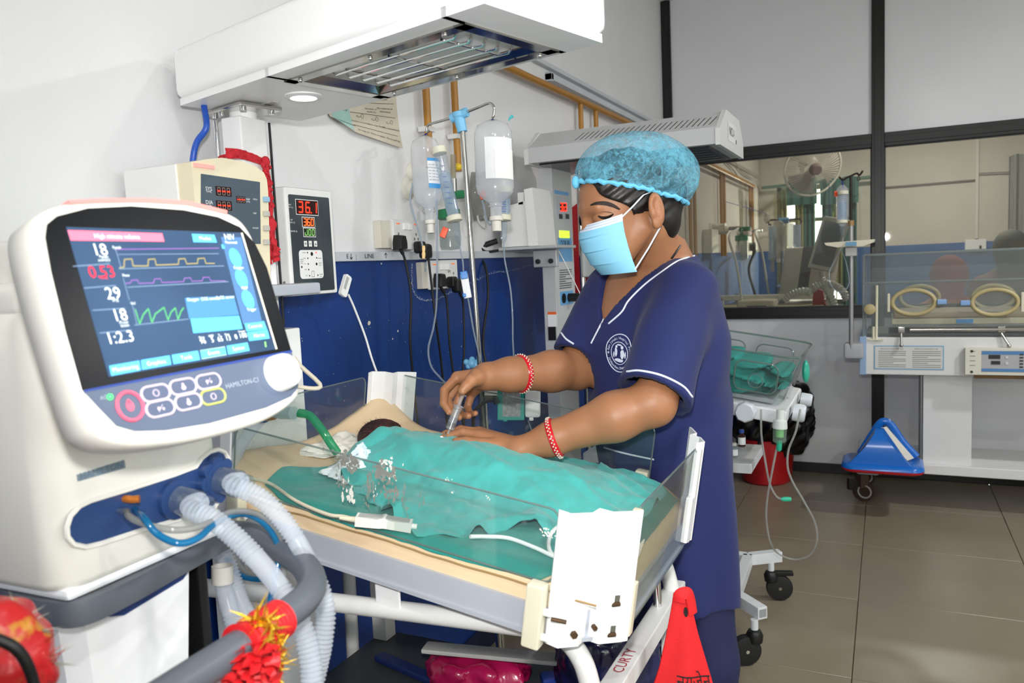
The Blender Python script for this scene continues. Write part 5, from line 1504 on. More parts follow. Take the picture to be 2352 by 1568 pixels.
for k in range(26):
    a = hx1 - .03 - k * .0175
    MB().add([SF.p(a - .007 - .0015, .022, .0006), SF.p(a - .007 + .0015, .022, .0006), SF.p(a + .007 + .0015, .085, .0006), SF.p(a + .007 - .0015, .085, .0006)], [(0, 1, 2, 3)]).build('vent_slot', blk, h2, smooth=False)
nf = Fr((hx1 + .0006, 2.66, 1.70), (0, 1, 0), (0, 0, 1), (1, 0, 0))
Print().r(nf, -.07, .07, -.035, .025, .0002).build('paper_note', mat('paper_note', 'D8D8DA', .7), h2)
Print().t('NICU-1', nf, 0, -.004, .040, c=.0006, sx=.8).r(nf, .066, .08, -.032, -.018).build('lettering', ink, h2)
# column fittings (display face looks along +x)
kf = Fr((cx1, 0, 0), (0, 1, 0), (0, 0, 1), (1, 0, 0))
def kl(u, v): p = HX(u, v, cx1); return p.y, p.z
def kr_(name, m, u0, v0, u1, v1, c0, c1, parent=W2, pr=False):
    (a0, b1), (a1, b0) = kl(u0, v0), kl(u1, v1)
    return MB().box(kf, min(a0, a1), max(a0, a1), min(b0, b1), max(b0, b1), c0, c1, .001).build(name, m, parent)
lbl_blue = mat('panel_light_blue', '6AA4D6', .4)
kr_('blue_header', lbl_blue, 1273, 436, 1306, 450, 0, .0012)
dpn = kr_('control_plate', mat('control_grey', 'B4BAC2', .4), 1275, 450, 1310, 506, 0, .0010)
kr_('blue_panel', lbl_blue, 1281, 545, 1314, 600, 0, .0010)
kr_('green_display', mat('lime_display', 'D2F04A', .3, emit='C8F03A', estr=.8), 1284, 529, 1307, 547, 0, .003)
dw = kr_('display_window', dred, 1285, 465, 1301, 486, 0, .0016)
rr_ = Print()
for k, ch in enumerate('363'):
    a, b = kl(1288 + 5.2 * k, 475.5); seven(rr_, kf, a, b, .027, ch, .0022, wd=.0040)
rr_.build('digits', red_e, dw)
for u in (1283, 1298): kr_('key', mat('dark_key', '2E2E30', .4), u, 491, u + 8, 503, 0, .003)
tp_ = Print()
tp_.t('QQ8 00', kf, *kl(1297, 560), .034, c=.0016, sx=.8)
tp_.build('lettering', blk, W2)
bx_ = kr_('lower_blue_panel', lbl_blue, 1286, 670, 1317, 697, 0, .0010)
MB().cyl(kf.p(*kl(1294, 685), 0), kf.p(*kl(1294, 685), .004), .018, n=16).build('socket', black_pl, W2)
MB().cyl(kf.p(*kl(1306, 683), 0), kf.p(*kl(1306, 683), .05), .016, n=14).build('probe_plug', black_pl, W2)
lt = Print()
for k in range(9):
    (a0, b0), (a1, _) = kl(1285, 622 + k * 5.2), kl(1313, 622 + k * 5.2)
    if k in (3, 5): a1 = a0 + (a1 - a0) * .5
    lt.r(kf, a0, a1, b0, b0 + .004, .0008)
lt.build('notice_print', mat('print_grey', '5C5F62', .6), W2)
# -y face of the column
jf = Fr((0, cy0, 0), (1, 0, 0), (0, 0, 1), (0, -1, 0))
def jl(u, v): p = HY(u, v, cy0); return p.x, p.z
def jr(name, m, u0, v0, u1, v1, c1):
    (a0, b1), (a1, b0) = jl(u0, v0), jl(u1, v1)
    return MB().box(jf, a0, a1, b0, b1, 0, c1, .0006).build(name, m, W2)
jr('warning_label', mat('warn_white', 'EDEDED', .5), 1246, 451, 1260, 467, .001)
jr('warning_label', mat('warn_yellow', 'F2B224', .5), 1246, 467, 1261, 484, .001)
wt_ = Print(); a, b = jl(1253, 460)
wt_.line(jf, [(a - .008, b - .007), (a + .008, b - .007), (a, b + .008), (a - .008, b - .007)], .003, .0018)
for k in range(3): wt_.r(jf, a - .011, a + .010, b - .027 - k * .009, b - .024 - k * .009, .0018)
wt_.build('warning_print', blk, W2)
jr('caution_label', mat('warn_white', 'EDEDED', .5), 1258, 722, 1279, 750, .001); jr('caution_header', mat('warn_orange', 'F06A2A', .5), 1258, 716, 1278, 722, .0012)
jr('switch_block', black_pl, 1260, 750, 1278, 781, .006)
# shelf and arm on the column
grey_rod = mat('grey_rod', '8A8A88', .35, .6)
sh = MB().wbox(-1.20, -.985, 2.42, 2.60, 1.352, 1.362, .002).build('side_shelf', mat('shelf_aluminium', 'C2C3C6', .35, .3), W2)
MB().wbox(-1.14, -1.05, 2.575, 2.60, 1.29, 1.352, .003).build('shelf_bracket', mat('shelf_aluminium', 'C2C3C6'), W2)
for x in (-1.12, -1.07): MB().cyl((x, 2.574, 1.31), (x, 2.566, 1.31), .009, n=12).build('bolt', mat('dark_bolt', '3A3A3C', .4, .6), W2)
MB().tube([V(-1.05, 2.60, 1.345), HX(1335, 680, -.98)], .0022, 8).build('stay_rod', grey_rod, W2)
bxd = thing('white_device_box', (-1.10, 2.5, 1.362), 'white plastic device box standing on the warmer side shelf', 'device')
def bl_(u, v, y): return HY(u, v, y)
MB().prism([(-1.195, 1.364), (-1.062, 1.364), (-1.075, 1.52), (-1.19, 1.498)], Fr((0, 0, 0), (1, 0, 0), (0, 0, 1), (0, -1, 0)), -2.585, -2.44).build('case', mat('device_white', 'ECECEC', .35), bxd, angle=20)
MB().prism([(-1.092, 1.363), (-1.056, 1.363), (-1.070, 1.556), (-1.10, 1.552)], Fr((0, 0, 0), (1, 0, 0), (0, 0, 1), (0, -1, 0)), -2.592, -2.432).build('front_rim', mat('device_white', 'ECECEC'), bxd, angle=20)
MB().wbox(-1.13, -1.105, 2.44, 2.58, 1.50, 1.545, .004).build('handle', mat('device_white', 'ECECEC'), bxd)
st_ = HY(1138, 556, 2.43)
MB().tube(spline([HY(1142, 553, 2.435), HY(1128, 558, 2.42), HY(1112, 564, 2.40), HY(1100, 572, 2.38), HY(1104, 590, 2.38), HY(1117, 620, 2.37), HY(1121, 680, 2.36), HY(1112, 750, 2.34), HY(1110, 800, 2.33), HY(1118, 845, 2.32), HY(1125, 900, 2.32)], 8), .0045, 10).build('cord', black_rub, bxd)
MB().tube([HY(1142, 553, 2.435), HY(1112, 563, 2.41)], .010, 10).build('cord_plug', black_rub, bxd)
MB().tube(spline([HY(1104, 570, 2.38), HY(1118, 578, 2.40), HY(1145, 575, 2.43)], 6), .0045, 8).build('cord_coil', black_rub, bxd)
# chrome pole, grey box and red sling behind
cpole = thing('steel_pole', (-1.04, 2.98, 0), 'tall steel pole between the second warmer and the red sling', 'pole')
MB().cyl(HY(1329, 380, 2.98) * 1.0, V(*HY(1340, 690, 2.98)[:2], .05), .011, n=14).build('pole', steel, cpole)
MB().cyl(V(*HY(1340, 690, 2.98)[:2], 0), V(*HY(1340, 690, 2.98)[:2], .05), .10, n=18).build('pole_base', black_pl, cpole)
MB().cyl(HY(1334, 505, 2.96), HY(1344, 505, 2.96), .022, n=14).build('clamp_knob', black_pl, cpole)
gb2 = one(MB().box(rotfr(HY(1372, 590, 2.86), R_(18)), -.06, .12, -.05, .05, -.075, .068, .01), 'grey_pump', mat('pump_grey', 'BDBEBE', .4), 'grey pump box clamped to the steel pole behind the nurse', 'pump')
rsl = thing('red_sling', HY(1335, 600, 3.2), 'red fabric bag hanging behind the steel pole', 'bag')
mb = MB()
c_ = [(1306, 540), (1320, 480), (1335, 468), (1352, 480), (1362, 520), (1362, 640), (1365, 760), (1310, 760)]
mb.prism([(HY(u, v, 3.25).x, HY(u, v, 3.25).z) for u, v in c_][::-1], Fr((0, 3.25, 0), (1, 0, 0), (0, 0, 1), (0, -1, 0)), 0, .05)
mb.build('bag', mat('red_vinyl', 'B81822', .4, var=.2, vscale=15), rsl, smooth=False)
one(MB().wbox(-1.235, -1.20, 2.95, 3.10, 1.47, 1.56, .006), 'wall_bracket_plate', mat('bracket_white', 'CFCFCF', .4), 'small white wall plate behind the steel pole', 'wall plate')
# ---- teal driver unit on the infusion stand
td = thing('teal_monitor_unit', HY(1190, 965, 1.80), 'teal and white monitor unit clamped to the infusion stand', 'monitor unit')
tf = Fr(HY(1140, 935, 1.80), CR, CU, -CF)
s_ = 1.80 / .86 / FPX
dd_ = (HY(1190, 935, 1.80) - CAM).dot(CF); k = dd_ / FPX
def tq(u, v): return (u - 1140) * k, (935 - v) * k
def tbox(name, m, u0, v0, u1, v1, c0, c1, par=td, bev=.003):
    (a0, b1), (a1, b0) = tq(u0, v0), tq(u1, v1)
    return MB().box(tf, a0, a1, b0, b1, c0, c1, bev).build(name, m, par)
teal = mat('teal_plastic', '1E9C92', .35)
tbox('case', teal, 1142, 895, 1206, 966, -.06, 0)
tbox('white_end', mat('unit_white', 'ECEEEE', .35), 1206, 893, 1243, 960, -.055, .004, bev=.008)
tbox('label', mat('silver_label', 'A9ACAC', .4, var=.5, vscale=160), 1154, 897, 1196, 957, 0, .001, bev=.0004)
tbox('foot', teal, 1155, 963, 1166, 969, -.05, 0); tbox('foot', mat('unit_white', 'ECEEEE'), 1216, 958, 1227, 967, -.05, 0)
MB().cyl(tf.p(*tq(1112, 908), -.02), tf.p(*tq(1145, 908), -.02), .012, n=14).build('pole_clamp', steel, td)
MB().tube(spline([tf.p(*tq(1142, 915), .0), tf.p(*tq(1128, 918), .012), tf.p(*tq(1108, 925), .012), tf.p(*tq(1090, 945), .01), tf.p(*tq(1086, 980), .0), tf.p(*tq(1080, 1010), 0)], 8), .0048, 10).build('cable', black_rub, td)
MB().tube([tf.p(*tq(1135, 912), .006), tf.p(*tq(1142, 926), .006)], .009, 10).build('cable_plug', black_rub, td)
MB().tube([tf.p(*tq(1214, 966), -.02), tf.p(*tq(1226, 1000), -.02), tf.p(*tq(1230, 1040), -.02)], .0016, 6).build('line', tb_ln, td)
# ---- temperature probe with white cable hanging from the controller
tpb = thing('skin_probe', HX(793, 655, -1.16), 'white paddle shaped skin probe on a white cable hanging by the controller', 'probe')
pfz = Fr(HX(793, 655, -1.16), (0, .86, -.5), (0, .5, .86), (1, 0, 0))
MB().prism(rounded(-.012, .012, -.028, .026, .006), pfz, -.004, .004).build('paddle', mat('probe_white', 'F2F2F2', .4), tpb)
g = Print()
for k in range(5): g.r(pfz, -.008 + k * .002, -.0072 + k * .002, -.012, .02, .0045)
g.build('print', mat('print_grey', '5C5F62'), tpb)
MB().tube(spline([HX(800, 676, -1.16), HX(815, 710, -1.16), HX(838, 770, -1.15), HX(853, 820, -1.14), HX(866, 856, -1.13), HX(880, 890, -1.10), HX(888, 930, -1.08), HX(893, 966, -1.06)], 8), .0026, 8).build('cable', mat('cable_white', 'EFEFEF', .45), tpb)
# ================================================================== the nurse
skin = mat('brown_skin', 'A5714F', .48, var=.10, vscale=18, bump=.05, bscale=240, sss=.12)
scrub = mat('navy_scrub', '17235C', .8, var=.12, vscale=5, bump=.12, bscale=500, sheen=.06)
trous = mat('navy_trousers', '141C46', .8, var=.10, vscale=6)
hair_m = mat('black_hair', '17110F', .42, var=.3, vscale=90, stretch=(1, 1, 6))
NUR = thing('person', (-.42, 1.70, 0), 'person in navy scrubs, blue cap and mask, giving an injection over the bed', 'person')
es = V(.897, -.443, 0).normalized(); ef_ = V(-.443, -.897, 0).normalized()
SECT = [(.545, -.435, 1.705, .150, .112), (.75, -.44, 1.705, .155, .122), (.95, -.458, 1.695, .168, .134), (1.06, -.465, 1.685, .178, .140), (1.13, -.468, 1.682, .182, .138), (1.20, -.470, 1.685, .172, .118), (1.262, -.468, 1.70, .140, .090), (1.305, -.450, 1.70, .085, .070), (1.34, -.44, 1.69, .06, .055)]
SZ = np.array([s[0] for s in SECT])
def sect(z, k): return np.interp(z, SZ, np.array([s[k] for s in SECT]))
def tor(P, shr=0.0):
    z = np.clip(P[:, 2], SZ[0], SZ[-1])
    dx, dy = P[:, 0] - sect(z, 1), P[:, 1] - sect(z, 2)
    s_ = dx * es.x + dy * es.y; f = dx * ef_.x + dy * ef_.y
    rw, rd = sect(z, 3) - shr, sect(z, 4) - shr
    k0 = np.sqrt((s_ / rw) ** 2 + (f / rd) ** 2)
    k1 = np.sqrt((s_ / rw ** 2) ** 2 + (f / rd ** 2) ** 2)
    d = k0 * (k0 - 1) / np.maximum(k1, 1e-6)
    d = np.where(k0 < 1e-3, -np.minimum(rw, rd), d)
    return np.maximum(d * .9, np.maximum(SZ[0] - P[:, 2], P[:, 2] - SZ[-1]))
Rsh, Lsh = V(-.590, 1.725, 1.228), V(-.352, 1.606, 1.228)
Lel, Lwr = D(1500, 926, 1.49), D(1194, 1033, 1.535)
Rel, Rwr = D(1325, 848, 1.755), D(1118, 864, 1.62)
def bounded(fn, lo, hi):
    lo, hi = npv(lo), npv(hi)
    def g(P):
        q = np.maximum(np.maximum(lo - P, P - hi), 0)
        out = np.sqrt((q * q).sum(1)) + .02
        m = (q.max(1) <= 0)
        if m.any(): out[m] = fn(P[m])
        return out
    return g
def bb_of(pts, mrg):
    A = np.array([npv(p) for p in pts]); return A.min(0) - mrg, A.max(0) + mrg
# --- tunic: torso + sleeves, V neck cut, cuffs opened
Lse = Lsh.lerp(Lel, .90) + V(-.004, -.004, 0); Rse = Rsh.lerp(Rel, .80)
def loc_sz(p):
    z = min(max(p.z, SZ[0]), SZ[-1]); c = V(float(sect(np.array([z]), 1)[0]), float(sect(np.array([z]), 2)[0]), 0)
    return (p - c).dot(es), p.z
Vs, Vz = -.030, 1.166
def tunic(P):
    d = tor(P)
    # soft folds
    ang = np.arctan2((P[:, 1] - 1.69) , (P[:, 0] + .45))
    d = d + .0050 * np.sin(ang * 7 + P[:, 2] * 9) * np.clip((1.12 - P[:, 2]) * 4, 0, 1)
    d = d + .004 * np.sin((P[:, 0] * 40 + P[:, 1] * 18 - P[:, 2] * 34)) * np.clip(1 - np.abs(P[:, 2] - 1.02) * 6, 0, 1)
    sl = s_cone(P, Lsh + V(-.02, 0, .004), Lse, .064, .073)
    sr = s_cone(P, Rsh + V(.02, 0, .004), Rse, .062, .066)
    for (a, b, s2) in ((Lsh, Lse, 1), (Rsh, Rse, 2)):
        ax = npv((b - a).normalized()); e = (P - npv(b)) @ ax
        if s2 == 1:
            sl = sl + .0018 * np.sin(e * 70 + P[:, 0] * 50 + P[:, 1] * 40)
            sl = np.maximum(sl, e - .008)
        else: sr = np.maximum(sr, e - .008)
    d = smin(d, sl, .030); d = smin(d, sr, .030)
    for (a, b, r) in ((Lsh, Lse, .066), (Rsh, Rse, .058)):
        ax = npv((b - a).normalized()); e = (P - npv(b)) @ ax
        inn = s_cone(P, b - (b - a).normalized() * .03, b + (b - a).normalized() * .05, r - .012, r)
        d = np.maximum(d, -inn)
    # v neck
    z = np.clip(P[:, 2], SZ[0], SZ[-1])
    dx, dy = P[:, 0] - sect(z, 1), P[:, 1] - sect(z, 2)
    s_ = dx * es.x + dy * es.y; f = dx * ef_.x + dy * ef_.y
    sl1 = (.118) / (1.31 - Vz); sr1 = (.070) / (1.31 - Vz)
    wed = np.maximum((s_ - Vs) - (P[:, 2] - Vz) * sl1, -(s_ - Vs) - (P[:, 2] - Vz) * sr1) * .75
    wed = np.maximum(wed, -(f + .02))
    back = np.maximum(1.300 - P[:, 2] + np.clip(-f, 0, .1) * .15, -.2)
    d = np.maximum(d, -wed); d = np.maximum(d, -back)
    return d
tv, tf_ = nets(tunic, (-.76, 1.36, .53), (-.21, 1.90, 1.36), .0055, 1)
top = mesh_np('scrub_top', tv, tf_, scrub, NUR)
def surf_line(f, pts, d0, d1, r, off=.0, n=6):
    P = [march(f, u, v, d0, d1, 90) for u, v in pts]
    P = [p for p in P if p is not None]
    Q = []
    for p in spline(P, n):
        Q.append(p)
    return MB().tube(Q, r, 8)
pip = mat('white_piping', 'E4E8F4', .6)
dense = lambda pts, k: [(a.x, a.y) for a in spline([V(u, v, 0) for u, v in pts], k)]
for pts in (((1604, 585), (1560, 598), (1520, 624), (1480, 654), (1444, 690), (1428, 716), (1398, 743)), ((1438, 612), (1420, 650), (1405, 690), (1390, 725), (1375, 755), (1358, 788)), ((1440, 853), (1470, 851), (1520, 862), (1568, 886), (1590, 911)), ((1289, 764), (1300, 778), (1318, 790)), ((1388, 1028), (1440, 1042), (1502, 1055))):
    surf_line(tunic, dense(pts, 5), 1.25, 2.0, .0021).build('piping', pip, top)
# embroidered emblem
ec = march(tunic, 1423, 811, 1.25, 2.0, 90)
en_ = grad(tunic, ec, .012)
ex_ = (CR - en_ * CR.dot(en_)).normalized(); ey_ = en_.cross(ex_)
emf = Fr(ec, ex_, ey_, en_)
def onto(a, b, e=.0016):
    p0 = npv(emf.p(a, b, .02)); n_ = -npv(en_); t = 0.0
    for _ in range(14):
        d = tunic((p0 + n_ * t)[None])[0]
        t += max(min(d, .01), -.01)
    return Vector(p0 + n_ * t) + en_ * e
_oc = {}
emb = mat('emblem_thread', 'D8DEF2', .7)
RR = .035
eg = MB()
for (R__, w_) in ((RR, .0011), (RR * .60, .0008)):
    eg.tube([onto(R__ * math.cos(6.2832 * i / 40), R__ * 1.12 * math.sin(6.2832 * i / 40), .001) for i in range(40)], w_, 5, closed=True)
def arc_text(txt, R__, t0, t1, size, flipd):
    vs_all = []
    n = len(txt)
    for i, ch in enumerate(txt):
        if ch == ' ': continue
        vs, fs = text_geo(ch, size)
        t = R_(t0 + (t1 - t0) * (i + .5) / n)
        out_ = Vector((math.cos(t), math.sin(t))); tan = Vector((math.sin(t), -math.cos(t))) * (-1 if flipd else 1)
        upv = out_ * (-1 if flipd else 1)
        c0 = onto(R__ * out_.x, R__ * out_.y * 1.12)
        eg.add([c0 + ex_ * (tan.x * x + upv.x * y) + ey_ * (tan.y * x + upv.y * y) for x, y in vs], fs)
arc_text('★ Ram Janaki Hospital Pvt.Ltd ★', RR * .80, 188, -28, .0078, False)
arc_text('Janakpurdham, Dhanusha', RR * .80, 203, 322, .0076, True)
rr = random.Random(12)
def deity():
    # a worn, patchy woven picture inside the ring: two standing figures with a halo
    shp = [(-.008, .002, .0035, .010), (-.007, .013, .003, .003), (.008, -.001, .0055, .010), (.007, .0125, .004, .004), (0, -.014, .013, .0035), (-.0135, -.004, .002, .006), (.0155, -.002, .0018, .007), (0, .017, .007, .0018)]
    for (a, b, ra, rb) in shp:
        n = 12
        eg.add([onto(a + ra * (.8 + .3 * rr.random()) * math.cos(6.283 * i / n), (b + rb * (.8 + .3 * rr.random()) * math.sin(6.283 * i / n)) * 1.05) for i in range(n)], [tuple(range(n))])
deity()
tag(eg.build('emblem', emb, top, smooth=False, flip=False), kind='stuff')
# --- head frame
hh = V(-.78, -.63, 0).normalized(); hp_ = R_(13)
hf = hh * math.cos(hp_) - V(0, 0, 1) * math.sin(hp_); hu = hh * math.sin(hp_) + V(0, 0, 1) * math.cos(hp_); hl = hu.cross(hf)
HS_ = 1.0
HO = D(1503, 482, 1.545) - (hf * -.020 + hl * .078) * HS_
HFr = Fr(HO, hf, hl, hu)
def hp3(a, b, c): return HFr.p(a * HS_, b * HS_, c * HS_)
def ht(P):
    q = (P - npv(HO)) / HS_
    return np.stack([q @ npv(hf), q @ npv(hl), q @ npv(hu)], 1)
def e_(Q, c, r): return s_ell(Q, c, r)
def cran(Q): return e_(Q, (.000, 0, .046), (.096, .075, .086))
def face_l(Q):
    A = np.abs(Q[:, 1]); M = np.stack([Q[:, 0], A, Q[:, 2]], 1)
    d = cran(Q)
    d = smin(d, e_(Q, (.043, 0, -.012), (.056, .057, .075)), .03)
    d = smin(d, e_(Q, (.066, 0, -.070), (.030, .034, .026)), .03)
    d = smin(d, s_cone(M, V(-.002, .052, -.030), V(.052, .024, -.076), .020, .018), .025)
    d = smin(d, e_(M, (.066, .036, -.020), (.026, .024, .026)), .02)
    d = smin(d, s_cone(Q, V(.092, 0, .022), V(.1035, 0, -.018), .0075, .0100), .012)
    d = smin(d, s_cone(M, V(.088, .010, .033), V(.080, .044, .034), .011, .009), .014)
    d = smax(d, -e_(M, (.1015, .031, .013), (.016, .019, .0115)), .009)
    d = smin(d, e_(M, (.0745, .031, .0125), (.0165, .0185, .0130)), .004)
    return d
def ear_l(Q):
    A = np.abs(Q[:, 1]); M = np.stack([Q[:, 0], A, Q[:, 2]], 1)
    fr = Fr(V(-.022, .0840, .0), V(.90, .42, .12), V(-.42, .90, 0))
    d = s_ell(M, fr.o, (.0205, .0090, .034), fr)
    d = smax(d, -s_ell(M, fr.p(.003, .0105, .004), (.0135, .0105, .023), fr), .003)
    d = smin(d, s_ell(M, fr.p(-.004, .003, .002), (.004, .004, .017), fr), .005)
    d = smin(d, s_ell(M, fr.p(.006, .0, -.028), (.010, .006, .010), fr), .006)
    d = smin(d, s_ell(M, fr.p(.014, .002, -.006), (.005, .006, .008), fr), .005)
    return d
neck0, neck1 = hp3(-.030, 0, -.035), V(-.447, 1.685, 1.285)
def headpart(P):
    Q = ht(P)
    d = face_l(Q)
    d = smin(d, ear_l(Q), .006) * HS_
    d = smin(d, s_chain(P, [neck0, neck0.lerp(neck1, .6), neck1], [.052, .054, .066], .01), .02)
    return d
def chest(P):
    d = tor(P, .011)
    return np.maximum(d, 1.02 - P[:, 2])
# --- hands
def finger(P, pts, rs): return s_chain(P, pts, rs, .002)
RH = dict(index=[(1050, 866, 1.635), (1021, 896, 1.610), (1019, 926, 1.592), (1032, 946, 1.582)],
          middle=[(1052, 878, 1.655), (1028, 915, 1.640), (1034, 944, 1.620), (1054, 958, 1.600)],
          ring=[(1064, 892, 1.670), (1048, 928, 1.668), (1058, 952, 1.645), (1076, 955, 1.620)],
          pinky=[(1084, 902, 1.680), (1074, 934, 1.682), (1080, 951, 1.660), (1092, 949, 1.640)],
          thumb=[(1096, 866, 1.592), (1082, 874, 1.570), (1071, 886, 1.560), (1062, 897, 1.556)])
LH = dict(index=[(1100, 1000, 1.570), (1062, 992, 1.578), (1032, 1000, 1.582), (1012, 1008, 1.584)],
          middle=[(1098, 994, 1.592), (1058, 987, 1.602), (1026, 996, 1.608), (1004, 1005, 1.610)],
          ring=[(1100, 992, 1.614), (1062, 988, 1.626), (1034, 996, 1.632), (1014, 1004, 1.634)],
          pinky=[(1108, 996, 1.634), (1076, 994, 1.644), (1052, 1000, 1.648), (1036, 1006, 1.650)],
          thumb=[(1142, 1026, 1.545), (1104, 1020, 1.540), (1072, 1014, 1.545), (1048, 1014, 1.548)])
RADF = dict(index=[.0105, .0092, .0082, .0070], middle=[.0105, .0094, .0084, .0072], ring=[.0100, .0088, .0080, .0068], pinky=[.0092, .0078, .0070, .0060], thumb=[.0150, .0125, .0108, .0088])
def pts3(L): return [D(*p) for p in L]
RHP = {k: pts3(v) for k, v in RH.items()}; LHP = {k: pts3(v) for k, v in LH.items()}
def handf(HP, wr, hold):
    mcps = [HP[k][0] for k in ('index', 'middle', 'ring', 'pinky')]
    def f(P):
        d = None
        for m_, r in zip(mcps, (.0125, .0125, .012, .011)):
            e = s_cone(P, wr, m_, .019, r)
            d = e if d is None else smin(d, e, .010)
        for k in ('index', 'middle', 'ring', 'pinky', 'thumb'):
            d = smin(d, finger(P, HP[k], RADF[k]), .0035)
        d = smin(d, s_cone(P, wr, HP['thumb'][0], .020, .0165), .010)
        d = smin(d, s_cone(P, HP['thumb'][0], HP['thumb'][1], .0165, .0125), .004)
        return d
    pts = [p for v in HP.values() for p in v] + [wr]
    return bounded(f, *bb_of(pts, .035))
rhand = handf(RHP, Rwr, True); lhand = handf(LHP, Lwr, False)
def larm_f(P):
    d = s_chain(P, [Lsh, Lel], [.038, .043], .01)
    m1 = Lel.lerp(Lwr, .28)
    d = smin(d, s_chain(P, [Lel, m1, Lel.lerp(Lwr, .75), Lwr], [.0425, .0455, .031, .0255], .02), .015)
    return d
def rarm_f(P):
    d = s_chain(P, [Rsh, Rel], [.038, .044], .01)
    d = smin(d, s_chain(P, [Rel, Rel.lerp(Rwr, .3), Rel.lerp(Rwr, .75), Rwr], [.044, .0425, .034, .029], .02), .015)
    return d
larm = bounded(larm_f, *bb_of([Lsh, Lel, Lwr], .075)); rarm = bounded(rarm_f, *bb_of([Rsh, Rel, Rwr], .075))
headb = bounded(headpart, *bb_of([hp3(.13, .09, .15), hp3(-.12, -.09, -.12), hp3(.1, -.09, .1), hp3(-.1, .09, .14), neck1], .07))
chestb = bounded(chest, (-.70, 1.50, 1.0), (-.24, 1.86, 1.36))
def body(P):
    d = smin(headb(P), chestb(P), .02)
    d = smin(d, smin(larm(P), lhand(P), .010), .012)
    d = smin(d, smin(rarm(P), rhand(P), .010), .012)
    return d
bv, bfc = nets(body, (-.86, 1.12, .90), (-.22, 1.88, 1.60), .0030, 1)
bo = mesh_np('body', bv, bfc, skin, NUR)
# nails on the visible fingers
nail = mat('nail', 'C79A86', .3)
for HP in (RHP, LHP):
    for k in ('index', 'middle', 'ring', 'pinky', 'thumb'):
        a, b = HP[k][-2], HP[k][-1]; ax = (b - a).normalized()
        palm_c = (HP['index'][0] + HP['pinky'][0]) / 2
        side = -(CF if HP is LHP else -CF); upn = (CU * .8 - CF * .5) if HP is LHP else (CU * -.6 - CF * .8 - CR * .3)
        upn = (upn - ax * upn.dot(ax)).normalized()
        r = RADF[k][-1]
        MB().ball(b + upn * r * .72, r * .62, 10, (1.0, .85, .42), Fr(b, ax, ax.cross(upn).normalized(), upn)).build('nail', nail, bo)
# --- hair, brow, lashes
def hairf(P):
    Q = ht(P)
    d = cran(Q) - .006 + .0015 * np.sin(Q[:, 2] * 300 + Q[:, 0] * 120)
    d = smin(d, e_(Q, (-.058, 0, -.020), (.045, .056, .056)), .02)
    d = smin(d, e_(Q, (-.095, 0, .030), (.036, .045, .045)), .03)
    # hairline: plane from the forehead over the temple to the front of the ear
    n_ = np.array([.79, -.61]); o_ = np.array([.088, .088])
    pl_ = (Q[:, 0] - o_[0]) * n_[0] + (Q[:, 2] - o_[1]) * n_[1] + .006 * np.sin(Q[:, 2] * 90)
    pl2 = Q[:, 0] + .004 - np.clip(Q[:, 2] - .0, 0, .1) * 3.0
    d = np.maximum(d, pl_); d = np.maximum(d, np.where(Q[:, 2] < .0, Q[:, 0] + .030, -1))
    return d * HS_
hb_ = bb_of([hp3(.12, .09, .15), hp3(-.15, -.09, -.09), hp3(.12, -.09, .0), hp3(-.15, .09, .16)], .03)
hv, hfc = nets(hairf, *hb_, .004, 1)
mesh_np('hair', hv, hfc, hair_m, NUR)
def strip_on(f, pts, w, m, name, parent, off=.0012, d0=1.35, d1=1.75, k=5):
    P = [march(f, u, v, d0, d1, 80) for u, v in dense(pts, k)]
    P = [p for p in P if p is not None]
    mb = MB(); N = len(P); vs = []
    for i, p in enumerate(P):
        n_ = grad(f, p); t = (P[min(i + 1, N - 1)] - P[max(i - 1, 0)]).normalized(); s_ = t.cross(n_).normalized()
        ww = w * (math.sin(math.pi * (i + .6) / (N + .2)) ** .5)
        vs += [p + n_ * off * .2 - s_ * ww, p + n_ * off, p + n_ * off * .2 + s_ * ww]
    fs = []
    for i in range(N - 1):
        for q in (0, 1): fs.append((i * 3 + q, i * 3 + q + 1, (i + 1) * 3 + q + 1, (i + 1) * 3 + q))
    return mb.add(vs, fs).build(name, m, parent)
if True:
    strip_on(headpart, ((1356, 471), (1370, 467), (1390, 467), (1408, 472), (1424, 481)), .0042, mat('brow_hair', '241712', .7), 'eyebrow', bo)
    strip_on(headpart, ((1374, 496), (1384, 500), (1396, 499), (1409, 492)), .0030, mat('lash', '120C0A', .5), 'eyelashes', bo, .003)
    strip_on(headpart, ((1376, 488), (1388, 486), (1402, 488), (1410, 492)), .0010, mat('lid_crease', '6B432E', .6), 'eyelid_crease', bo, .0006)
# --- cap: see-through non-woven bouffant with elastic edge
cap_m = bpy.data.materials.new('blue_nonwoven'); cap_m.use_nodes = True
nt = cap_m.node_tree; pb_ = nt.nodes['Principled BSDF']; pb_.inputs['Roughness'].default_value = .75
outn = nt.nodes['Material Output']
trn = nt.nodes.new('ShaderNodeBsdfTransparent'); mxs = nt.nodes.new('ShaderNodeMixShader')
tc = nt.nodes.new('ShaderNodeTexCoord'); mpg = nt.nodes.new('ShaderNodeMapping'); mpg.inputs['Scale'].default_value = (1, 1, 1)
n1_ = nt.nodes.new('ShaderNodeTexNoise'); n1_.inputs['Scale'].default_value = 105; n1_.inputs['Detail'].default_value = 9; n1_.inputs['Roughness'].default_value = .7; n1_.inputs['Distortion'].default_value = .9
n2_ = nt.nodes.new('ShaderNodeTexNoise'); n2_.inputs['Scale'].default_value = 16; n2_.inputs['Detail'].default_value = 3
ad = nt.nodes.new('ShaderNodeMath'); ad.operation = 'MULTIPLY_ADD'; ad.inputs[1].default_value = .45
mr = nt.nodes.new('ShaderNodeMapRange'); mr.inputs[1].default_value = .56; mr.inputs[2].default_value = .92; mr.inputs[3].default_value = .14; mr.inputs[4].default_value = .80
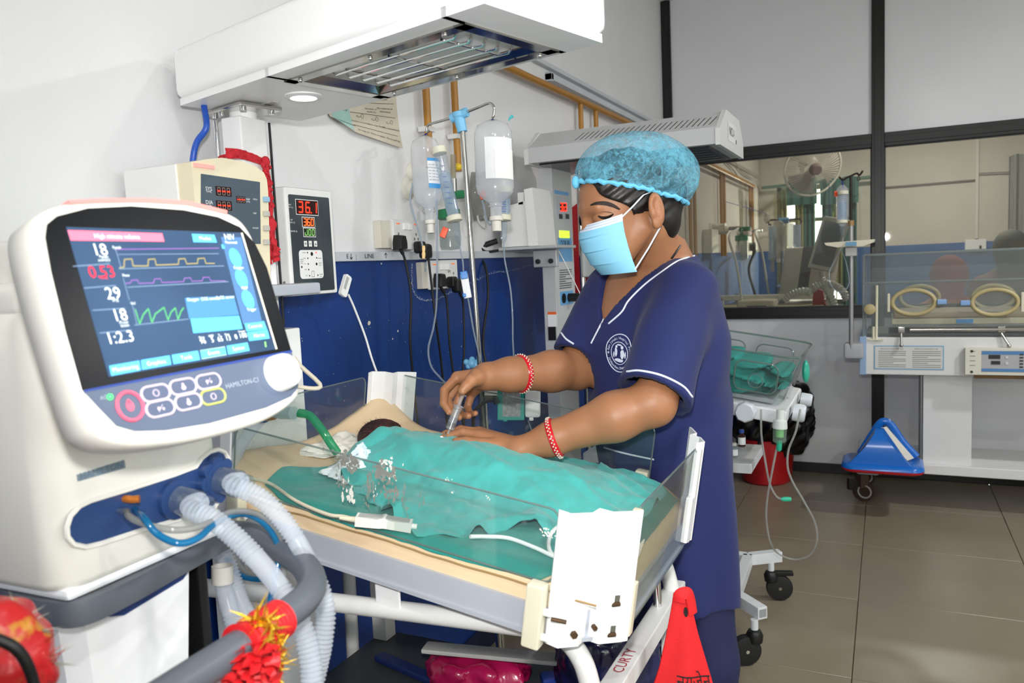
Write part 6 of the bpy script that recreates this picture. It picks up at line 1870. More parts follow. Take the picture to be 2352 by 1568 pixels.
pb_.inputs['Base Color'].default_value = (*rgb('6DB9D4'), 1)
nt.links.new(tc.outputs['Object'], mpg.inputs['Vector'])
for n_ in (n1_, n2_): nt.links.new(mpg.outputs[0], n_.inputs['Vector'])
nt.links.new(n2_.outputs['Fac'], ad.inputs[0]); nt.links.new(n1_.outputs['Fac'], ad.inputs[2])
nt.links.new(ad.outputs[0], mr.inputs[0]); nt.links.new(mr.outputs[0], mxs.inputs[0])
nt.links.new(trn.outputs[0], mxs.inputs[1]); nt.links.new(pb_.outputs[0], mxs.inputs[2]); nt.links.new(mxs.outputs[0], outn.inputs[0])
cap_solid = mat('cap_elastic', '6CC4EA', .7, bump=.4, bscale=220)
CA = (.092, .090); CB = (-.122, -.012)
cl_ = math.hypot(CA[0] - CB[0], CA[1] - CB[1]); cax = ((CA[0] - CB[0]) / cl_, (CA[1] - CB[1]) / cl_); cnn = (-cax[1], cax[0])
def capl(Q):
    d = e_(Q, (.000, 0, .064), (.102, .087, .100))
    d = smin(d, e_(Q, (-.080, 0, .060), (.082, .082, .086)), .05)
    t = Q[:, 0] * cax[0] + Q[:, 2] * cax[1]; h = (Q[:, 0] - CA[0]) * cnn[0] + (Q[:, 2] - CA[1]) * cnn[1]
    d = d + .011 * np.exp(-np.clip(h, 0, 1) / .018)
    d = d + .0035 * np.sin(Q[:, 1] * 120 + t * 46 + 3 * np.sin(h * 40)) * np.exp(-np.clip(h, 0, 1) / .05) + .003 * np.sin(t * 40 + Q[:, 1] * 55 + h * 20)
    return d
def capf(P):
    Q = ht(P)
    d = capl(Q)
    h = (Q[:, 0] - CA[0]) * cnn[0] + (Q[:, 2] - CA[1]) * cnn[1]
    return np.maximum(np.abs(d) - .0014, -h) * HS_
def capsolid(P):
    Q = ht(P); h = (Q[:, 0] - CA[0]) * cnn[0] + (Q[:, 2] - CA[1]) * cnn[1]
    return np.maximum(capl(Q), -h) * HS_
cb_ = bb_of([hp3(.14, .12, .18), hp3(-.17, -.12, -.05), hp3(.14, -.12, .0), hp3(-.17, .12, .18)], .02)
cv, cfc = nets(capsolid, *cb_, .0045, 1)
Qc = ht(cv); hcap = (Qc[:, 0] - CA[0]) * cnn[0] + (Qc[:, 2] - CA[1]) * cnn[1]
keep = [f for f in cfc if hcap[f].min() > .0028]
used = sorted(set(int(i) for f in keep for i in f)); mp_ = {k: i for i, k in enumerate(used)}
cap = mesh_np('bouffant_cap', cv[used], [[mp_[int(i)] for i in f] for f in keep], cap_m, NUR)
# elastic edge
edge = []
for i in range(72):
    t = 2 * math.pi * i / 72
    mid = ((CA[0] + CB[0]) / 2, (CA[1] + CB[1]) / 2)
    a_, b_ = math.cos(t), math.sin(t); lo_, hi_ = 0, .2
    def at_(r): return np.array([[mid[0] + cax[0] * a_ * r + cnn[0] * .003, b_ * r, mid[1] + cax[1] * a_ * r + cnn[1] * .003]])
    for _ in range(22):
        m_ = (lo_ + hi_) / 2
        if capl(at_(m_))[0] < 0: lo_ = m_
        else: hi_ = m_
    q = at_(lo_ + .001)[0]; edge.append(hp3(*q) + hu * (.0022 * math.sin(i * 2.4)))
MB().tube(edge, [.0046 + .0012 * math.sin(i * 2.1) for i in range(72)], 8, closed=True).build('elastic_edge', cap_solid, cap)
for k, tt in enumerate((0.0, math.pi)):
    pass
MB().ball(edge[0] + hf * .004, .0085, 10, (1, 1, 1.6)).build('gather', cap_solid, cap)
# --- mask
mask_b = mat('mask_blue', '8ACCEC', .6, bump=.1, bscale=300)
mask_w = mat('mask_white', 'DDE8F6', .6)
def msurf(u, v, off=0.0):
    ph = (u - .5) * 2 * R_(76)
    edge_ = abs(u - .5) * 2
    zz = .006 - .108 * v - .010 * edge_ ** 2 * (v - .35)
    fx = interp_np(v, ((0, .1005), (.12, .1120), (.30, .1180), (.55, .1140), (.80, .1030), (1, .088)))
    rx, ry = fx - .028, .0745 - .006 * v
    pleat = .0034 * (((v * 3.6 + .15) % 1.0) - .5) * (1 - edge_ ** 3)
    x = .028 + (rx + pleat + off) * math.cos(ph)
    y = (ry + off) * math.sin(ph)
    return hp3(x, y, zz)
def interp_np(x, pts): return float(np.interp(x, [p[0] for p in pts], [p[1] for p in pts]))
mk_ = MB().grid(lambda u, v: msurf(u, .10 + .90 * v), 36, 40, .0012, hf).build('face_mask', mask_b, NUR, angle=25)
MB().grid(lambda u, v: msurf(u, .0 + .115 * v, .0006), 36, 6, .0012, hf).build('nose_band', mask_w, mk_)
for v in (.03, .075): MB().tube([msurf(.04 + .92 * k / 40, v, .0012) for k in range(41)], .0004, 4).build('stitch', mat('stitch_grey', 'A9BDD4', .6), mk_)
for (v0, e) in ((.06, hp3(-.004, .080, .034)), (.96, hp3(-.022, .080, -.036))):
    for sgn in (1, -1):
        s_ = msurf(.5 + sgn * .49, v0)
        ee = HFr.p((e - HO).dot(hf), (e - HO).dot(hl) * sgn, (e - HO).dot(hu))
        MB().tube([s_, s_.lerp(ee, .5) + hl * sgn * .004, ee], .0017, 8).build('ear_loop', mask_w, mk_)
MB().tube([hp3(-.004, .080, .034), hp3(-.026, .076, .036), hp3(-.040, .074, .0), hp3(-.022, .080, -.036)], .0015, 6).build('ear_loop', mask_w, mk_)
# --- beaded necklace
nk = []
for u, v in dense(((1551, 527), (1560, 535), (1566, 546), (1564, 560), (1553, 578), (1543, 592)), 5):
    p = march(lambda P: np.minimum(headpart(P), chest(P)), u, v, 1.35, 1.9, 90)
    if p is not None: nk.append(p - CF * .001)
mb = MB()
for p in spline(nk, 3): mb.ball(p, .0026, 7)
tag(mb.build('necklace', mat('black_bead', '0C0B0A', .25), NUR), kind='stuff')
# --- bangles and ring
def bangle(c, ax, R__, label):
    b = MB().ring(c, ax, R__, .0045, 44, 10).build('bangle', mat('red_lacquer', 'C41422', .2), NUR)
    x, y, a = axis_frame(ax)
    mb = MB(); rr = random.Random(3)
    for i in range(64):
        t = 6.2832 * i / 64
        mb.ball(c + (x * math.cos(t) + y * math.sin(t)) * (R__ + .0042) + a * (.0018 * (-1) ** i), .0019, 6)
    tag(mb.build('gem_row', mat('crystal', 'E8E2D0', .12, .35), b), kind='stuff')
    for s2 in (-1, 1):
        MB().ring(c + a * s2 * .0042, ax, R__, .0026, 44, 8).build('red_rim', mat('red_lacquer', 'C41422'), b)
bangle(Rel.lerp(Rwr, .64), (Rwr - Rel), .0372, '')
bangle(Lel.lerp(Lwr, .735), (Lwr - Lel), .0366, '')
rg0 = LHP['index'][2].lerp(LHP['index'][3], .25)
rgg = MB().ring(rg0, LHP['index'][3] - LHP['index'][2], .0088, .0013, 24, 8).build('finger_ring', chrome, NUR)
MB().ball(D(1014, 1006, 1.568), .0048, 14).build('pearl', mat('pearl', 'E8E4DC', .12), rgg)
# --- trousers, shoes
def trf(P):
    hipL, hipR = V(-.385, 1.69, .70), V(-.50, 1.73, .70)
    kL, kR = V(-.365, 1.67, .40), V(-.50, 1.71, .40)
    d = s_chain(P, [hipL, kL, V(-.335, 1.70, .06)], [.078, .072, .060], .02)
    e = s_chain(P, [hipR, kR, V(-.51, 1.74, .06)], [.098, .078, .062], .02)
    d = smin(d, e, .03) + .004 * np.sin(P[:, 2] * 45 + P[:, 0] * 30) * np.clip((.55 - P[:, 2]) * 4, 0, 1)
    return np.maximum(d, .035 - P[:, 2])
pv, pfc = nets(trf, (-.66, 1.55, .0), (-.22, 1.87, .82), .008, 1)
mesh_np('trousers', pv, pfc, trous, NUR)
for (x, y) in ((-.335, 1.70), (-.51, 1.74)):
    f0 = Fr((x, y, 0), ef_, es * -1, (0, 0, 1))
    rings = []
    for (h, sc) in ((0, 1.0), (.018, 1.02), (.034, .9), (.05, .62)):
        rings.append([f0.p(.055 + .125 * sc * math.cos(t) - (.02 if h > .03 else 0), .042 * sc * math.sin(t), h + .001) for t in [6.2832 * i / 20 for i in range(20)]])
    MB().plates(rings).build('shoe', mat('black_shoe', '1A1A1C', .5), NUR)
# --- syringe in the right hand
sy0, sy1 = D(1063, 906, 1.580), D(1028, 998, 1.566)
sax = (sy1 - sy0).normalized()
sg = thing('syringe', sy1, 'clear plastic syringe with dark fluid held in the right hand', 'syringe')
spl = clear('syringe_plastic', 'F6F9FB', .22, 'F4F8FC', .08, .7)
Ls = (sy1 - sy0).length
MB().lathe([(.0085, .026), (.0085, Ls * .86), (.004, Ls * .88), (.0022, Ls * .89), (.0018, Ls * .98)], sy0, sax, 20).build('barrel', spl, sg)
MB().lathe([(.014, .0235), (.014, .0260)], sy0, sax, 20, sx=1.25, sy=.62).build('flange', spl, sg)
MB().lathe([(.0085, 0), (.0085, .002), (.0036, .0025), (.0036, .05)], sy0, sax, 18).build('plunger', spl, sg)
MB().lathe([(.0076, Ls * .70), (.0076, Ls * .80)], sy0, sax, 18).build('stopper', mat('stopper_black', '141416', .5), sg)
g = Print()
for k in range(10): g.mb.ring(sy0 + sax * (.032 + .0036 * k), sax, .0087, .0002, 10, 4, -1.2, .4 if k % 5 else 1.0)
g.build('scale', blk, sg)
# ================================================================== baby, sheets and small things on the bed
cloth_d = mat('teal_drape', '46AEA9', .85, var=.14, vscale=22, bump=.25, bscale=420, sheen=.2)
cloth_s = mat('teal_sheet', '1E9288', .85, var=.16, vscale=14, bump=.2, bscale=420, sheen=.2)
def interp(x, pts):
    xs = [p[0] for p in pts]; ys = [p[1] for p in pts]
    return float(np.interp(x, xs, ys))
def mound(a, b):
    def g(ca, cb, ra, rb, h, p=1.35):
        q = ((a - ca) / ra) ** 2 + ((b - cb) / rb) ** 2
        return h * math.exp(-(q ** p))
    L = (g(.165, .335, .070, .070, .050), g(.27, .320, .13, .095, .050), g(.40, .325, .13, .105, .055), g(.52, .345, .12, .11, .040))
    return max(L) * .8 + sum(L) * .15
# under sheet
SL = [(.0, .13), (.03, .13)]
def sheet_fn(u, v):
    a = .088 + u * (.742 - .088)
    bn = interp(a, [(.088, .10), (.115, .026), (.16, .012), (.26, .004), (.5, .004), (.65, .008), (.70, .05), (.742, .10)])
    bf = interp(a, [(.088, .12), (.13, .17), (.16, .40), (.3, .52), (.6, .545), (.69, .52), (.742, .45)])
    b = bn + (bf - bn) * v
    z = mat_top(a, b) - .012 * max(0, 1 - max(b - .006, 0) / .018) ** 2 + .0045 + .0018 * (nz(a, b, 22, 5) + .6 * nz(a, b, 55, 9))
    return BF.p(a, b, z)
one(MB().grid(sheet_fn, 90, 60, .0022, BF.z), 'bed_sheet', cloth_s, 'dark teal sheet spread flat over the beige mattress', 'sheet')
BNEAR = [(.125, .255), (.14, .20), (.165, .155), (.20, .125), (.255, .100), (.33, .062), (.40, .018), (.44, .012), (.51, .062), (.545, .115), (.575, .16), (.60, .135), (.635, .15), (.68, .19), (.715, .24)]
BFAR = [(.125, .262), (.16, .315), (.195, .362), (.225, .46), (.3, .505), (.45, .525), (.6, .54), (.68, .515), (.715, .47)]
def drape_fn(u, v):
    a0 = .125 + u * .59
    bn = interp(a0, BNEAR); bf = interp(a0, BFAR)
    bn += .006 * math.sin(a0 * 140)
    b = bn + (bf - bn) * v; a = a0
    t = 1 - v
    z = max(mound(a, b), 0) + mat_top(a, b) + .0075
    fold = math.exp(-((b - bn) / .07) ** 2)
    z += fold * (.020 * max(0, math.sin(a * 40 + 4 * nz(a, b, 9))) ** 2 + .006 * nz(a, b, 40, 2))
    z += .006 * max(0, math.sin(60 * (a * .45 + b * .9) + 3 * nz(a, b, 6, 3))) ** 3 * (1 - fold)
    z += .0030 * nz(a, b, 26, 7) + .0018 * nz(a, b, 70, 8)
    z += .012 * math.exp(-((b - .20 - .45 * (a - .3)) / .012) ** 2) * .25
    z += .010 * math.exp(-(((a - .50) / .06) ** 2)) * max(0, math.sin((b - .3) * 30)) * math.exp(-((b - .50) / .06) ** 2)
    if a > .56: z += .012 * math.exp(-((b - .47 + .8 * (a - .62)) / .016) ** 2)
    return BF.p(a, b, z)
one(MB().grid(drape_fn, 150, 90, .0020, BF.z), 'surgical_drape', cloth_d, 'light teal drape laid over the baby', 'drape')
# baby
BAB = thing('baby', BF.p(.3, .37, 0), 'newborn baby lying under the teal drape with dark haired head showing', 'person')
bh_c = BF.p(.138, .345, .022)
def babyf(P):
    d = s_ell(P, bh_c, (.050, .043, .038))
    d = smin(d, s_chain(P, [BF.p(.18, .335, .020), BF.p(.23, .325, .020), BF.p(.33, .32, .020), BF.p(.40, .325, .020)], [.016, .020, .021, .020], .02), .02)
    for s2 in (-1, 1):
        d = smin(d, s_chain(P, [BF.p(.40, .325 + .025 * s2, .018), BF.p(.47, .335 + .040 * s2, .018), BF.p(.52, .34 + .03 * s2, .012)], [.016, .014, .010], .01), .015)
        d = smin(d, s_chain(P, [BF.p(.22, .325 + .03 * s2, .016), BF.p(.27, .32 + .05 * s2, .012), BF.p(.24, .32 + .06 * s2, .014)], [.010, .009, .008], .01), .012)
    d = smin(d, s_ell(P, BF.p(.145, .305, .022), (.009, .010, .008)), .008)
    for q in (.105, .150): d = smin(d, s_ell(P, BF.p(q + .02, .386, .018), (.012, .006, .014)), .004)
    return d
yv, yfc = nets(babyf, npv(BF.p(.02, .24, -.06)) - .03, npv(BF.p(.58, .50, .16)) + .03, .0045, 1)
mesh_np('body', yv, yfc, mat('newborn_skin', '7A4238', .5, var=.2, vscale=30, sss=.1), BAB)
def bhair(P):
    q = P - npv(bh_c)
    d = s_ell(P, bh_c, (.0525, .0455, .0405)) + .0012 * np.sin(q @ npv(BF.y) * 900 + q @ npv(BF.z) * 500)
    return np.maximum(d, q @ npv(BF.x) * .85 - q @ npv(BF.z) * .2 - .018)
hv2, hf2 = nets(bhair, npv(bh_c) - .075, npv(bh_c) + .075, .0028, 1)
bhr = mesh_np('hair', hv2, hf2, mat('newborn_hair', '201412', .55, var=.4, vscale=120, col2='4A1F1C', cthr=(.35, .6)), BAB)
mb = MB(); rr = random.Random(21)
for i in range(260):
    d = Vector((rr.uniform(-1, .1), rr.uniform(-1, .7), rr.uniform(-.2, 1))).normalized()
    p = bh_c + BF.x * d.x * .0515 + BF.y * d.y * .0445 + BF.z * d.z * .0395
    w_ = (BF.x * d.x + BF.y * d.y + BF.z * d.z).normalized(); s_ = w_.cross(BF.z).normalized() * .0004
    e = p + w_ * rr.uniform(.003, .008) + BF.x * rr.uniform(-.006, .002)
    mb.add([p - s_, p + s_, e], [(0, 1, 2)])
tag(mb.build('hair_strands', mat('newborn_strand', '1A100E', .6), bhr, smooth=False, flip=False), kind='stuff')
# paper towel, gauze, nasal circuit
pw_ = mat('tissue_white', 'EBE7DC', .8, var=.05, vscale=20, bump=.2, bscale=80)
def tissue(pts_px, c, seed, amp, label, name='paper_towel', m=pw_, N=22):
    P4 = [hitp(u, v, BF.p(0, 0, c), BF.z) for u, v in pts_px]
    def fn(u, v):
        p = (P4[0] * (1 - u) + P4[1] * u) * (1 - v) + (P4[3] * (1 - u) + P4[2] * u) * v
        h = amp * .7 * (mnoise.noise(Vector((u * 3, v * 3, seed))) + .3 * mnoise.noise(Vector((u * 7, v * 7, seed))) + .5) * min(1, 4 * min(u, 1 - u, v, 1 - v) + .15)
        ed = .008 * mnoise.noise(Vector((u * 7, v * 7, seed + 4)))
        return p + BF.z * max(h, .001) + BF.x * ed + BF.y * ed
    return one(MB().grid(fn, N, N, .0012, BF.z), name, m, label, 'paper' if name == 'paper_towel' else 'gauze')
tissue([(690, 1035), (800, 985), (845, 1020), (800, 1050)], .006, 3, .022, 'crumpled white tissue lying at the head of the mattress')
tissue([(668, 1042), (760, 1018), (830, 1030), (745, 1052)], .004, 8, .012, 'flat white tissue edge under the green tube')
tissue([(735, 1088), (800, 1050), (850, 1085), (800, 1112)], .006, 5, .034, 'white gauze wad beside the baby seen through the panel', 'gauze_pad', mat('gauze_white', 'EFF3F6', .8, var=.06, vscale=40, bump=.3, bscale=120))
tissue([(805, 1050), (838, 1022), (852, 1045), (825, 1062)], .02, 2, .03, 'pale blue gauze strip against the baby head', 'gauze_pad', mat('gauze_blue', 'D8ECF6', .8))
nc = thing('nasal_circuit', D(690, 950, 1.36), 'pale green breathing tube with a milky connector reaching over the bed', 'breathing circuit')
gt = clear('green_tube', '8FD6B4', .45, '4FB98E', .06, .9)
MB().tube(spline([D(686, 948, 1.35), D(712, 955, 1.345), D(738, 985, 1.34), D(758, 1015, 1.34), D(775, 1040, 1.345)], 10), .0075, 14).build('green_tube', gt, nc)
milky = clear('milky_plastic', 'DDEAEA', .6, 'CFE2E2', .15, .8)
MB().lathe([(.012, 0), (.013, .02), (.0115, .040), (.0115, .052)], D(632, 944, 1.40), D(688, 950, 1.36) - D(632, 944, 1.40), 18).build('connector', milky, nc)
MB().lathe([(.0135, 0), (.0135, .02)], D(612, 950, 1.42), D(640, 945, 1.395) - D(612, 950, 1.42), 18).build('amber_collar', mat('amber_plastic', '9A6A38', .4), nc)
MB().lathe([(.0128, 0), (.0128, .014)], D(598, 956, 1.43), D(640, 945, 1.395) - D(612, 950, 1.42), 18).build('blue_collar', mat('collar_blue', '22558C', .4), nc)
MB().tube(spline([D(600, 960, 1.43), D(575, 990, 1.43), D(555, 1020, 1.42), D(540, 1050, 1.41), D(520, 1080, 1.38)], 8), .011, 14).build('clear_limb', hose_m, nc)
# oximeter connector and cable
oxm = thing('oximeter_connector', BF.p(.35, .03, .01), 'light grey sensor connector lying on the teal sheet with a cream cable', 'connector')
o0, o1 = hitp(818, 1193, BF.p(0, 0, .014), BF.z), hitp(946, 1208, BF.p(0, 0, .012), BF.z)
ofx = (o1 - o0).normalized(); of = Fr(o0, ofx, BF.z.cross(ofx), BF.z); LO = (o1 - o0).length
shell = [(0, -.007), (LO * .42, -.006), (LO * .5, -.005), (LO, -.007), (LO, .0065), (LO * .62, .006), (LO * .5, .0095), (LO * .38, .006), (0, .0068)]
MB().prism([(a, b * 1.15) for a, b in shell], Fr(o0, ofx, BF.z, ofx.cross(BF.z)), -.011, .009).build('housing', mat('connector_white', 'DCDCD6', .4), oxm, angle=25)
MB().prism([(a, .007 + b * .1) for a, b in ((.004, 0), (LO - .004, 0), (LO - .004, .012), (LO * .5, .03), (.004, .012))], Fr(o0, ofx, BF.z, ofx.cross(BF.z)), -.009, .007).build('grey_cover', mat('connector_grey', 'A6A8A4', .5), oxm)
cc_ = mat('cream_cable', 'D2C9B2', .5)
lf_ = lambda u, v, c: hitp(u, v, BF.p(0, 0, c), BF.z)
MB().tube(spline([lf_(520, 1100, .02), lf_(560, 1096, .014), lf_(620, 1110, .012), lf_(680, 1150, .011), lf_(750, 1180, .012), lf_(790, 1186, .014), o0], 8), .0029, 8).build('cable', cc_, oxm)
MB().tube([o0 - ofx * .026, o0], [.003, .005], 10).build('strain_relief', cc_, oxm)
MB().tube([o1, o1 + ofx * .008], .0045, 10).build('plug_tip', mat('connector_white', 'DCDCD6'), oxm)
one(MB().tube(spline([lf_(1080, 1232, .02), lf_(1120, 1232, .015), lf_(1170, 1236, .014), lf_(1230, 1258, .012), lf_(1275, 1278, .012), lf_(1310, 1280, .014), lf_(1335, 1278, .03)], 8), .0032, 8), 'white_cable', mat('cable_white', 'EFEFEF'), 'white cable running along the near edge of the teal sheet', 'cable')
one(MB().tube(spline([lf_(1325, 1198, .03), lf_(1290, 1205, .02), lf_(1268, 1222, .014), lf_(1260, 1248, .012), lf_(1268, 1272, .012), lf_(1300, 1286, .014), lf_(1330, 1283, .03)], 8), .0032, 8), 'white_cable', mat('cable_white', 'EFEFEF'), 'white cable looped in the near foot corner of the bed', 'cable')
one(MB().tube(spline([D(675, 820, 1.30), D(690, 840, 1.30), D(735, 882, 1.29), D(722, 892, 1.28), D(672, 886, 1.26)], 3), .0036, 8), 'beige_cable', mat('beige_cable', 'BDB5A4', .5), 'beige cable bent behind the ventilator knob over the head panel', 'cable')
one(MB().ball(lf_(1216, 1256, .006), .0036, 10, (1, 1, .5)), 'blue_bead', mat('blue_bead', '2F6FE0', .35), 'tiny blue bead on the teal sheet near the cable', 'bead')
# ================================================================== cot trolley behind the nurse
COT = thing('cot_trolley', (-.60, 2.72, 0), 'white steel cot trolley on black castors carrying a clear baby basin', 'trolley')
sqt = mat('white_square_tube', 'D3D7DA', .35)
def bar(p, q, w_=.018, name='frame_bar', m=sqt, h=.020):
    p, q = Vector(p), Vector(q); d = q - p; x = d.normalized(); y = V(0, 0, 1).cross(x).normalized(); z = x.cross(y)
    return MB().box(Fr(p, x, y, z), 0, d.length, -w_, w_, -h, h, .002).build(name, m, COT)
zb_ = .165
fj, nj = HZ(1718, 1283, zb_), HZ(1688, 1368, zb_)
fe, ne = HZ(1792, 1275, zb_), HZ(1752, 1408, zb_)
bar(fj + V(-.55, .0, 0), fj); bar(fj, fe); bar(nj + V(-.55, .0, 0), nj); bar(nj, ne); bar(nj, fj)
MB().box(Fr(ne, (ne - nj).normalized(), V(0, 0, 1).cross((ne - nj).normalized()), (0, 0, 1)), -.001, .001, -.013, .013, -.013, .013).build('open_end', mat('tube_inside', '8E9294', .6), COT)
for (c, lbl, dirx) in ((V(-.365, 2.99, 0), 'a', V(.9, .3, 0)), (V(-.405, 2.46, 0), 'b', V(-.8, -.5, 0)), (V(-.95, 2.99, 0), 'c', V(-1, .2, 0)), (V(-.95, 2.46, 0), 'd', V(-1, -.2, 0))):
    dirx = dirx.normalized(); stem = c - dirx * .03
    MB().cyl(V(stem.x, stem.y, .115), V(stem.x, stem.y, zb_ - .018), .012, n=12).build('castor_stem', sqt, COT)
    MB().lathe([(.010, .0), (.024, .008), (.027, .030), (.020, .045), (.008, .05)], V(stem.x, stem.y, .066), (0, 0, 1), 16).build('castor_head', black_pl, COT)
    ax = V(-dirx.y, dirx.x, 0)
    wc = V(c.x, c.y, .049)
    wh = MB().lathe([(.030, -.016), (.047, -.013), (.049, 0), (.047, .013), (.030, .016)], wc, ax, 28).build('castor_wheel', black_rub, COT)
    MB().cyl(wc - ax * .018, wc + ax * .018, .006, n=10).build('axle_cap', steel, wh)
    if lbl == 'a': MB().box(Fr(wc + V(0, 0, .055), dirx, ax), -.02, .05, -.012, .012, -.008, .008, .003).build('brake_pedal', black_pl, COT)
for (x, y) in ((-.62, 2.52), (-.62, 2.94)):
    MB().wbox(x - .018, x + .018, y - .018, y + .018, zb_, .86, .002).build('upright', sqt, COT)
MB().wbox(-.95, -.385, 2.50, 2.775, .612, .644, .003).build('shelf', mat('shelf_grey', 'BFC2C3', .4), COT)
TC = Fr((-.60, 2.72, .90), (math.cos(R_(9)), 0, -math.sin(R_(9))), (0, 1, 0))
MB().box(TC, -.36, .335, -.225, .225, -.075, -.03, .008).build('basin_tray', mat('tray_white', 'D9DCE0', .35), COT)
for (a, b, r, ax) in ((.215, -.235, .032, (0, -1, 0)), (.345, -.14, .028, None), (.345, .10, .022, None)):
    axv = TC.x if ax is None else Vector(ax)
    MB().lathe([(r, 0), (r, .03), (r * .85, .036)], TC.p(a, b, -.05 if ax else -.045), axv, 8 if ax else 14).build('tilt_knob', mat('knob_grey', 'C5CCD4', .35), COT)
# basin: clear tapered tub with ribs
bas = thing('baby_basin', TC.p(0, 0, -.03), 'clear acrylic baby basin with teal linen inside on the cot trolley', 'basin')
bsn = clear('basin_acrylic', 'F0F5F4', .06, 'D8E4E4', .03, 1.0, 1.49)
def rr_ring(a, b, c, r): return [TC.p(x, y, c) for x, y in rounded(-a, a, -b, b, r, 5)]
MB().plates([rr_ring(.30, .19, -.028, .05), rr_ring(.315, .205, -.01, .05), rr_ring(.335, .222, .10, .05), rr_ring(.345, .232, .135, .05)], cap=False).build('tub', bsn, bas, angle=60)
MB().tube(rr_ring(.345, .232, .135, .05), .0035, 6, closed=True).build('rim', clear('basin_rim', 'C6D6D2', .35, 'A8BCB8', .1, 1.0), bas)
for (a0, a1) in ((-.20, .12), (.16, .29)):
    poly = rounded(a0, a1, .01, .105, .025, 5)
    MB().tube([TC.p(x, -.208 - .014 * (z / .1), z) for x, z in poly], .0028, 6, closed=True).build('rib', clear('basin_rim', 'C6D6D2'), bas)
    MB().tube([TC.p(x, .212 + .014 * (z / .1), z) for x, z in poly], .0028, 6, closed=True).build('rib', clear('basin_rim', 'C6D6D2'), bas)
MB().ring(TC.p(.225, -.213, .045), (0, 1, 0), .022, .002, 20, 6).build('rib', clear('basin_rim', 'C6D6D2'), bas)
lin1 = mat('teal_linen', '1F9A92', .85, var=.3, vscale=14, bump=.3, bscale=200)
def lsdf(P):
    Q = P - npv(TC.o); q = np.stack([Q @ npv(TC.x), Q @ npv(TC.y), Q @ npv(TC.z)], 1)
    r = np.array([.29, .185, .052]); q = q - np.array([-.02, 0, .035])
    d = (np.abs(q) / r); k = (d ** 4).sum(1) ** .25
    return (k - 1) * .05 + .006 * np.sin(q[:, 0] * 42 + 4 * np.sin(q[:, 2] * 60)) + .005 * np.sin(q[:, 2] * 150 + q[:, 0] * 20)
lv, lfc = nets(lsdf, npv(TC.o) - npv((.36, .24, .12)), npv(TC.o) + npv((.36, .24, .14)), .012, 1)
tag(mesh_np('folded_linen', lv, lfc, lin1), 'crumpled teal linen lying in the clear baby basin', 'linen')
one(MB().box(TC, -.28, .285, -.175, .175, -.026, -.012, .004), 'basin_pad', mat('pad_grey', 'A8A9AC', .7, var=.15, vscale=30), 'grey pad under the teal linen in the basin', 'pad')
one(MB().ball(HY(1851, 853, 2.72), .035, 14, (.35, .8, 1.1)), 'green_mask', mat('green_mask_vinyl', '2FA48C', .35), 'green soft mask hooked on the right end of the basin', 'mask')
# tubes and nebuliser chamber
tbc = clear('trolley_tube', 'E4E6E4', .45, 'D8DAD8', .1, .9)
yT = 2.47
nb = thing('nebuliser', HY(1790, 985, yT), 'clear nebuliser chamber with green base hanging under the basin', 'nebuliser')
c0 = HY(1793, 940, yT)
MB().lathe([(.012, 0), (.012, .03), (.020, .034), (.022, .055), (.022, .058)], c0, V(-.05, 0, -1), 18).build('upper_cup', mat('neb_white', 'D4DCD8', .35), nb)
MB().lathe([(.0205, .058), (.019, .098), (.013, .104)], c0, V(-.05, 0, -1), 18, cap=False).build('cup', clear('neb_cup', 'E6F2EA', .2, 'CFE6D8', .05, 1), nb)
MB().lathe([(.012, .06), (.012, .085)], c0, V(-.05, 0, -1), 14).build('jet', mat('neb_green', '8FD08A', .4), nb)
MB().lathe([(.009, .098), (.008, .125), (.004, .13)], c0, V(-.05, 0, -1), 14).build('base_nozzle', mat('neb_teal', '2FB490', .4), nb)
def line(px, label, y=yT, r=.0032):
    return one(MB().tube(spline([HY(u, v, y + dy) for u, v, dy in px], 8), r, 8), 'oxygen_tube', tbc, label, 'tube')
line([(1786, 1018, 0), (1774, 1080, 0), (1763, 1140, .03), (1760, 1190, .05), (1768, 1240, .1), (1784, 1268, .2), (1812, 1282, .26), (1840, 1283, .26), (1864, 1270, .22), (1877, 1240, .15), (1872, 1200, .1), (1846, 1150, .05), (1820, 1105, .02), (1809, 1070, .0), (1812, 1030, 0), (1828, 990, 0), (1838, 940, .0)], 'clear tube from the nebuliser hanging in a long loop to the floor')
t3 = line([(1748, 940, 0), (1749, 1000, 0), (1758, 1060, 0), (1768, 1110, .02), (1782, 1138, .03), (1796, 1147, .04)], 'clear tube with a green tip dangling below the basin tray')
MB().lathe([(.005, 0), (.008, .012), (.007, .03)], HY(1794, 1146, yT + .04), CR, 12).build('green_tip', mat('neb_teal', '2FB490'), t3)
def vial(u, v, m1, m2, h, label):
    b = HZ(u, v, .645)
    t = thing('medicine_vial', b, label, 'vial', 'small vials on the trolley shelf')
    MB().lathe([(.012, 0), (.0125, .003), (.0125, h * .62), (.006, h * .74), (.006, h * .82)], b, (0, 0, 1), 16).build('glass', m1, t)
    MB().lathe([(.0085, h * .80), (.0085, h)], b, (0, 0, 1), 14).build('cap', m2, t)
    MB().lathe([(.0128, h * .12), (.0128, h * .55)], b, (0, 0, 1), 16, cap=False).build('label', label_w, t)
vial(1704, 1024, mat('brown_glass', '3A2016', .15), mat('vial_cap_blue', '2A4A9C', .4), .058, 'brown vial with blue cap on the trolley shelf')
vial(1686, 1048, clear('vial_glass', 'EDF2F4', .2, 'E0E8EA', .05, 1), mat('vial_cap_white', 'D8D8D8', .4), .046, 'clear vial with pale cap on the trolley shelf')
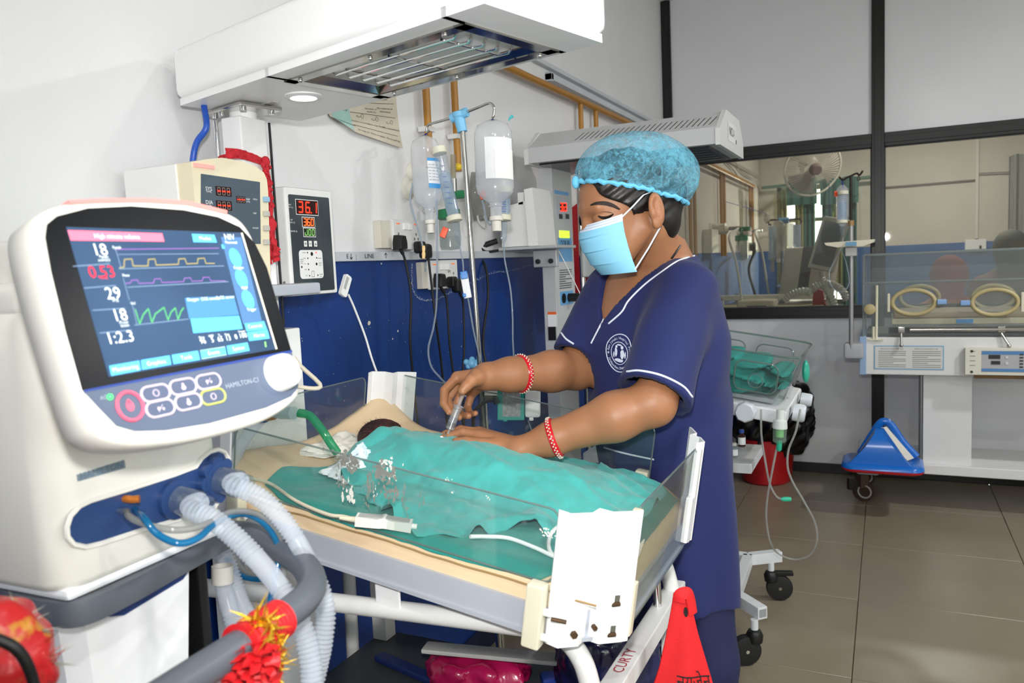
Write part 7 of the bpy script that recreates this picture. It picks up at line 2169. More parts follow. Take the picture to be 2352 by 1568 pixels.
# ---- red bin with black liner
bn = thing('waste_bin', (-.63, 4.64, 0), 'red waste bin with a black plastic liner against the partition', 'bin')
MB().lathe([(.135, 0), (.145, .01), (.165, .20), (.168, .26)], (-.63, 4.64, 0), (0, 0, 1), 4 * 8, sx=1.05, sy=.95).build('tub', mat('red_bin', 'A31018', .35), bn)
def bagf(P):
    q = P - np.array([-.62, 4.645, .40])
    ang = np.arctan2(q[:, 1], q[:, 0])
    d = s_ell(P, (-.60, 4.645, .38), (.235, .195, .27))
    d = d + .010 * np.sin(ang * 9 + q[:, 2] * 30) + .008 * np.sin(ang * 17 - q[:, 2] * 55)
    return np.maximum(np.maximum(d, q[:, 2] - .17), -.26 - q[:, 2] + .02)
gv, gfc = nets(bagf, (-.88, 4.42, .10), (-.36, 4.85, .62), .011, 1)
mesh_np('liner', gv, gfc, mat('black_liner', '0B0B0C', .28, bump=.3, bscale=40), bn)
# ================================================================== incubator on the right
IY = 4.25
INC = thing('incubator', (.35, 4.45, 0), 'white baby incubator with clear hood and portholes by the glass partition', 'incubator')
inw = mat('incubator_white', 'DADBDB', .35, var=.03)
inb = mat('incubator_blue', '8FA9CC', .4)
MB().wbox(-.118, .95, IY, 4.72, .682, .868, .006).build('base_cabinet', inw, INC)
MB().wbox(-.124, -.092, IY - .003, 4.722, .680, .872, .004).build('end_strip', inb, INC)
inc_cl = clear('incubator_acrylic', 'F8FAFA', .07, 'D8E0E2', .03, 1.0, 1.49)
hpz = [(IY + .01, .868), (IY + .01, 1.135), (IY + .13, 1.272), (4.64, 1.272), (4.70, 1.20), (4.70, .868)]
HI = Fr((0, 0, 0), (0, 1, 0), (0, 0, 1), (1, 0, 0))
def wall_strip(p, q, x0, x1, name):
    d = Vector(q) - Vector(p); n = Vector((-d.y, d.x)).normalized() * .003
    return MB().prism([p, q, (q[0] + n.x, q[1] + n.y), (p[0] + n.x, p[1] + n.y)], HI, x0, x1).build(name, inc_cl, INC, smooth=False)
for i in range(5): wall_strip(hpz[i], hpz[i + 1], -.105, .94, 'hood_panel')
for x in (-.108, .938): MB().prism(hpz, HI, x, x + .004).build('hood_end', inc_cl, INC, smooth=False)
edgm = clear('incubator_edge', 'D6DCDC', .45, 'C8D0D0', .1, 1)
for (a, b) in hpz[1:4]: MB().tube([V(-.106, a, b), V(.94, a, b)], .006, 8).build('hood_edge', edgm, INC)
for i in range(5): MB().tube([V(-.106, *hpz[i]), V(-.106, *hpz[i + 1])], .005, 8).build('hood_edge', edgm, INC)
amber = mat('yellowed_plastic', 'B7A97C', .4, var=.1, vscale=20)
for cxp in (2098, 2285):
    c = HY(cxp, 694, IY + .002)
    ph = MB().ring(c, (0, 1, 0), .082, .010, 40, 10, sx=1.12, sy=.72, xdir=(1, 0, 0)).build('porthole', amber, INC)
    MB().add([c + V(.09 * math.cos(t), .002, .058 * math.sin(t)) for t in [6.2832 * i / 28 for i in range(28)]], [tuple(range(28))]).build('porthole_door', inc_cl, ph, smooth=False)
    s_ = -1 if cxp < 2200 else 1
    MB().box(Fr(c, (1, 0, 0), (0, 0, 1)), -.006 + s_ * .108, .006 + s_ * .108, -.045, .045, -.004, .012, .003).build('hinge', cream, ph)
    MB().box(Fr(c, (1, 0, 0), (0, 0, 1)), -.02 - s_ * .12, .02 - s_ * .12, -.012, .012, -.002, .016, .004).build('latch', mat('latch_blue', '7FA6D8', .4), ph)
    MB().ring(V(c.x + .04, 4.69, c.z), (0, 1, 0), .082, .010, 36, 8, sx=1.12, sy=.72, xdir=(1, 0, 0)).build('porthole', amber, INC)
MB().wbox(.02, .93, IY + .05, 4.66, .925, .955, .006).build('mattress_tray', mat('tray_cream', 'CFC4A4', .45), INC)
MB().wbox(.03, .92, IY + .06, 4.65, .955, .985, .01).build('mattress', mat('incubator_mattress', 'A89478', .6), INC)
MB().wbox(.30, .37, IY + .046, IY + .05, .93, .95).build('tray_label', mat('label_blue', '3F98DA'), INC)
MB().wbox(-.09, .93, IY + .03, 4.68, .872, .885).build('deck', mat('deck_dark', '4A4C4C', .5), INC)
MB().cyl(V(.10, IY - .004, .905), V(.62, IY - .004, .905), .009, n=12).build('rail', steel, INC)
for xp in (2070, 2300):
    p = HY(xp, 765, IY - .01)
    MB().cyl(p, p + V(.0 if xp < 2200 else .03, -.012, -.055), .006, n=10).build('latch_lever', steel, INC)
    MB().ball(p + V(.0 if xp < 2200 else .03, -.012, -.058), .010, 10).build('lever_ball', steel, INC)
    MB().wbox(p.x - .015, p.x + .015, IY - .012, IY, .89, .92, .003).build('lever_mount', steel, INC)
c = HY(1998, 710, IY); MB().lathe([(.026, 0), (.026, .01), (.018, .014)], c, (0, -1, 0), 20).build('access_port', amber, INC)
MB().tube([HY(2014, 655, IY), HY(2013, 775, IY), HY(2013, 782, IY - .01)], .006, 8).build('drain_tube', cream, INC)
MB().box(Fr(HY(2012, 779, IY), (1, 0, 0), (0, 0, 1)), -.035, .035, -.004, .004, 0, .01).build('bracket', cream, INC)
MB().tube([HY(2006, 750, IY - .004), HY(2006, 778, IY - .004)], .006, 8).build('drain_tube', cream, INC)
ifr = Fr((0, IY, 0), (1, 0, 0), (0, 0, 1), (0, -1, 0))
def fr4(u0, v0, u1, v1): a, b = HY(u0, v0, IY), HY(u1, v1, IY); return a.x, b.x, b.z, a.z
x0, x1, z0, z1 = fr4(2007, 793, 2168, 850)
lb = MB().box(ifr, x0, x1, z0, z1, 0, .002, .001).build('instruction_label', mat('label_frame_blue', '7FA8C4', .5), INC)
MB().box(ifr, x0 + .006, x1 - .006, z0 + .006, z1 - .006, .002, .003).build('label_paper', mat('label_paper', 'CFD0CC', .6), lb)
g = Print()
for col in (0, 1):
    xa = x0 + .02 + col * (x1 - x0) * .49
    for k in range(9): g.r(ifr, xa, xa + (x1 - x0) * (.40 if k not in (3, 6) else .22), z1 - .03 - k * .0095, z1 - .0275 - k * .0095, .0034)
    g.t('INSTRUCTIONS FOR USE', ifr, xa + .06, z1 - .017, .009, c=.0034)
g.build('lettering', mat('print_grey', '5C5F62'), lb)
x0, x1, z0, z1 = fr4(2215, 797, 2560, 864)
cp_ = MB().box(ifr, x0, x1, z0, z1, 0, .035, .004).build('control_unit', mat('control_cream', 'D6D5C8', .4), INC)
for k in range(4): MB().box(ifr, x0 + .02, x0 + .042, z0 + .045 + k * .022, z0 + .047 + k * .022, .034, .0365).build('grille_slot', mat('slot_shadow', '5B5A50'), cp_)
for zz in (z0 + .015, z1 - .015): MB().cyl(ifr.p(x0 + .028, zz, .034), ifr.p(x0 + .028, zz, .037), .006, n=10).build('screw', blk, cp_)
fx = x0 + .068
MB().box(ifr, fx, x1, z0 + .016, z1 - .012, .035, .036).build('face_sheet', mat('face_grey', 'A9ABAF', .5), cp_)
MB().box(ifr, fx, x1, z1 - .030, z1 - .014, .036, .037).build('blue_stripe', mat('stripe_blue', '4F80B4', .5), cp_)
MB().box(ifr, fx, x1, z0 + .018, z0 + .032, .036, .037).build('blue_stripe', mat('stripe_blue', '4F80B4'), cp_)
for (dx, dz, ww, hh_) in ((.028, .078, .046, .018), (.038, .052, .036, .016)): MB().box(ifr, fx + dx, fx + dx + ww, z0 + dz, z0 + dz + hh_, .036, .0385).build('readout', mat('readout_dark', '2E3032', .3), cp_)
for k in range(5): MB().box(ifr, fx + .150, fx + .164, z0 + .038 + k * .0145, z0 + .044 + k * .0145, .036, .0385).build('indicator', mat('readout_dark', '2E3032'), cp_)
for dz in (.052, .080): MB().box(ifr, fx + .094, fx + .106, z0 + dz, z0 + dz + .011, .036, .038).build('key', mat('key_pale', 'C9CCD0', .5), cp_)
MB().box(ifr, fx + .178, fx + .189, z0 + .062, z0 + .088, .036, .038).build('indicator', mat('readout_dark', '2E3032'), cp_)
MB().wbox(x0 + .04, x1, IY - .02, IY, z0 - .018, z0, .002).build('rusty_tray', mat('rusty_edge', '7A5C34', .6, var=.4, vscale=20), INC)
colx0, colx1 = HY(2120, 900, 4.32).x, HY(2233, 900, 4.32).x
MB().wbox(colx0, colx1, 4.32, 4.62, .22, .682, .004).build('column', inw, INC)
MB().wbox(colx0 - .010, colx0 - .002, 4.33, 4.60, .22, .682).build('column_edge', mat('edge_grey', '8A8C8E', .4, .5), INC)
MB().wbox(-.035, .95, 4.28, 4.70, .185, .235, .006).build('base_plate', inw, INC)
MB().wbox(-.14, -.035, 4.26, 4.72, .165, .255, .012).build('base_end', mat('base_end_grey', 'B9C2C8', .4), INC)
MB().prism([(0, 0), (.2, 0), (.2, .05)], Fr((.62, 4.28, .235), (1, 0, 0), (0, 0, 1), (0, -1, 0)), -.1, 0).build('gusset', inw, INC)
for (x, y) in ((-.11, 4.36), (-.11, 4.66), (.80, 4.36), (.80, 4.66)):
    MB().box(rotfr((x, y, 0), .3), -.022, .022, -.026, .026, .075, .165, .006).build('castor_fork', mat('rusty_castor', '4A3018', .6, var=.4, vscale=40), INC)
    w2_ = MB().lathe([(.036, -.014), (.053, -.011), (.055, 0), (.053, .011), (.036, .014)], V(x, y, .056), (-.3, -.95, 0), 26).build('castor_wheel', mat('dirty_rubber', '3A2A18', .7), INC)
    MB().ring(V(x + .006, y - .020, .056), (-.3, -.95, 0), .032, .004, 24, 6).build('hub_ring', mat('hub_grey', 'A9A8A4', .5), w2_)
MB().box(rotfr((-.165, 4.32, .10), .6), -.02, .02, -.012, .012, -.03, .03, .004).build('brake_pedal', black_pl, INC)
# drip pole clamped to the incubator
DP = thing('drip_pole', (-.158, 4.20, .80), 'grey drip pole with cream tray clamped to the left end of the incubator', 'drip pole')
pz0, pz1 = HY(1955, 800, 4.20), HY(1955, 570, 4.20)
grey_p = mat('pole_grey', '9A9B9C', .3, .4)
MB().cyl(pz0, HY(1955, 510, 4.20), .011, n=14).build('pole', grey_p, DP)
MB().cyl(HY(1955, 515, 4.20), HY(1954, 404, 4.20), .0065, n=12).build('upper_rod', mat('dark_rod', '2E2420', .4, .5), DP)
MB().cyl(HY(1955, 518, 4.20), HY(1955, 506, 4.20), .014, n=14).build('rod_collar', mat('brass_collar', '9C7B4A', .4), DP)
MB().tube(spline([HY(1927, 406, 4.20), HY(1936, 413, 4.20), HY(1945, 408, 4.20), HY(1956, 403, 4.20), HY(1968, 398, 4.20), HY(1974, 402, 4.20), HY(1982, 392, 4.20)], 6), .0045, 8).build('hook', mat('dark_rod', '2E2420'), DP)
MB().ring(HY(1972, 410, 4.20), (0, 1, 0), .011, .0022, 16, 6, sx=.5).build('hook_eye', mat('dark_rod', '2E2420'), DP)
MB().prism([(HY(1896, 557, 4.2).x, 1.342), (HY(2010, 555, 4.2).x, 1.348), (HY(2008, 562, 4.2).x, 1.335), (HY(1985, 572, 4.2).x, 1.318), (HY(1925, 572, 4.2).x, 1.318), (HY(1900, 566, 4.2).x, 1.33)][::-1], Fr((0, 4.30, 0), (1, 0, 0), (0, 0, 1), (0, -1, 0)), 0, .19).build('tray', mat('tray_cream2', 'D8D2BC', .4), DP)
MB().box(Fr(HY(1955, 560, 4.10), (1, 0, 0), (0, 0, 1), (0, -1, 0)), -.024, .024, -.010, .010, .0, .012, .002).build('tray_label', mat('label_blue2', '6C9CC0', .5), DP)
MB().box(Fr(HY(1955, 576, 4.20), (1, 0, 0), (0, 0, 1), (0, -1, 0)), -.026, .026, -.025, .018, -.03, .03, .004).build('tray_clamp', mat('clamp_grey', 'C8C8C8', .4), DP)
MB().box(Fr(HY(1953, 800, 4.22), (1, 0, 0), (0, 0, 1), (0, -1, 0)), -.03, .06, -.05, .03, -.04, .03, .014).build('pole_mount', mat('mount_grey', 'A6A9B0', .4), DP)
# bag and burette on that pole
dB = (HY(1937, 470, 4.20) - CAM).dot(CF)
t = thing('infusion_bottle', HY(1932, 500, 4.22), 'clear infusion bottle with orange tag hanging on the drip pole by the glass', 'bottle', 'hanging infusion bottles')
MB().lathe([(.02, 0), (.045, .02), (.048, .06), (.048, .15), (.03, .19), (.016, .2)], HY(1935, 425, 4.23), (0, 0, -1), 20, sx=1.1, sy=.6).build('bottle', bott, t)
MB().box(Fr(HY(1920, 445, 4.18), CR, CU), -.008, .008, -.012, .012, -.004, .004).build('tag', mat('clamp_orange', 'F2552A'), t)
MB().tube([HY(1934, 412, 4.2), HY(1936, 428, 4.21), HY(1939, 440, 4.19)], .003, 6).build('hanger', blue_tie, t)
bt2 = burette(HY(1936, 440, 4.17), HY(1934, 510, 4.17), .021, HY(1937, 545, 4.17), 'blue scaled burette on the drip pole beside the incubator', [HY(1930, 575, 4.16), HY(1905, 625, 4.15), HY(1912, 660, 4.14), HY(1935, 670, 4.14), HY(1950, 650, 4.15), HY(1945, 610, 4.16), HY(1932, 570, 4.18)])
# ================================================================== blue housing with red rim
BO_ = thing('blue_housing', (-.02, 4.16, .262), 'blue tapered plastic housing with red rim resting on the incubator base', 'housing')
blu = mat('blue_gloss_plastic', '1467C4', .22)
redr = mat('red_rim_plastic', 'B8141E', .3)
KF = Fr((-.02, 4.16, .235), (1, 0, 0), (0, 1, 0))
def bring(a, b, c, r): return [KF.p(x, y, c) for x, y in rounded(-a, a, -b, b, r, 6)]
MB().plates([bring(.172, .125, .0, .06), bring(.180, .132, .006, .06), bring(.180, .132, .016, .06)]).build('rim', redr, BO_, angle=60)
MB().plates([bring(.182, .134, .016, .06), bring(.180, .132, .030, .06), bring(.165, .118, .040, .05)]).build('flange', blu, BO_, angle=60)
def tri(y, a0, a1, top, wtop): return [KF.p(a0, y, .038), KF.p(a1, y, .038), KF.p(wtop[1], y, top), KF.p(wtop[0], y, top)]
MB().plates([tri(-.112, -.150, .135, .045, (-.14, .12)), tri(-.105, -.148, .13, .12, (-.075, .055)), tri(-.08, -.14, .12, .185, (-.035, .004)), tri(-.03, -.13, .11, .205, (-.028, .006)), tri(-.01, -.12, .10, .195, (-.03, .0))]).build('hump', blu, BO_, angle=50)
MB().tube(spline([KF.p(-.10, .06, .05), KF.p(-.05, .06, .14), KF.p(-.012, .06, .205), KF.p(.012, .06, .218), KF.p(.040, .06, .200), KF.p(.09, .06, .12), KF.p(.150, .06, .05)], 8), .019, 10, flat=.6).build('handle_arch', blu, BO_)
MB().add([KF.p(-.03, -.01, .195), KF.p(.02, .05, .195), KF.p(.14, .05, .045), KF.p(.11, -.01, .045)], [(0, 1, 2, 3)]).build('inner_face', mat('inner_cream', 'D6D2C6', .5), BO_, smooth=False)
# ================================================================== red bag at the foot of the bed
RB_ = thing('red_bag', D(1570, 1568, 1.30), 'red cloth carry bag with black print hanging at the foot of the infant bed', 'bag')
redn = mat('red_nonwoven', 'D6141A', .75, var=.08, vscale=30, bump=.2, bscale=400)
LE = [(1548, 1362), (1542, 1400), (1530, 1460), (1515, 1530), (1503, 1570), (1488, 1640), (1476, 1740), (1470, 1900)]
RE = [(1588, 1362), (1592, 1405), (1604, 1455), (1622, 1515), (1638, 1570), (1654, 1640), (1668, 1740), (1676, 1900)]
dB_ = 1.30
def bfn(u, v, s2=1):
    k = v * (len(LE) - 1); i = min(int(k), len(LE) - 2); t = k - i
    l = [LE[i][q] * (1 - t) + LE[i + 1][q] * t for q in (0, 1)]; r = [RE[i][q] * (1 - t) + RE[i + 1][q] * t for q in (0, 1)]
    p = D(l[0] * (1 - u) + r[0] * u, l[1] * (1 - u) + r[1] * u, dB_)
    bulge = (.004 + .016 * v) * math.sin(math.pi * u) * s2
    return p - CF * (bulge + .006 * math.sin(u * 9 + v * 6) * v)
MB().grid(lambda u, v: bfn(u, v, 1), 24, 40).build('front_panel', redn, RB_)
MB().grid(lambda u, v: bfn(u, v, -1) + CF * .004, 24, 40).build('back_panel', redn, RB_)
MB().tube(spline([bfn(.25, .06) - CF * .006, D(1562, 1366, dB_ - .01), D(1580, 1362, dB_ - .008), bfn(.92, .05) - CF * .004, bfn(.97, .15) - CF * .004], 6), .010, 8, flat=.2).build('handle_fold', redn, RB_)
bl2 = mat('bag_print', '1C1012', .8)
mb = MB(); n = 16
mb.add([bfn(.62 + .10 * math.cos(6.283 * i / n), .135 + .035 * math.sin(6.283 * i / n)) - CF * .0012 for i in range(n)], [tuple(range(n))]).build('handle_slot', mat('slot_black', '140A0A', .8), RB_, smooth=False)
g = Print()
vs, fs = text_geo('न्युजेन', .050)
g.mb.add([bfn(.66 + x * 5.2, .545 - y * 2.6 + x * .25) - CF * .0016 for x, y in vs], fs)
g.mb.tube([bfn(.42 + .23 * math.cos(6.2832 * i / 30), .69 + .095 * math.sin(6.2832 * i / 30)) - CF * .0016 for i in range(30)], .0010, 5, closed=True)
g.mb.tube([bfn(.42 + .17 * math.cos(6.2832 * i / 30), .69 + .07 * math.sin(6.2832 * i / 30)) - CF * .0016 for i in range(30)], .0008, 5, closed=True)
g.mb.add([bfn(.42 + .09 * (.7 + .3 * math.sin(5 * t)) * math.cos(t), .70 + .045 * math.sin(t)) - CF * .0016 for t in [6.2832 * i / 24 for i in range(24)]], [tuple(range(24))])
g.build('print', bl2, RB_)
# ================================================================== packs on the lower shelf
ZS = .421
def pack(name, c, size, rz, m, label, cat, bumpy=.006, h=.012):
    fr = rotfr(c, rz)
    def f(P):
        Q = P - npv(c); q = np.stack([Q @ npv(fr.x), Q @ npv(fr.y), Q @ npv(fr.z)], 1) / npv(size)
        k = (np.abs(q) ** 3).sum(1) ** (1 / 3)
        return (k - 1) * min(size) + bumpy * (np.sin(q[:, 0] * 9 + q[:, 1] * 5) + np.sin(q[:, 1] * 11 - q[:, 2] * 6)) * .5
    r_ = max(size) * 1.25
    v_, f_ = nets(f, npv(c) - r_, npv(c) + r_, h, 1)
    v_[:, 2] = np.maximum(v_[:, 2], ZS)
    return tag(mesh_np(name, v_, f_, m), label, cat)
foil = lambda n, c: mat(n, c, .22, var=.25, vscale=14, bump=.35, bscale=30, coat=.3)
pk1 = pack('pink_pack', HZ(1095, 1535, .46) + V(0, 0, -.006), (.105, .055, .036), .28, foil('pink_film', 'B01450'), 'shiny pink plastic pack lying on the dark lower shelf', 'pack')
pk2 = pack('navy_pack', V(-.50, 1.42, .50), (.10, .05, .08), .5, foil('navy_film', '161A4A'), 'navy blue printed plastic pack standing on the lower shelf', 'pack')
one(MB().box(rotfr(HZ(1140, 1502, .50), .18), -.16, .17, -.02, .02, -.004, .006, .003), 'paper_strip', mat('strip_white', 'B9B9B6', .6), 'long white paper strip lying over the pink pack', 'paper')
one(MB().box(rotfr(HZ(960, 1550, .425), -.25), -.13, .13, -.014, .014, -.003, .012, .004), 'blue_sleeve', mat('blue_sleeve', '18285C', .4), 'narrow dark blue sleeve on the lower shelf left of the pink pack', 'sleeve')
one(MB().box(rotfr(HZ(1275, 1560, .435), .6), -.03, .03, -.02, .02, -.012, .012, .006), 'blue_wrapper', foil('blue_film', '1C3C9C'), 'small crumpled blue wrapper beside the pink pack', 'wrapper')
one(MB().box(rotfr(HZ(1375, 1545, .43), .4), -.03, .03, -.014, .014, -.002, .008, .003), 'tissue_scrap', mat('scrap_white', 'D6D6D2', .7), 'white tissue scrap at the foot end of the lower shelf', 'paper')
# ================================================================== the next room seen through the glass
nw = mat('next_room_wall', 'C2BAAE', .7, var=.10, vscale=2.5, bump=.2, bscale=40)
ndado = mat('next_room_dado', '2F5A94', .45, var=.15, vscale=4)
wfar = thing('wall_far', (.8, YF, 0), None, None, kind='structure')
WX0, WX1, WZ0, WZ1 = -1.06, -.34, .75, 2.0
m_ = MB()
for (x0, x1, z0, z1) in ((XL - .15, WX0, 0, ZC), (WX1, XR, 0, ZC), (WX0, WX1, 0, WZ0), (WX0, WX1, WZ1, ZC)):
    MB().wbox(x0, x1, YF, YF + .15, z0, z1).build('wall_section', nw, wfar)
MB().wbox(WX1, XR, YF - .004, YF, 0, 1.33).build('dado_panel', ndado, wfar)
MB().wbox(XL, WX0, YF - .004, YF, 0, 1.33).build('dado_panel', ndado, wfar)
# warm paint on the next room's part of the left wall
MB().wbox(XL, XL + .002, YP + .05, YF, 1.329, ZC).build('wall_paint', nw, wl)
MB().wbox(XL, XR, YP + .05, YF, -.01, 0).build('next_floor', mat('next_floor', '7A7468', .5), floor)
wfr5 = thing('window_5', ((WX0 + WX1) / 2, YF + .05, 1.4), None, None, kind='structure')
fm = mat('window_frame_wood', '6E675C', .6)
for (x0, x1, z0, z1) in ((WX0, WX1, WZ0, WZ0 + .05), (WX0, WX1, WZ1 - .05, WZ1), (WX0, WX0 + .05, WZ0, WZ1), (WX1 - .05, WX1, WZ0, WZ1), (-.72, -.68, WZ0, WZ1), (WX0, WX1, 1.62, 1.66)):
    MB().wbox(x0, x1, YF + .02, YF + .08, z0, z1, .004).build('frame_bar', fm, wfr5)
for k in range(5): MB().cyl(V(WX0 + .06 + k * .13, YF + .09, WZ0), V(WX0 + .06 + k * .13, YF + .09, WZ1), .007, n=8).build('window_bar', fm, wfr5)
for (x0, x1) in ((WX0 + .05, -.72), (-.68, WX1 - .05)): MB().wbox(x0, x1, YF + .045, YF + .049, WZ0 + .05, WZ1 - .05).build('pane', glass_m, wfr5)
# ochre pipes and outlets on the left wall next door
gp2 = thing('gas_pipe', (XL + .03, 6.8, 2.0), 'ochre gas pipes with paired drops on the wall beyond the glass', 'pipe')
MB().cyl((XL + .03, 5.35, 2.00), (XL + .03, 8.25, 1.99), .016, n=10).build('main_pipe', pipe_m, gp2)
MB().cyl((XL + .06, 5.35, 1.975), (XL + .06, 8.2, 1.965), .012, n=10).build('main_pipe', pipe_m, gp2)
for y_ in (5.42, 5.56, 6.55, 6.68, 8.05, 8.2): MB().cyl((XL + .03, y_, 1.30), (XL + .03, y_, 1.99), .013, n=8).build('drop_pipe', pipe_m, gp2)
one(MB().wbox(XL, XL + .02, 5.0, 8.7, 2.10, 2.13, .003), 'cable_trunking', mat('grey_trunking2', '8E867A', .5), 'grey cable trunking high on the wall beyond the glass', 'trunking')
mb = MB()
for k, (y0_, y1_) in enumerate(((5.4, 7.2), (6.4, 8.4))):
    mb = MB().tube(spline([V(XL + .01, y0_, 2.45), V(XL + .02, (y0_ + y1_) / 2, 2.15 - .05 * k), V(XL + .02, y1_, 2.05), V(XL + .05, y1_ + .2, 1.95)], 8), .006, 6)
    one(mb, 'wall_cable', mat('cable_grey', '6E675C', .6), ['thin sagging cable, upper one, on the wall beyond the glass', 'thin sagging cable, lower one, near the far corner beyond the glass'][k], 'cable')
def outlet(u, v, label, meter=False, hose_=None):
    p = HX(u, v, XL)
    t = thing('gas_outlet', p, label, 'gas outlet', 'gas outlets beyond the glass')
    MB().lathe([(.055, 0), (.055, .012), (.042, .03), (.042, .09), (.05, .10), (.03, .12), (.012, .125)], p, (1, 0, 0), 20).build('bell', mat('outlet_cream', 'CFC8BA', .4), t)
    MB().cyl(p + V(.12, 0, 0), p + V(.22, 0, 0), .014, n=10).build('spigot', steel, t)
    if meter:
        q = p + V(.22, 0, 0)
        MB().cyl(q + V(0, 0, -.02), q + V(0, 0, .20), .014, n=12).build('flow_tube', clear('flow_tube', 'E6E2D6'), t)
        MB().cyl(q + V(-.02, 0, -.01), q + V(.07, 0, -.01), .018, n=12).build('valve', green_p, t)
        MB().lathe([(.012, 0), (.012, .05), (.048, .06), (.05, .10)], q, (0, 0, -1), 18).build('cap', green_p, t)
        MB().lathe([(.044, .10), (.046, .23), (.038, .25)], q, (0, 0, -1), 18, cap=False).build('bottle', clear('humidifier_bottle', 'E2E6E4'), t)
    if hose_:
        MB().tube(spline([p + V(.2, 0, 0)] + [HY(a, b, c) for a, b, c in hose_], 8), .009, 8).build('hose', mat('pale_hose', 'C8C6BC', .5), t)
    return t
outlet(1637, 527, 'cream gas outlet with green flowmeter on the wall beyond the glass', True, ((1675, 545, 6.0), (1690, 600, 6.0), (1700, 660, 6.0), (1706, 720, 6.0)))
outlet(1694, 532, 'cream gas outlet with a pale hose, middle one beyond the glass', False, ((1735, 535, 6.6), (1750, 580, 6.6), (1760, 640, 6.6), (1770, 700, 6.6)))
outlet(1745, 540, 'cream gas outlet nearest the far corner beyond the glass')
for k, (u, v) in enumerate(((1622, 555), (1705, 565))):
    p = HX(u, v, XL)
    t = thing('switch_board', p, ['white switch box left of the humidifier beyond the glass', 'white switch box with a black plug beyond the glass'][k], 'switch board', 'switch boxes beyond the glass')
    MB().wbox(XL, XL + .07, p.y - .13, p.y + .13, p.z - .09, p.z + .09, .008).build('box', mat('box_cream', 'C9C2B4', .5), t)
    if k: 
        MB().wbox(XL + .07, XL + .13, p.y - .04, p.y + .04, p.z - .05, p.z + .03, .012).build('plug', black_pl, t)
        MB().tube(spline([V(XL + .12, p.y, p.z - .04), HY(1720, 620, p.y), HY(1735, 680, p.y), HY(1745, 740, p.y)], 6), .012, 8).build('cord', black_rub, t)
# wall fan
FN = thing('wall_fan', HY(1866, 385, 7.6), 'round white wall fan hanging high beyond the glass', 'fan')
fc = HY(1866, 385, 7.6); fdir = V(.45, -.80, -.35).normalized()
MB().ring(fc, fdir, .255, .010, 44, 8).build('guard_rim', mat('fan_white', 'BFB8AC', .4), FN)
x_, y_, a_ = axis_frame(fdir)
g = MB()
for k in range(56):
    t = 6.2832 * k / 56
    g.tube([fc + fdir * .05 + (x_ * math.cos(t) + y_ * math.sin(t)) * .05, fc + fdir * .055 + (x_ * math.cos(t) + y_ * math.sin(t)) * .16, fc + (x_ * math.cos(t) + y_ * math.sin(t)) * .252], .0022, 4)
tag(g.build('guard_wires', mat('fan_white', 'BFB8AC'), FN), kind='stuff')
for k in range(3):
    t0 = 6.2832 * k / 3
    MB().grid(lambda u, v: fc + (x_ * math.cos(t0 + (v - .5) * 1.5 * (.6 + .4 * u)) + y_ * math.sin(t0 + (v - .5) * 1.5 * (.6 + .4 * u))) * (.05 + .18 * u) + fdir * (.02 * (v - .5)), 8, 6).build('blade', mat('fan_blade', '9D968A', .5), FN)
MB().lathe([(.055, 0), (.055, .03), (.04, .05)], fc + fdir * .05, fdir, 22).build('hub', mat('fan_hub', '5E4A46', .4), FN)
MB().lathe([(.07, 0), (.09, .06), (.06, .16)], fc - fdir * .02, -fdir, 20).build('motor', mat('fan_white', 'BFB8AC'), FN)
MB().cyl(fc - fdir * .15, V(fc.x - .05, YF, fc.z + .10), .02, n=12).build('bracket', mat('fan_white', 'BFB8AC'), FN)
# curtains: rail, green cloth with pleats, yellow lining strips
CU_m = mat('green_curtain', '37695E', .85, var=.25, vscale=9, stretch=(6, 6, 1))
CY_m = mat('yellow_lining', '9C9A64', .85, var=.2, vscale=9, stretch=(6, 6, 1))
rail_y = YF - .10
one(MB().cyl(V(-1.2, rail_y, 2.00), V(-.1, rail_y, 2.02), .018, n=12), 'curtain_rail', mat('rail_green', '4E6E5E', .5), 'green curtain rail over the far window', 'curtain rail')
def curtain(u0, u1, v0, v1, m, label, name='curtain', amp=.03, per=5, y=rail_y, drop=0):
    a, b = HY(u0, v0, y), HY(u1, v0, y); zb2 = HY((u0 + u1) / 2, v1, y).z
    def fn(u, v):
        x = a.x + (b.x - a.x) * u; z = a.z + (zb2 - a.z) * v + .02 * abs(math.sin(u * per * 1.57)) * (1 - v)
        return V(x, y + amp * math.sin(u * per * 6.2832) * (.5 + .5 * v), z)
    return one(MB().grid(fn, per * 10, 6, .006, (0, 1, 0)), name, m, label, 'curtain')
curtain(1806, 1876, 418, 470, CU_m, 'green curtain valance on the left half of the far window', 'curtain_valance', .02, 3, rail_y - .06)
curtain(1884, 1972, 414, 468, CU_m, 'green curtain valance on the right half of the far window', 'curtain_valance', .02, 4, rail_y - .06)
curtain(1826, 1845, 460, 660, CY_m, 'narrow yellow green curtain fold left of the far window', per=2)
curtain(1840, 1872, 460, 660, CU_m, 'long green curtain fold left of the bright gap', per=3, y=rail_y + .02)
curtain(1790, 1808, 440, 690, CY_m, 'pale sunlit curtain strip behind the far infusion stand', per=2, y=rail_y + .03)
curtain(1888, 1912, 460, 660, CU_m, 'green curtain fold right of the bright gap', per=2)
curtain(1912, 1935, 466, 660, CY_m, 'yellow curtain fold behind the drip pole', per=2, y=rail_y + .02)
curtain(1935, 1968, 466, 700, CU_m, 'green curtain fold at the right end of the far window', per=3)
curtain(2318, 2400, 360, 545, mat('grey_curtain', '8C8C86', .8, var=.25, vscale=9, stretch=(6, 6, 1)), 'grey and cream curtain at the right edge beyond the glass', per=4)
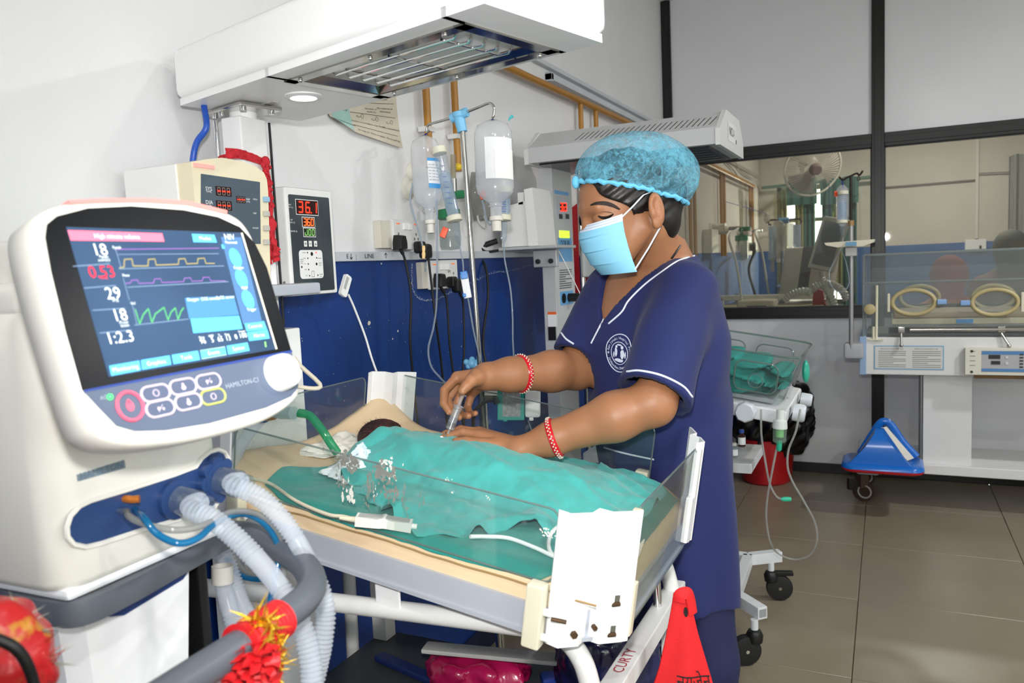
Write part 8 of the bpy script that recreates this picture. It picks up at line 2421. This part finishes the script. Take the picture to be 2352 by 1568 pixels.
# conduit and switch on the far wall, right bay
one(MB().wbox(HY(2240, 400, YF).x, HY(2248, 400, YF).x, YF - .025, YF, 1.36, ZC, .003), 'conduit', mat('conduit_white', 'C9C4BC', .5), 'white vertical conduit on the far wall beyond the right pane', 'conduit')
p = HY(2241, 564, YF - .03)
t = thing('switch_board', p, 'white socket plate on the far wall beyond the right pane', 'switch board')
MB().wbox(p.x - .09, p.x + .09, YF - .03, YF, p.z - .06, p.z + .06, .006).build('plate', plate_w, t)
MB().wbox(p.x + .03, p.x + .05, YF - .034, YF - .03, p.z - .03, p.z + .0).build('socket', blk, t)
one(MB().tube(spline([HY(2248, 398, YF - .03), HY(2300, 396, YF - .03), HY(2348, 396, YF - .03), HY(2351, 412, YF - .03)], 6), .006, 6), 'wall_cable', mat('cable_grey', '6E675C'), 'thin brown cable running right from the conduit beyond the glass', 'cable')
one(MB().tube([HY(2034, 430, YF - .02), HY(2240, 413, YF - .02)], .008, 6), 'wall_cable', mat('cable_grey', '6E675C'), 'long straight cable across the far wall beyond the right pane', 'cable')
# far infusion stand with bottles
FI = thing('infusion_stand', HY(1797, 700, 7.0), 'chrome infusion stand with a blue hub beyond the glass', 'infusion stand', 'infusion stands')
fb = HY(1797, 640, 7.0)
MB().cyl(V(fb.x, fb.y, .05), HY(1800, 508, 7.0), .014, n=12).build('pole', chrome, FI)
MB().cyl(HY(1789, 508, 7.0), HY(1812, 506, 7.0), .026, n=12).build('hub', mat('dull_blue_hub', '4C86AC', .4), FI)
MB().tube(spline([HY(1800, 506, 7.0), HY(1780, 505, 7.0), HY(1768, 506, 7.0), HY(1764, 514, 7.0), HY(1772, 516, 7.0)], 5), .008, 8).build('hook', mat('dark_rod', '2E2420'), FI)
MB().tube(spline([HY(1805, 506, 7.0), HY(1825, 503, 7.0), HY(1838, 504, 7.0), HY(1841, 512, 7.0)], 5), .008, 8).build('hook', mat('dark_rod', '2E2420'), FI)
MB().lathe([(.02, -.02), (.05, 0), (.02, .03)], HY(1797, 658, 7.0), (0, 0, 1), 12).build('star_knob', mat('dull_blue_hub', '4C86AC'), FI)
for k in range(4):
    t_ = 1.57 * k + .5; MB().tube([V(fb.x, fb.y, .09), V(fb.x + .28 * math.cos(t_), fb.y + .28 * math.sin(t_), .03)], .014, 8).build('foot', chrome, FI)
dull = clear('dull_bottle', 'D9D6CE', .35, 'D6D2C8', .12, .8)
for (u, v0, v1, wpx, nm, lab) in ((1788, 506, 595, 22, 'infusion_bottle', 'tall clear bottle left of the far infusion stand'), (1815, 512, 578, 22, 'infusion_bottle', 'clear bottle right of the far infusion stand'), (1761, 490, 514, 13, 'infusion_bottle', 'small glass bottle hung upside down near the far pipes'), (1904, 498, 545, 15, 'infusion_bottle', 'small bottle hung before the far right curtain')):
    a, b = HY(u, v0, 6.95), HY(u, v1, 6.95); L = (a - b).length; r = wpx / 2 * 7.1 / FPX
    t = thing(nm, b, lab, 'bottle', 'bottles beyond the glass')
    MB().lathe([(r * .5, 0), (r, .02), (r, L * .7), (r * .4, L * .86), (r * .35, L)], a, b - a, 16).build('bottle', dull, t)
    MB().tube([a, HY(u, v0 - (14 if u != 1904 else 75), 6.95) if u != 1761 else V(XL + .03, 6.68, 1.75)], .003, 6).build('hanger', blue_tie, t)
    MB().lathe([(r * .42, L * .98), (r * .42, L * 1.08)], a, b - a, 12).build('stopper', mat('stopper_white', 'E8E6DC'), t)
for (u, v0, v1, lab) in ((1774, 520, 592, 'grey blue burette left of the far infusion stand'), (1831, 516, 586, 'grey blue burette right of the far infusion stand')):
    a, b = HY(u, v0, 6.9), HY(u, v1, 6.9); r = .030
    t = thing('burette_set', b, lab, 'burette', 'burettes beyond the glass')
    L = (a - b).length
    MB().lathe([(r, 0), (r, L)], a, b - a, 16).build('chamber', clear('dull_burette', 'CBD4DC', .55, 'B8C6D2', .1, .8), t)
    MB().lathe([(r * 1.15, L), (r * 1.15, L + .015), (r * .5, L + .02), (r * .5, L + .10), (r * .2, L + .12)], a, b - a, 14).build('drip_chamber', dull, t)
# machines, beds and hoses in the next room
mc = thing('white_machine', HY(1868, 665, 6.6), 'tall white machine with a dark stripe beyond the glass', 'machine')
mfr = Fr(HY(1862, 625, 6.6), V(1, -.1, 0), V(.14, 0, 1))
MB().box(mfr, -.20, .18, -.20, .20, -.12, .12, .02).build('case', mat('machine_ivory', 'C2BBAE', .45), mc)
MB().box(mfr, -.06, .02, -.20, .20, -.125, .122, .004).build('dark_stripe', mat('machine_stripe', '3C4048', .4), mc)
ts = thing('tilted_monitor', HY(1900, 620, 6.3), 'grey tilted monitor with pale rim beyond the glass', 'monitor')
tfr = Fr(HY(1902, 560, 6.3), V(1, -.3, -.25), V(.3, .1, 1))
MB().box(tfr, -.10, .10, -.20, .20, -.03, .0, .03, 3).build('rim', mat('monitor_rim', 'BDBCB4', .4), ts)
MB().box(tfr, -.075, .075, -.165, .165, .0, .006, .02, 3).build('screen', mat('dull_screen', '6C7478', .25), ts)
MB().cyl(tfr.p(0, -.2, -.02), V(tfr.o.x, tfr.o.y + .05, .95), .02, n=10).build('stand', mat('monitor_rim', 'BDBCB4'), ts)
bd = thing('far_bed', (-.9, 6.4, 0), 'dark mattressed bed with white rail beyond the glass', 'bed')
MB().wbox(-1.15, -.45, 6.15, 6.85, .80, .92, .01).build('mattress', mat('dark_vinyl', '23282C', .5), bd)
MB().wbox(-1.18, -.40, 6.10, 6.14, .96, 1.0, .006).build('rail', mat('rail_ivory', 'CFCAC0', .4), bd)
for x in (-1.15, -.43):
    for y in (6.12, 6.85): MB().wbox(x - .02, x + .02, y - .02, y + .02, 0, .98, .004).build('leg', mat('rail_ivory', 'CFCAC0'), bd)
MB().wbox(-1.18, -.40, 5.75, 6.1, .90, .93, .005).build('side_board', mat('cream_board', 'A59A72', .5), bd)
sm = thing('small_monitor', HY(1728, 700, 5.7), 'small cream monitor standing just inside the next room', 'monitor')
c_ = HY(1726, 702, 5.7)
MB().wbox(c_.x - .09, c_.x + .16, 5.62, 5.85, c_.z - .10, c_.z + .04, .015).build('case', mat('monitor_cream', 'B4AC94', .5), sm)
MB().wbox(c_.x - .02, c_.x + .11, 5.612, 5.62, c_.z - .09, c_.z + .005).build('screen', mat('dull_dark', '23272A', .25), sm)
mb = MB()
rc2 = [(1868, 672), (1880, 664), (1890, 668), (1893, 690), (1903, 715), (1865, 720)]
one(MB().prism([(HY(u, v, 5.9).x, HY(u, v, 5.9).z) for u, v in rc2][::-1], Fr((0, 5.95, 0), (1, 0, 0), (0, 0, 1), (0, -1, 0)), 0, .06), 'red_cloth', mat('dull_red_cloth', 'A4262C', .8, var=.25, vscale=20), 'red cloth hanging just inside the next room', 'cloth')
for k, (pts, lab) in enumerate(((((1870, 660), (1890, 650), (1915, 655), (1935, 668), (1945, 690)), 'grey corrugated arm left of the drip pole beyond the glass'), (((1885, 640), (1900, 665), (1912, 690), (1920, 715)), 'grey corrugated arm falling beside the red cloth beyond the glass'), (((1800, 690), (1820, 676), (1845, 668), (1862, 672)), 'grey corrugated arm by the far infusion stand'))):
    one(corr([HY(u, v, 5.8) for u, v in pts], .026, (), .02, .004, 10, .006), 'breathing_hose', mat('dull_hose', 'B2B0AA', .45), lab, 'hose')
# two people beyond the right pane
def far_person(u, v, y, scarf, cloth, label, hr=.125):
    h = HY(u, v, y)
    t = thing('person', V(h.x, h.y, 0), label, 'person')
    def f(P):
        d = s_ell(P, h, (hr * .9, hr, hr * 1.05))
        d = smin(d, s_cone(P, h + V(0, 0, -.1), h + V(0, .02, -.2), .07, .075), .03)
        d = smin(d, s_chain(P, [h + V(-.17, .02, -.27), h + V(.17, .02, -.27)], [.085, .085], .05), .06)
        d = smin(d, s_chain(P, [h + V(0, .02, -.3), h + V(0, .04, -.75)], [.17, .19], .05), .08)
        for s2 in (-1, 1): d = smin(d, s_chain(P, [h + V(.2 * s2, 0, -.3), h + V(.24 * s2, -.06, -.55), h + V(.10 * s2, -.20, -.62)], [.06, .052, .04], .02), .03)
        return np.maximum(d, h.z - .80 - P[:, 2])
    v_, f_ = nets(f, npv(h) - npv((.42, .38, .85)), npv(h) + npv((.42, .30, .2)), .016, 1)
    mi = np.array([0 if v_[q].mean(0)[2] > h.z - .15 else 1 for q in f_])
    o = mesh_np('body', v_, f_, [scarf, cloth], t)
    o.data.polygons.foreach_set('material_index', mi.tolist())
    MB().wbox(h.x - .25, h.x + .25, h.y - .16, h.y + .24, 0.0, h.z - .80, .02).build('seated_skirt', cloth, t)
    return t
far_person(2180, 632, 5.75, mat('red_scarf', 'A83236', .8), mat('orange_cloth', 'CF7B52', .8, var=.2, vscale=12), 'person in orange with a red head scarf seated beyond the glass')
far_person(2322, 570, 6.4, mat('olive_scarf', '57542C', .8, var=.4, vscale=8, col2='23302A', cthr=(.4, .6)), mat('maroon_cloth', '6E3A34', .8), 'person with an olive and dark head scarf at the right edge beyond the glass')
# daylight falling through the far window
add_light('window_daylight', 'AREA', V((WX0 + WX1) / 2, YF + .30, 1.45), WIN_E, (1.0, .93, .82), .7, (0, -1, -.25), 1.2)
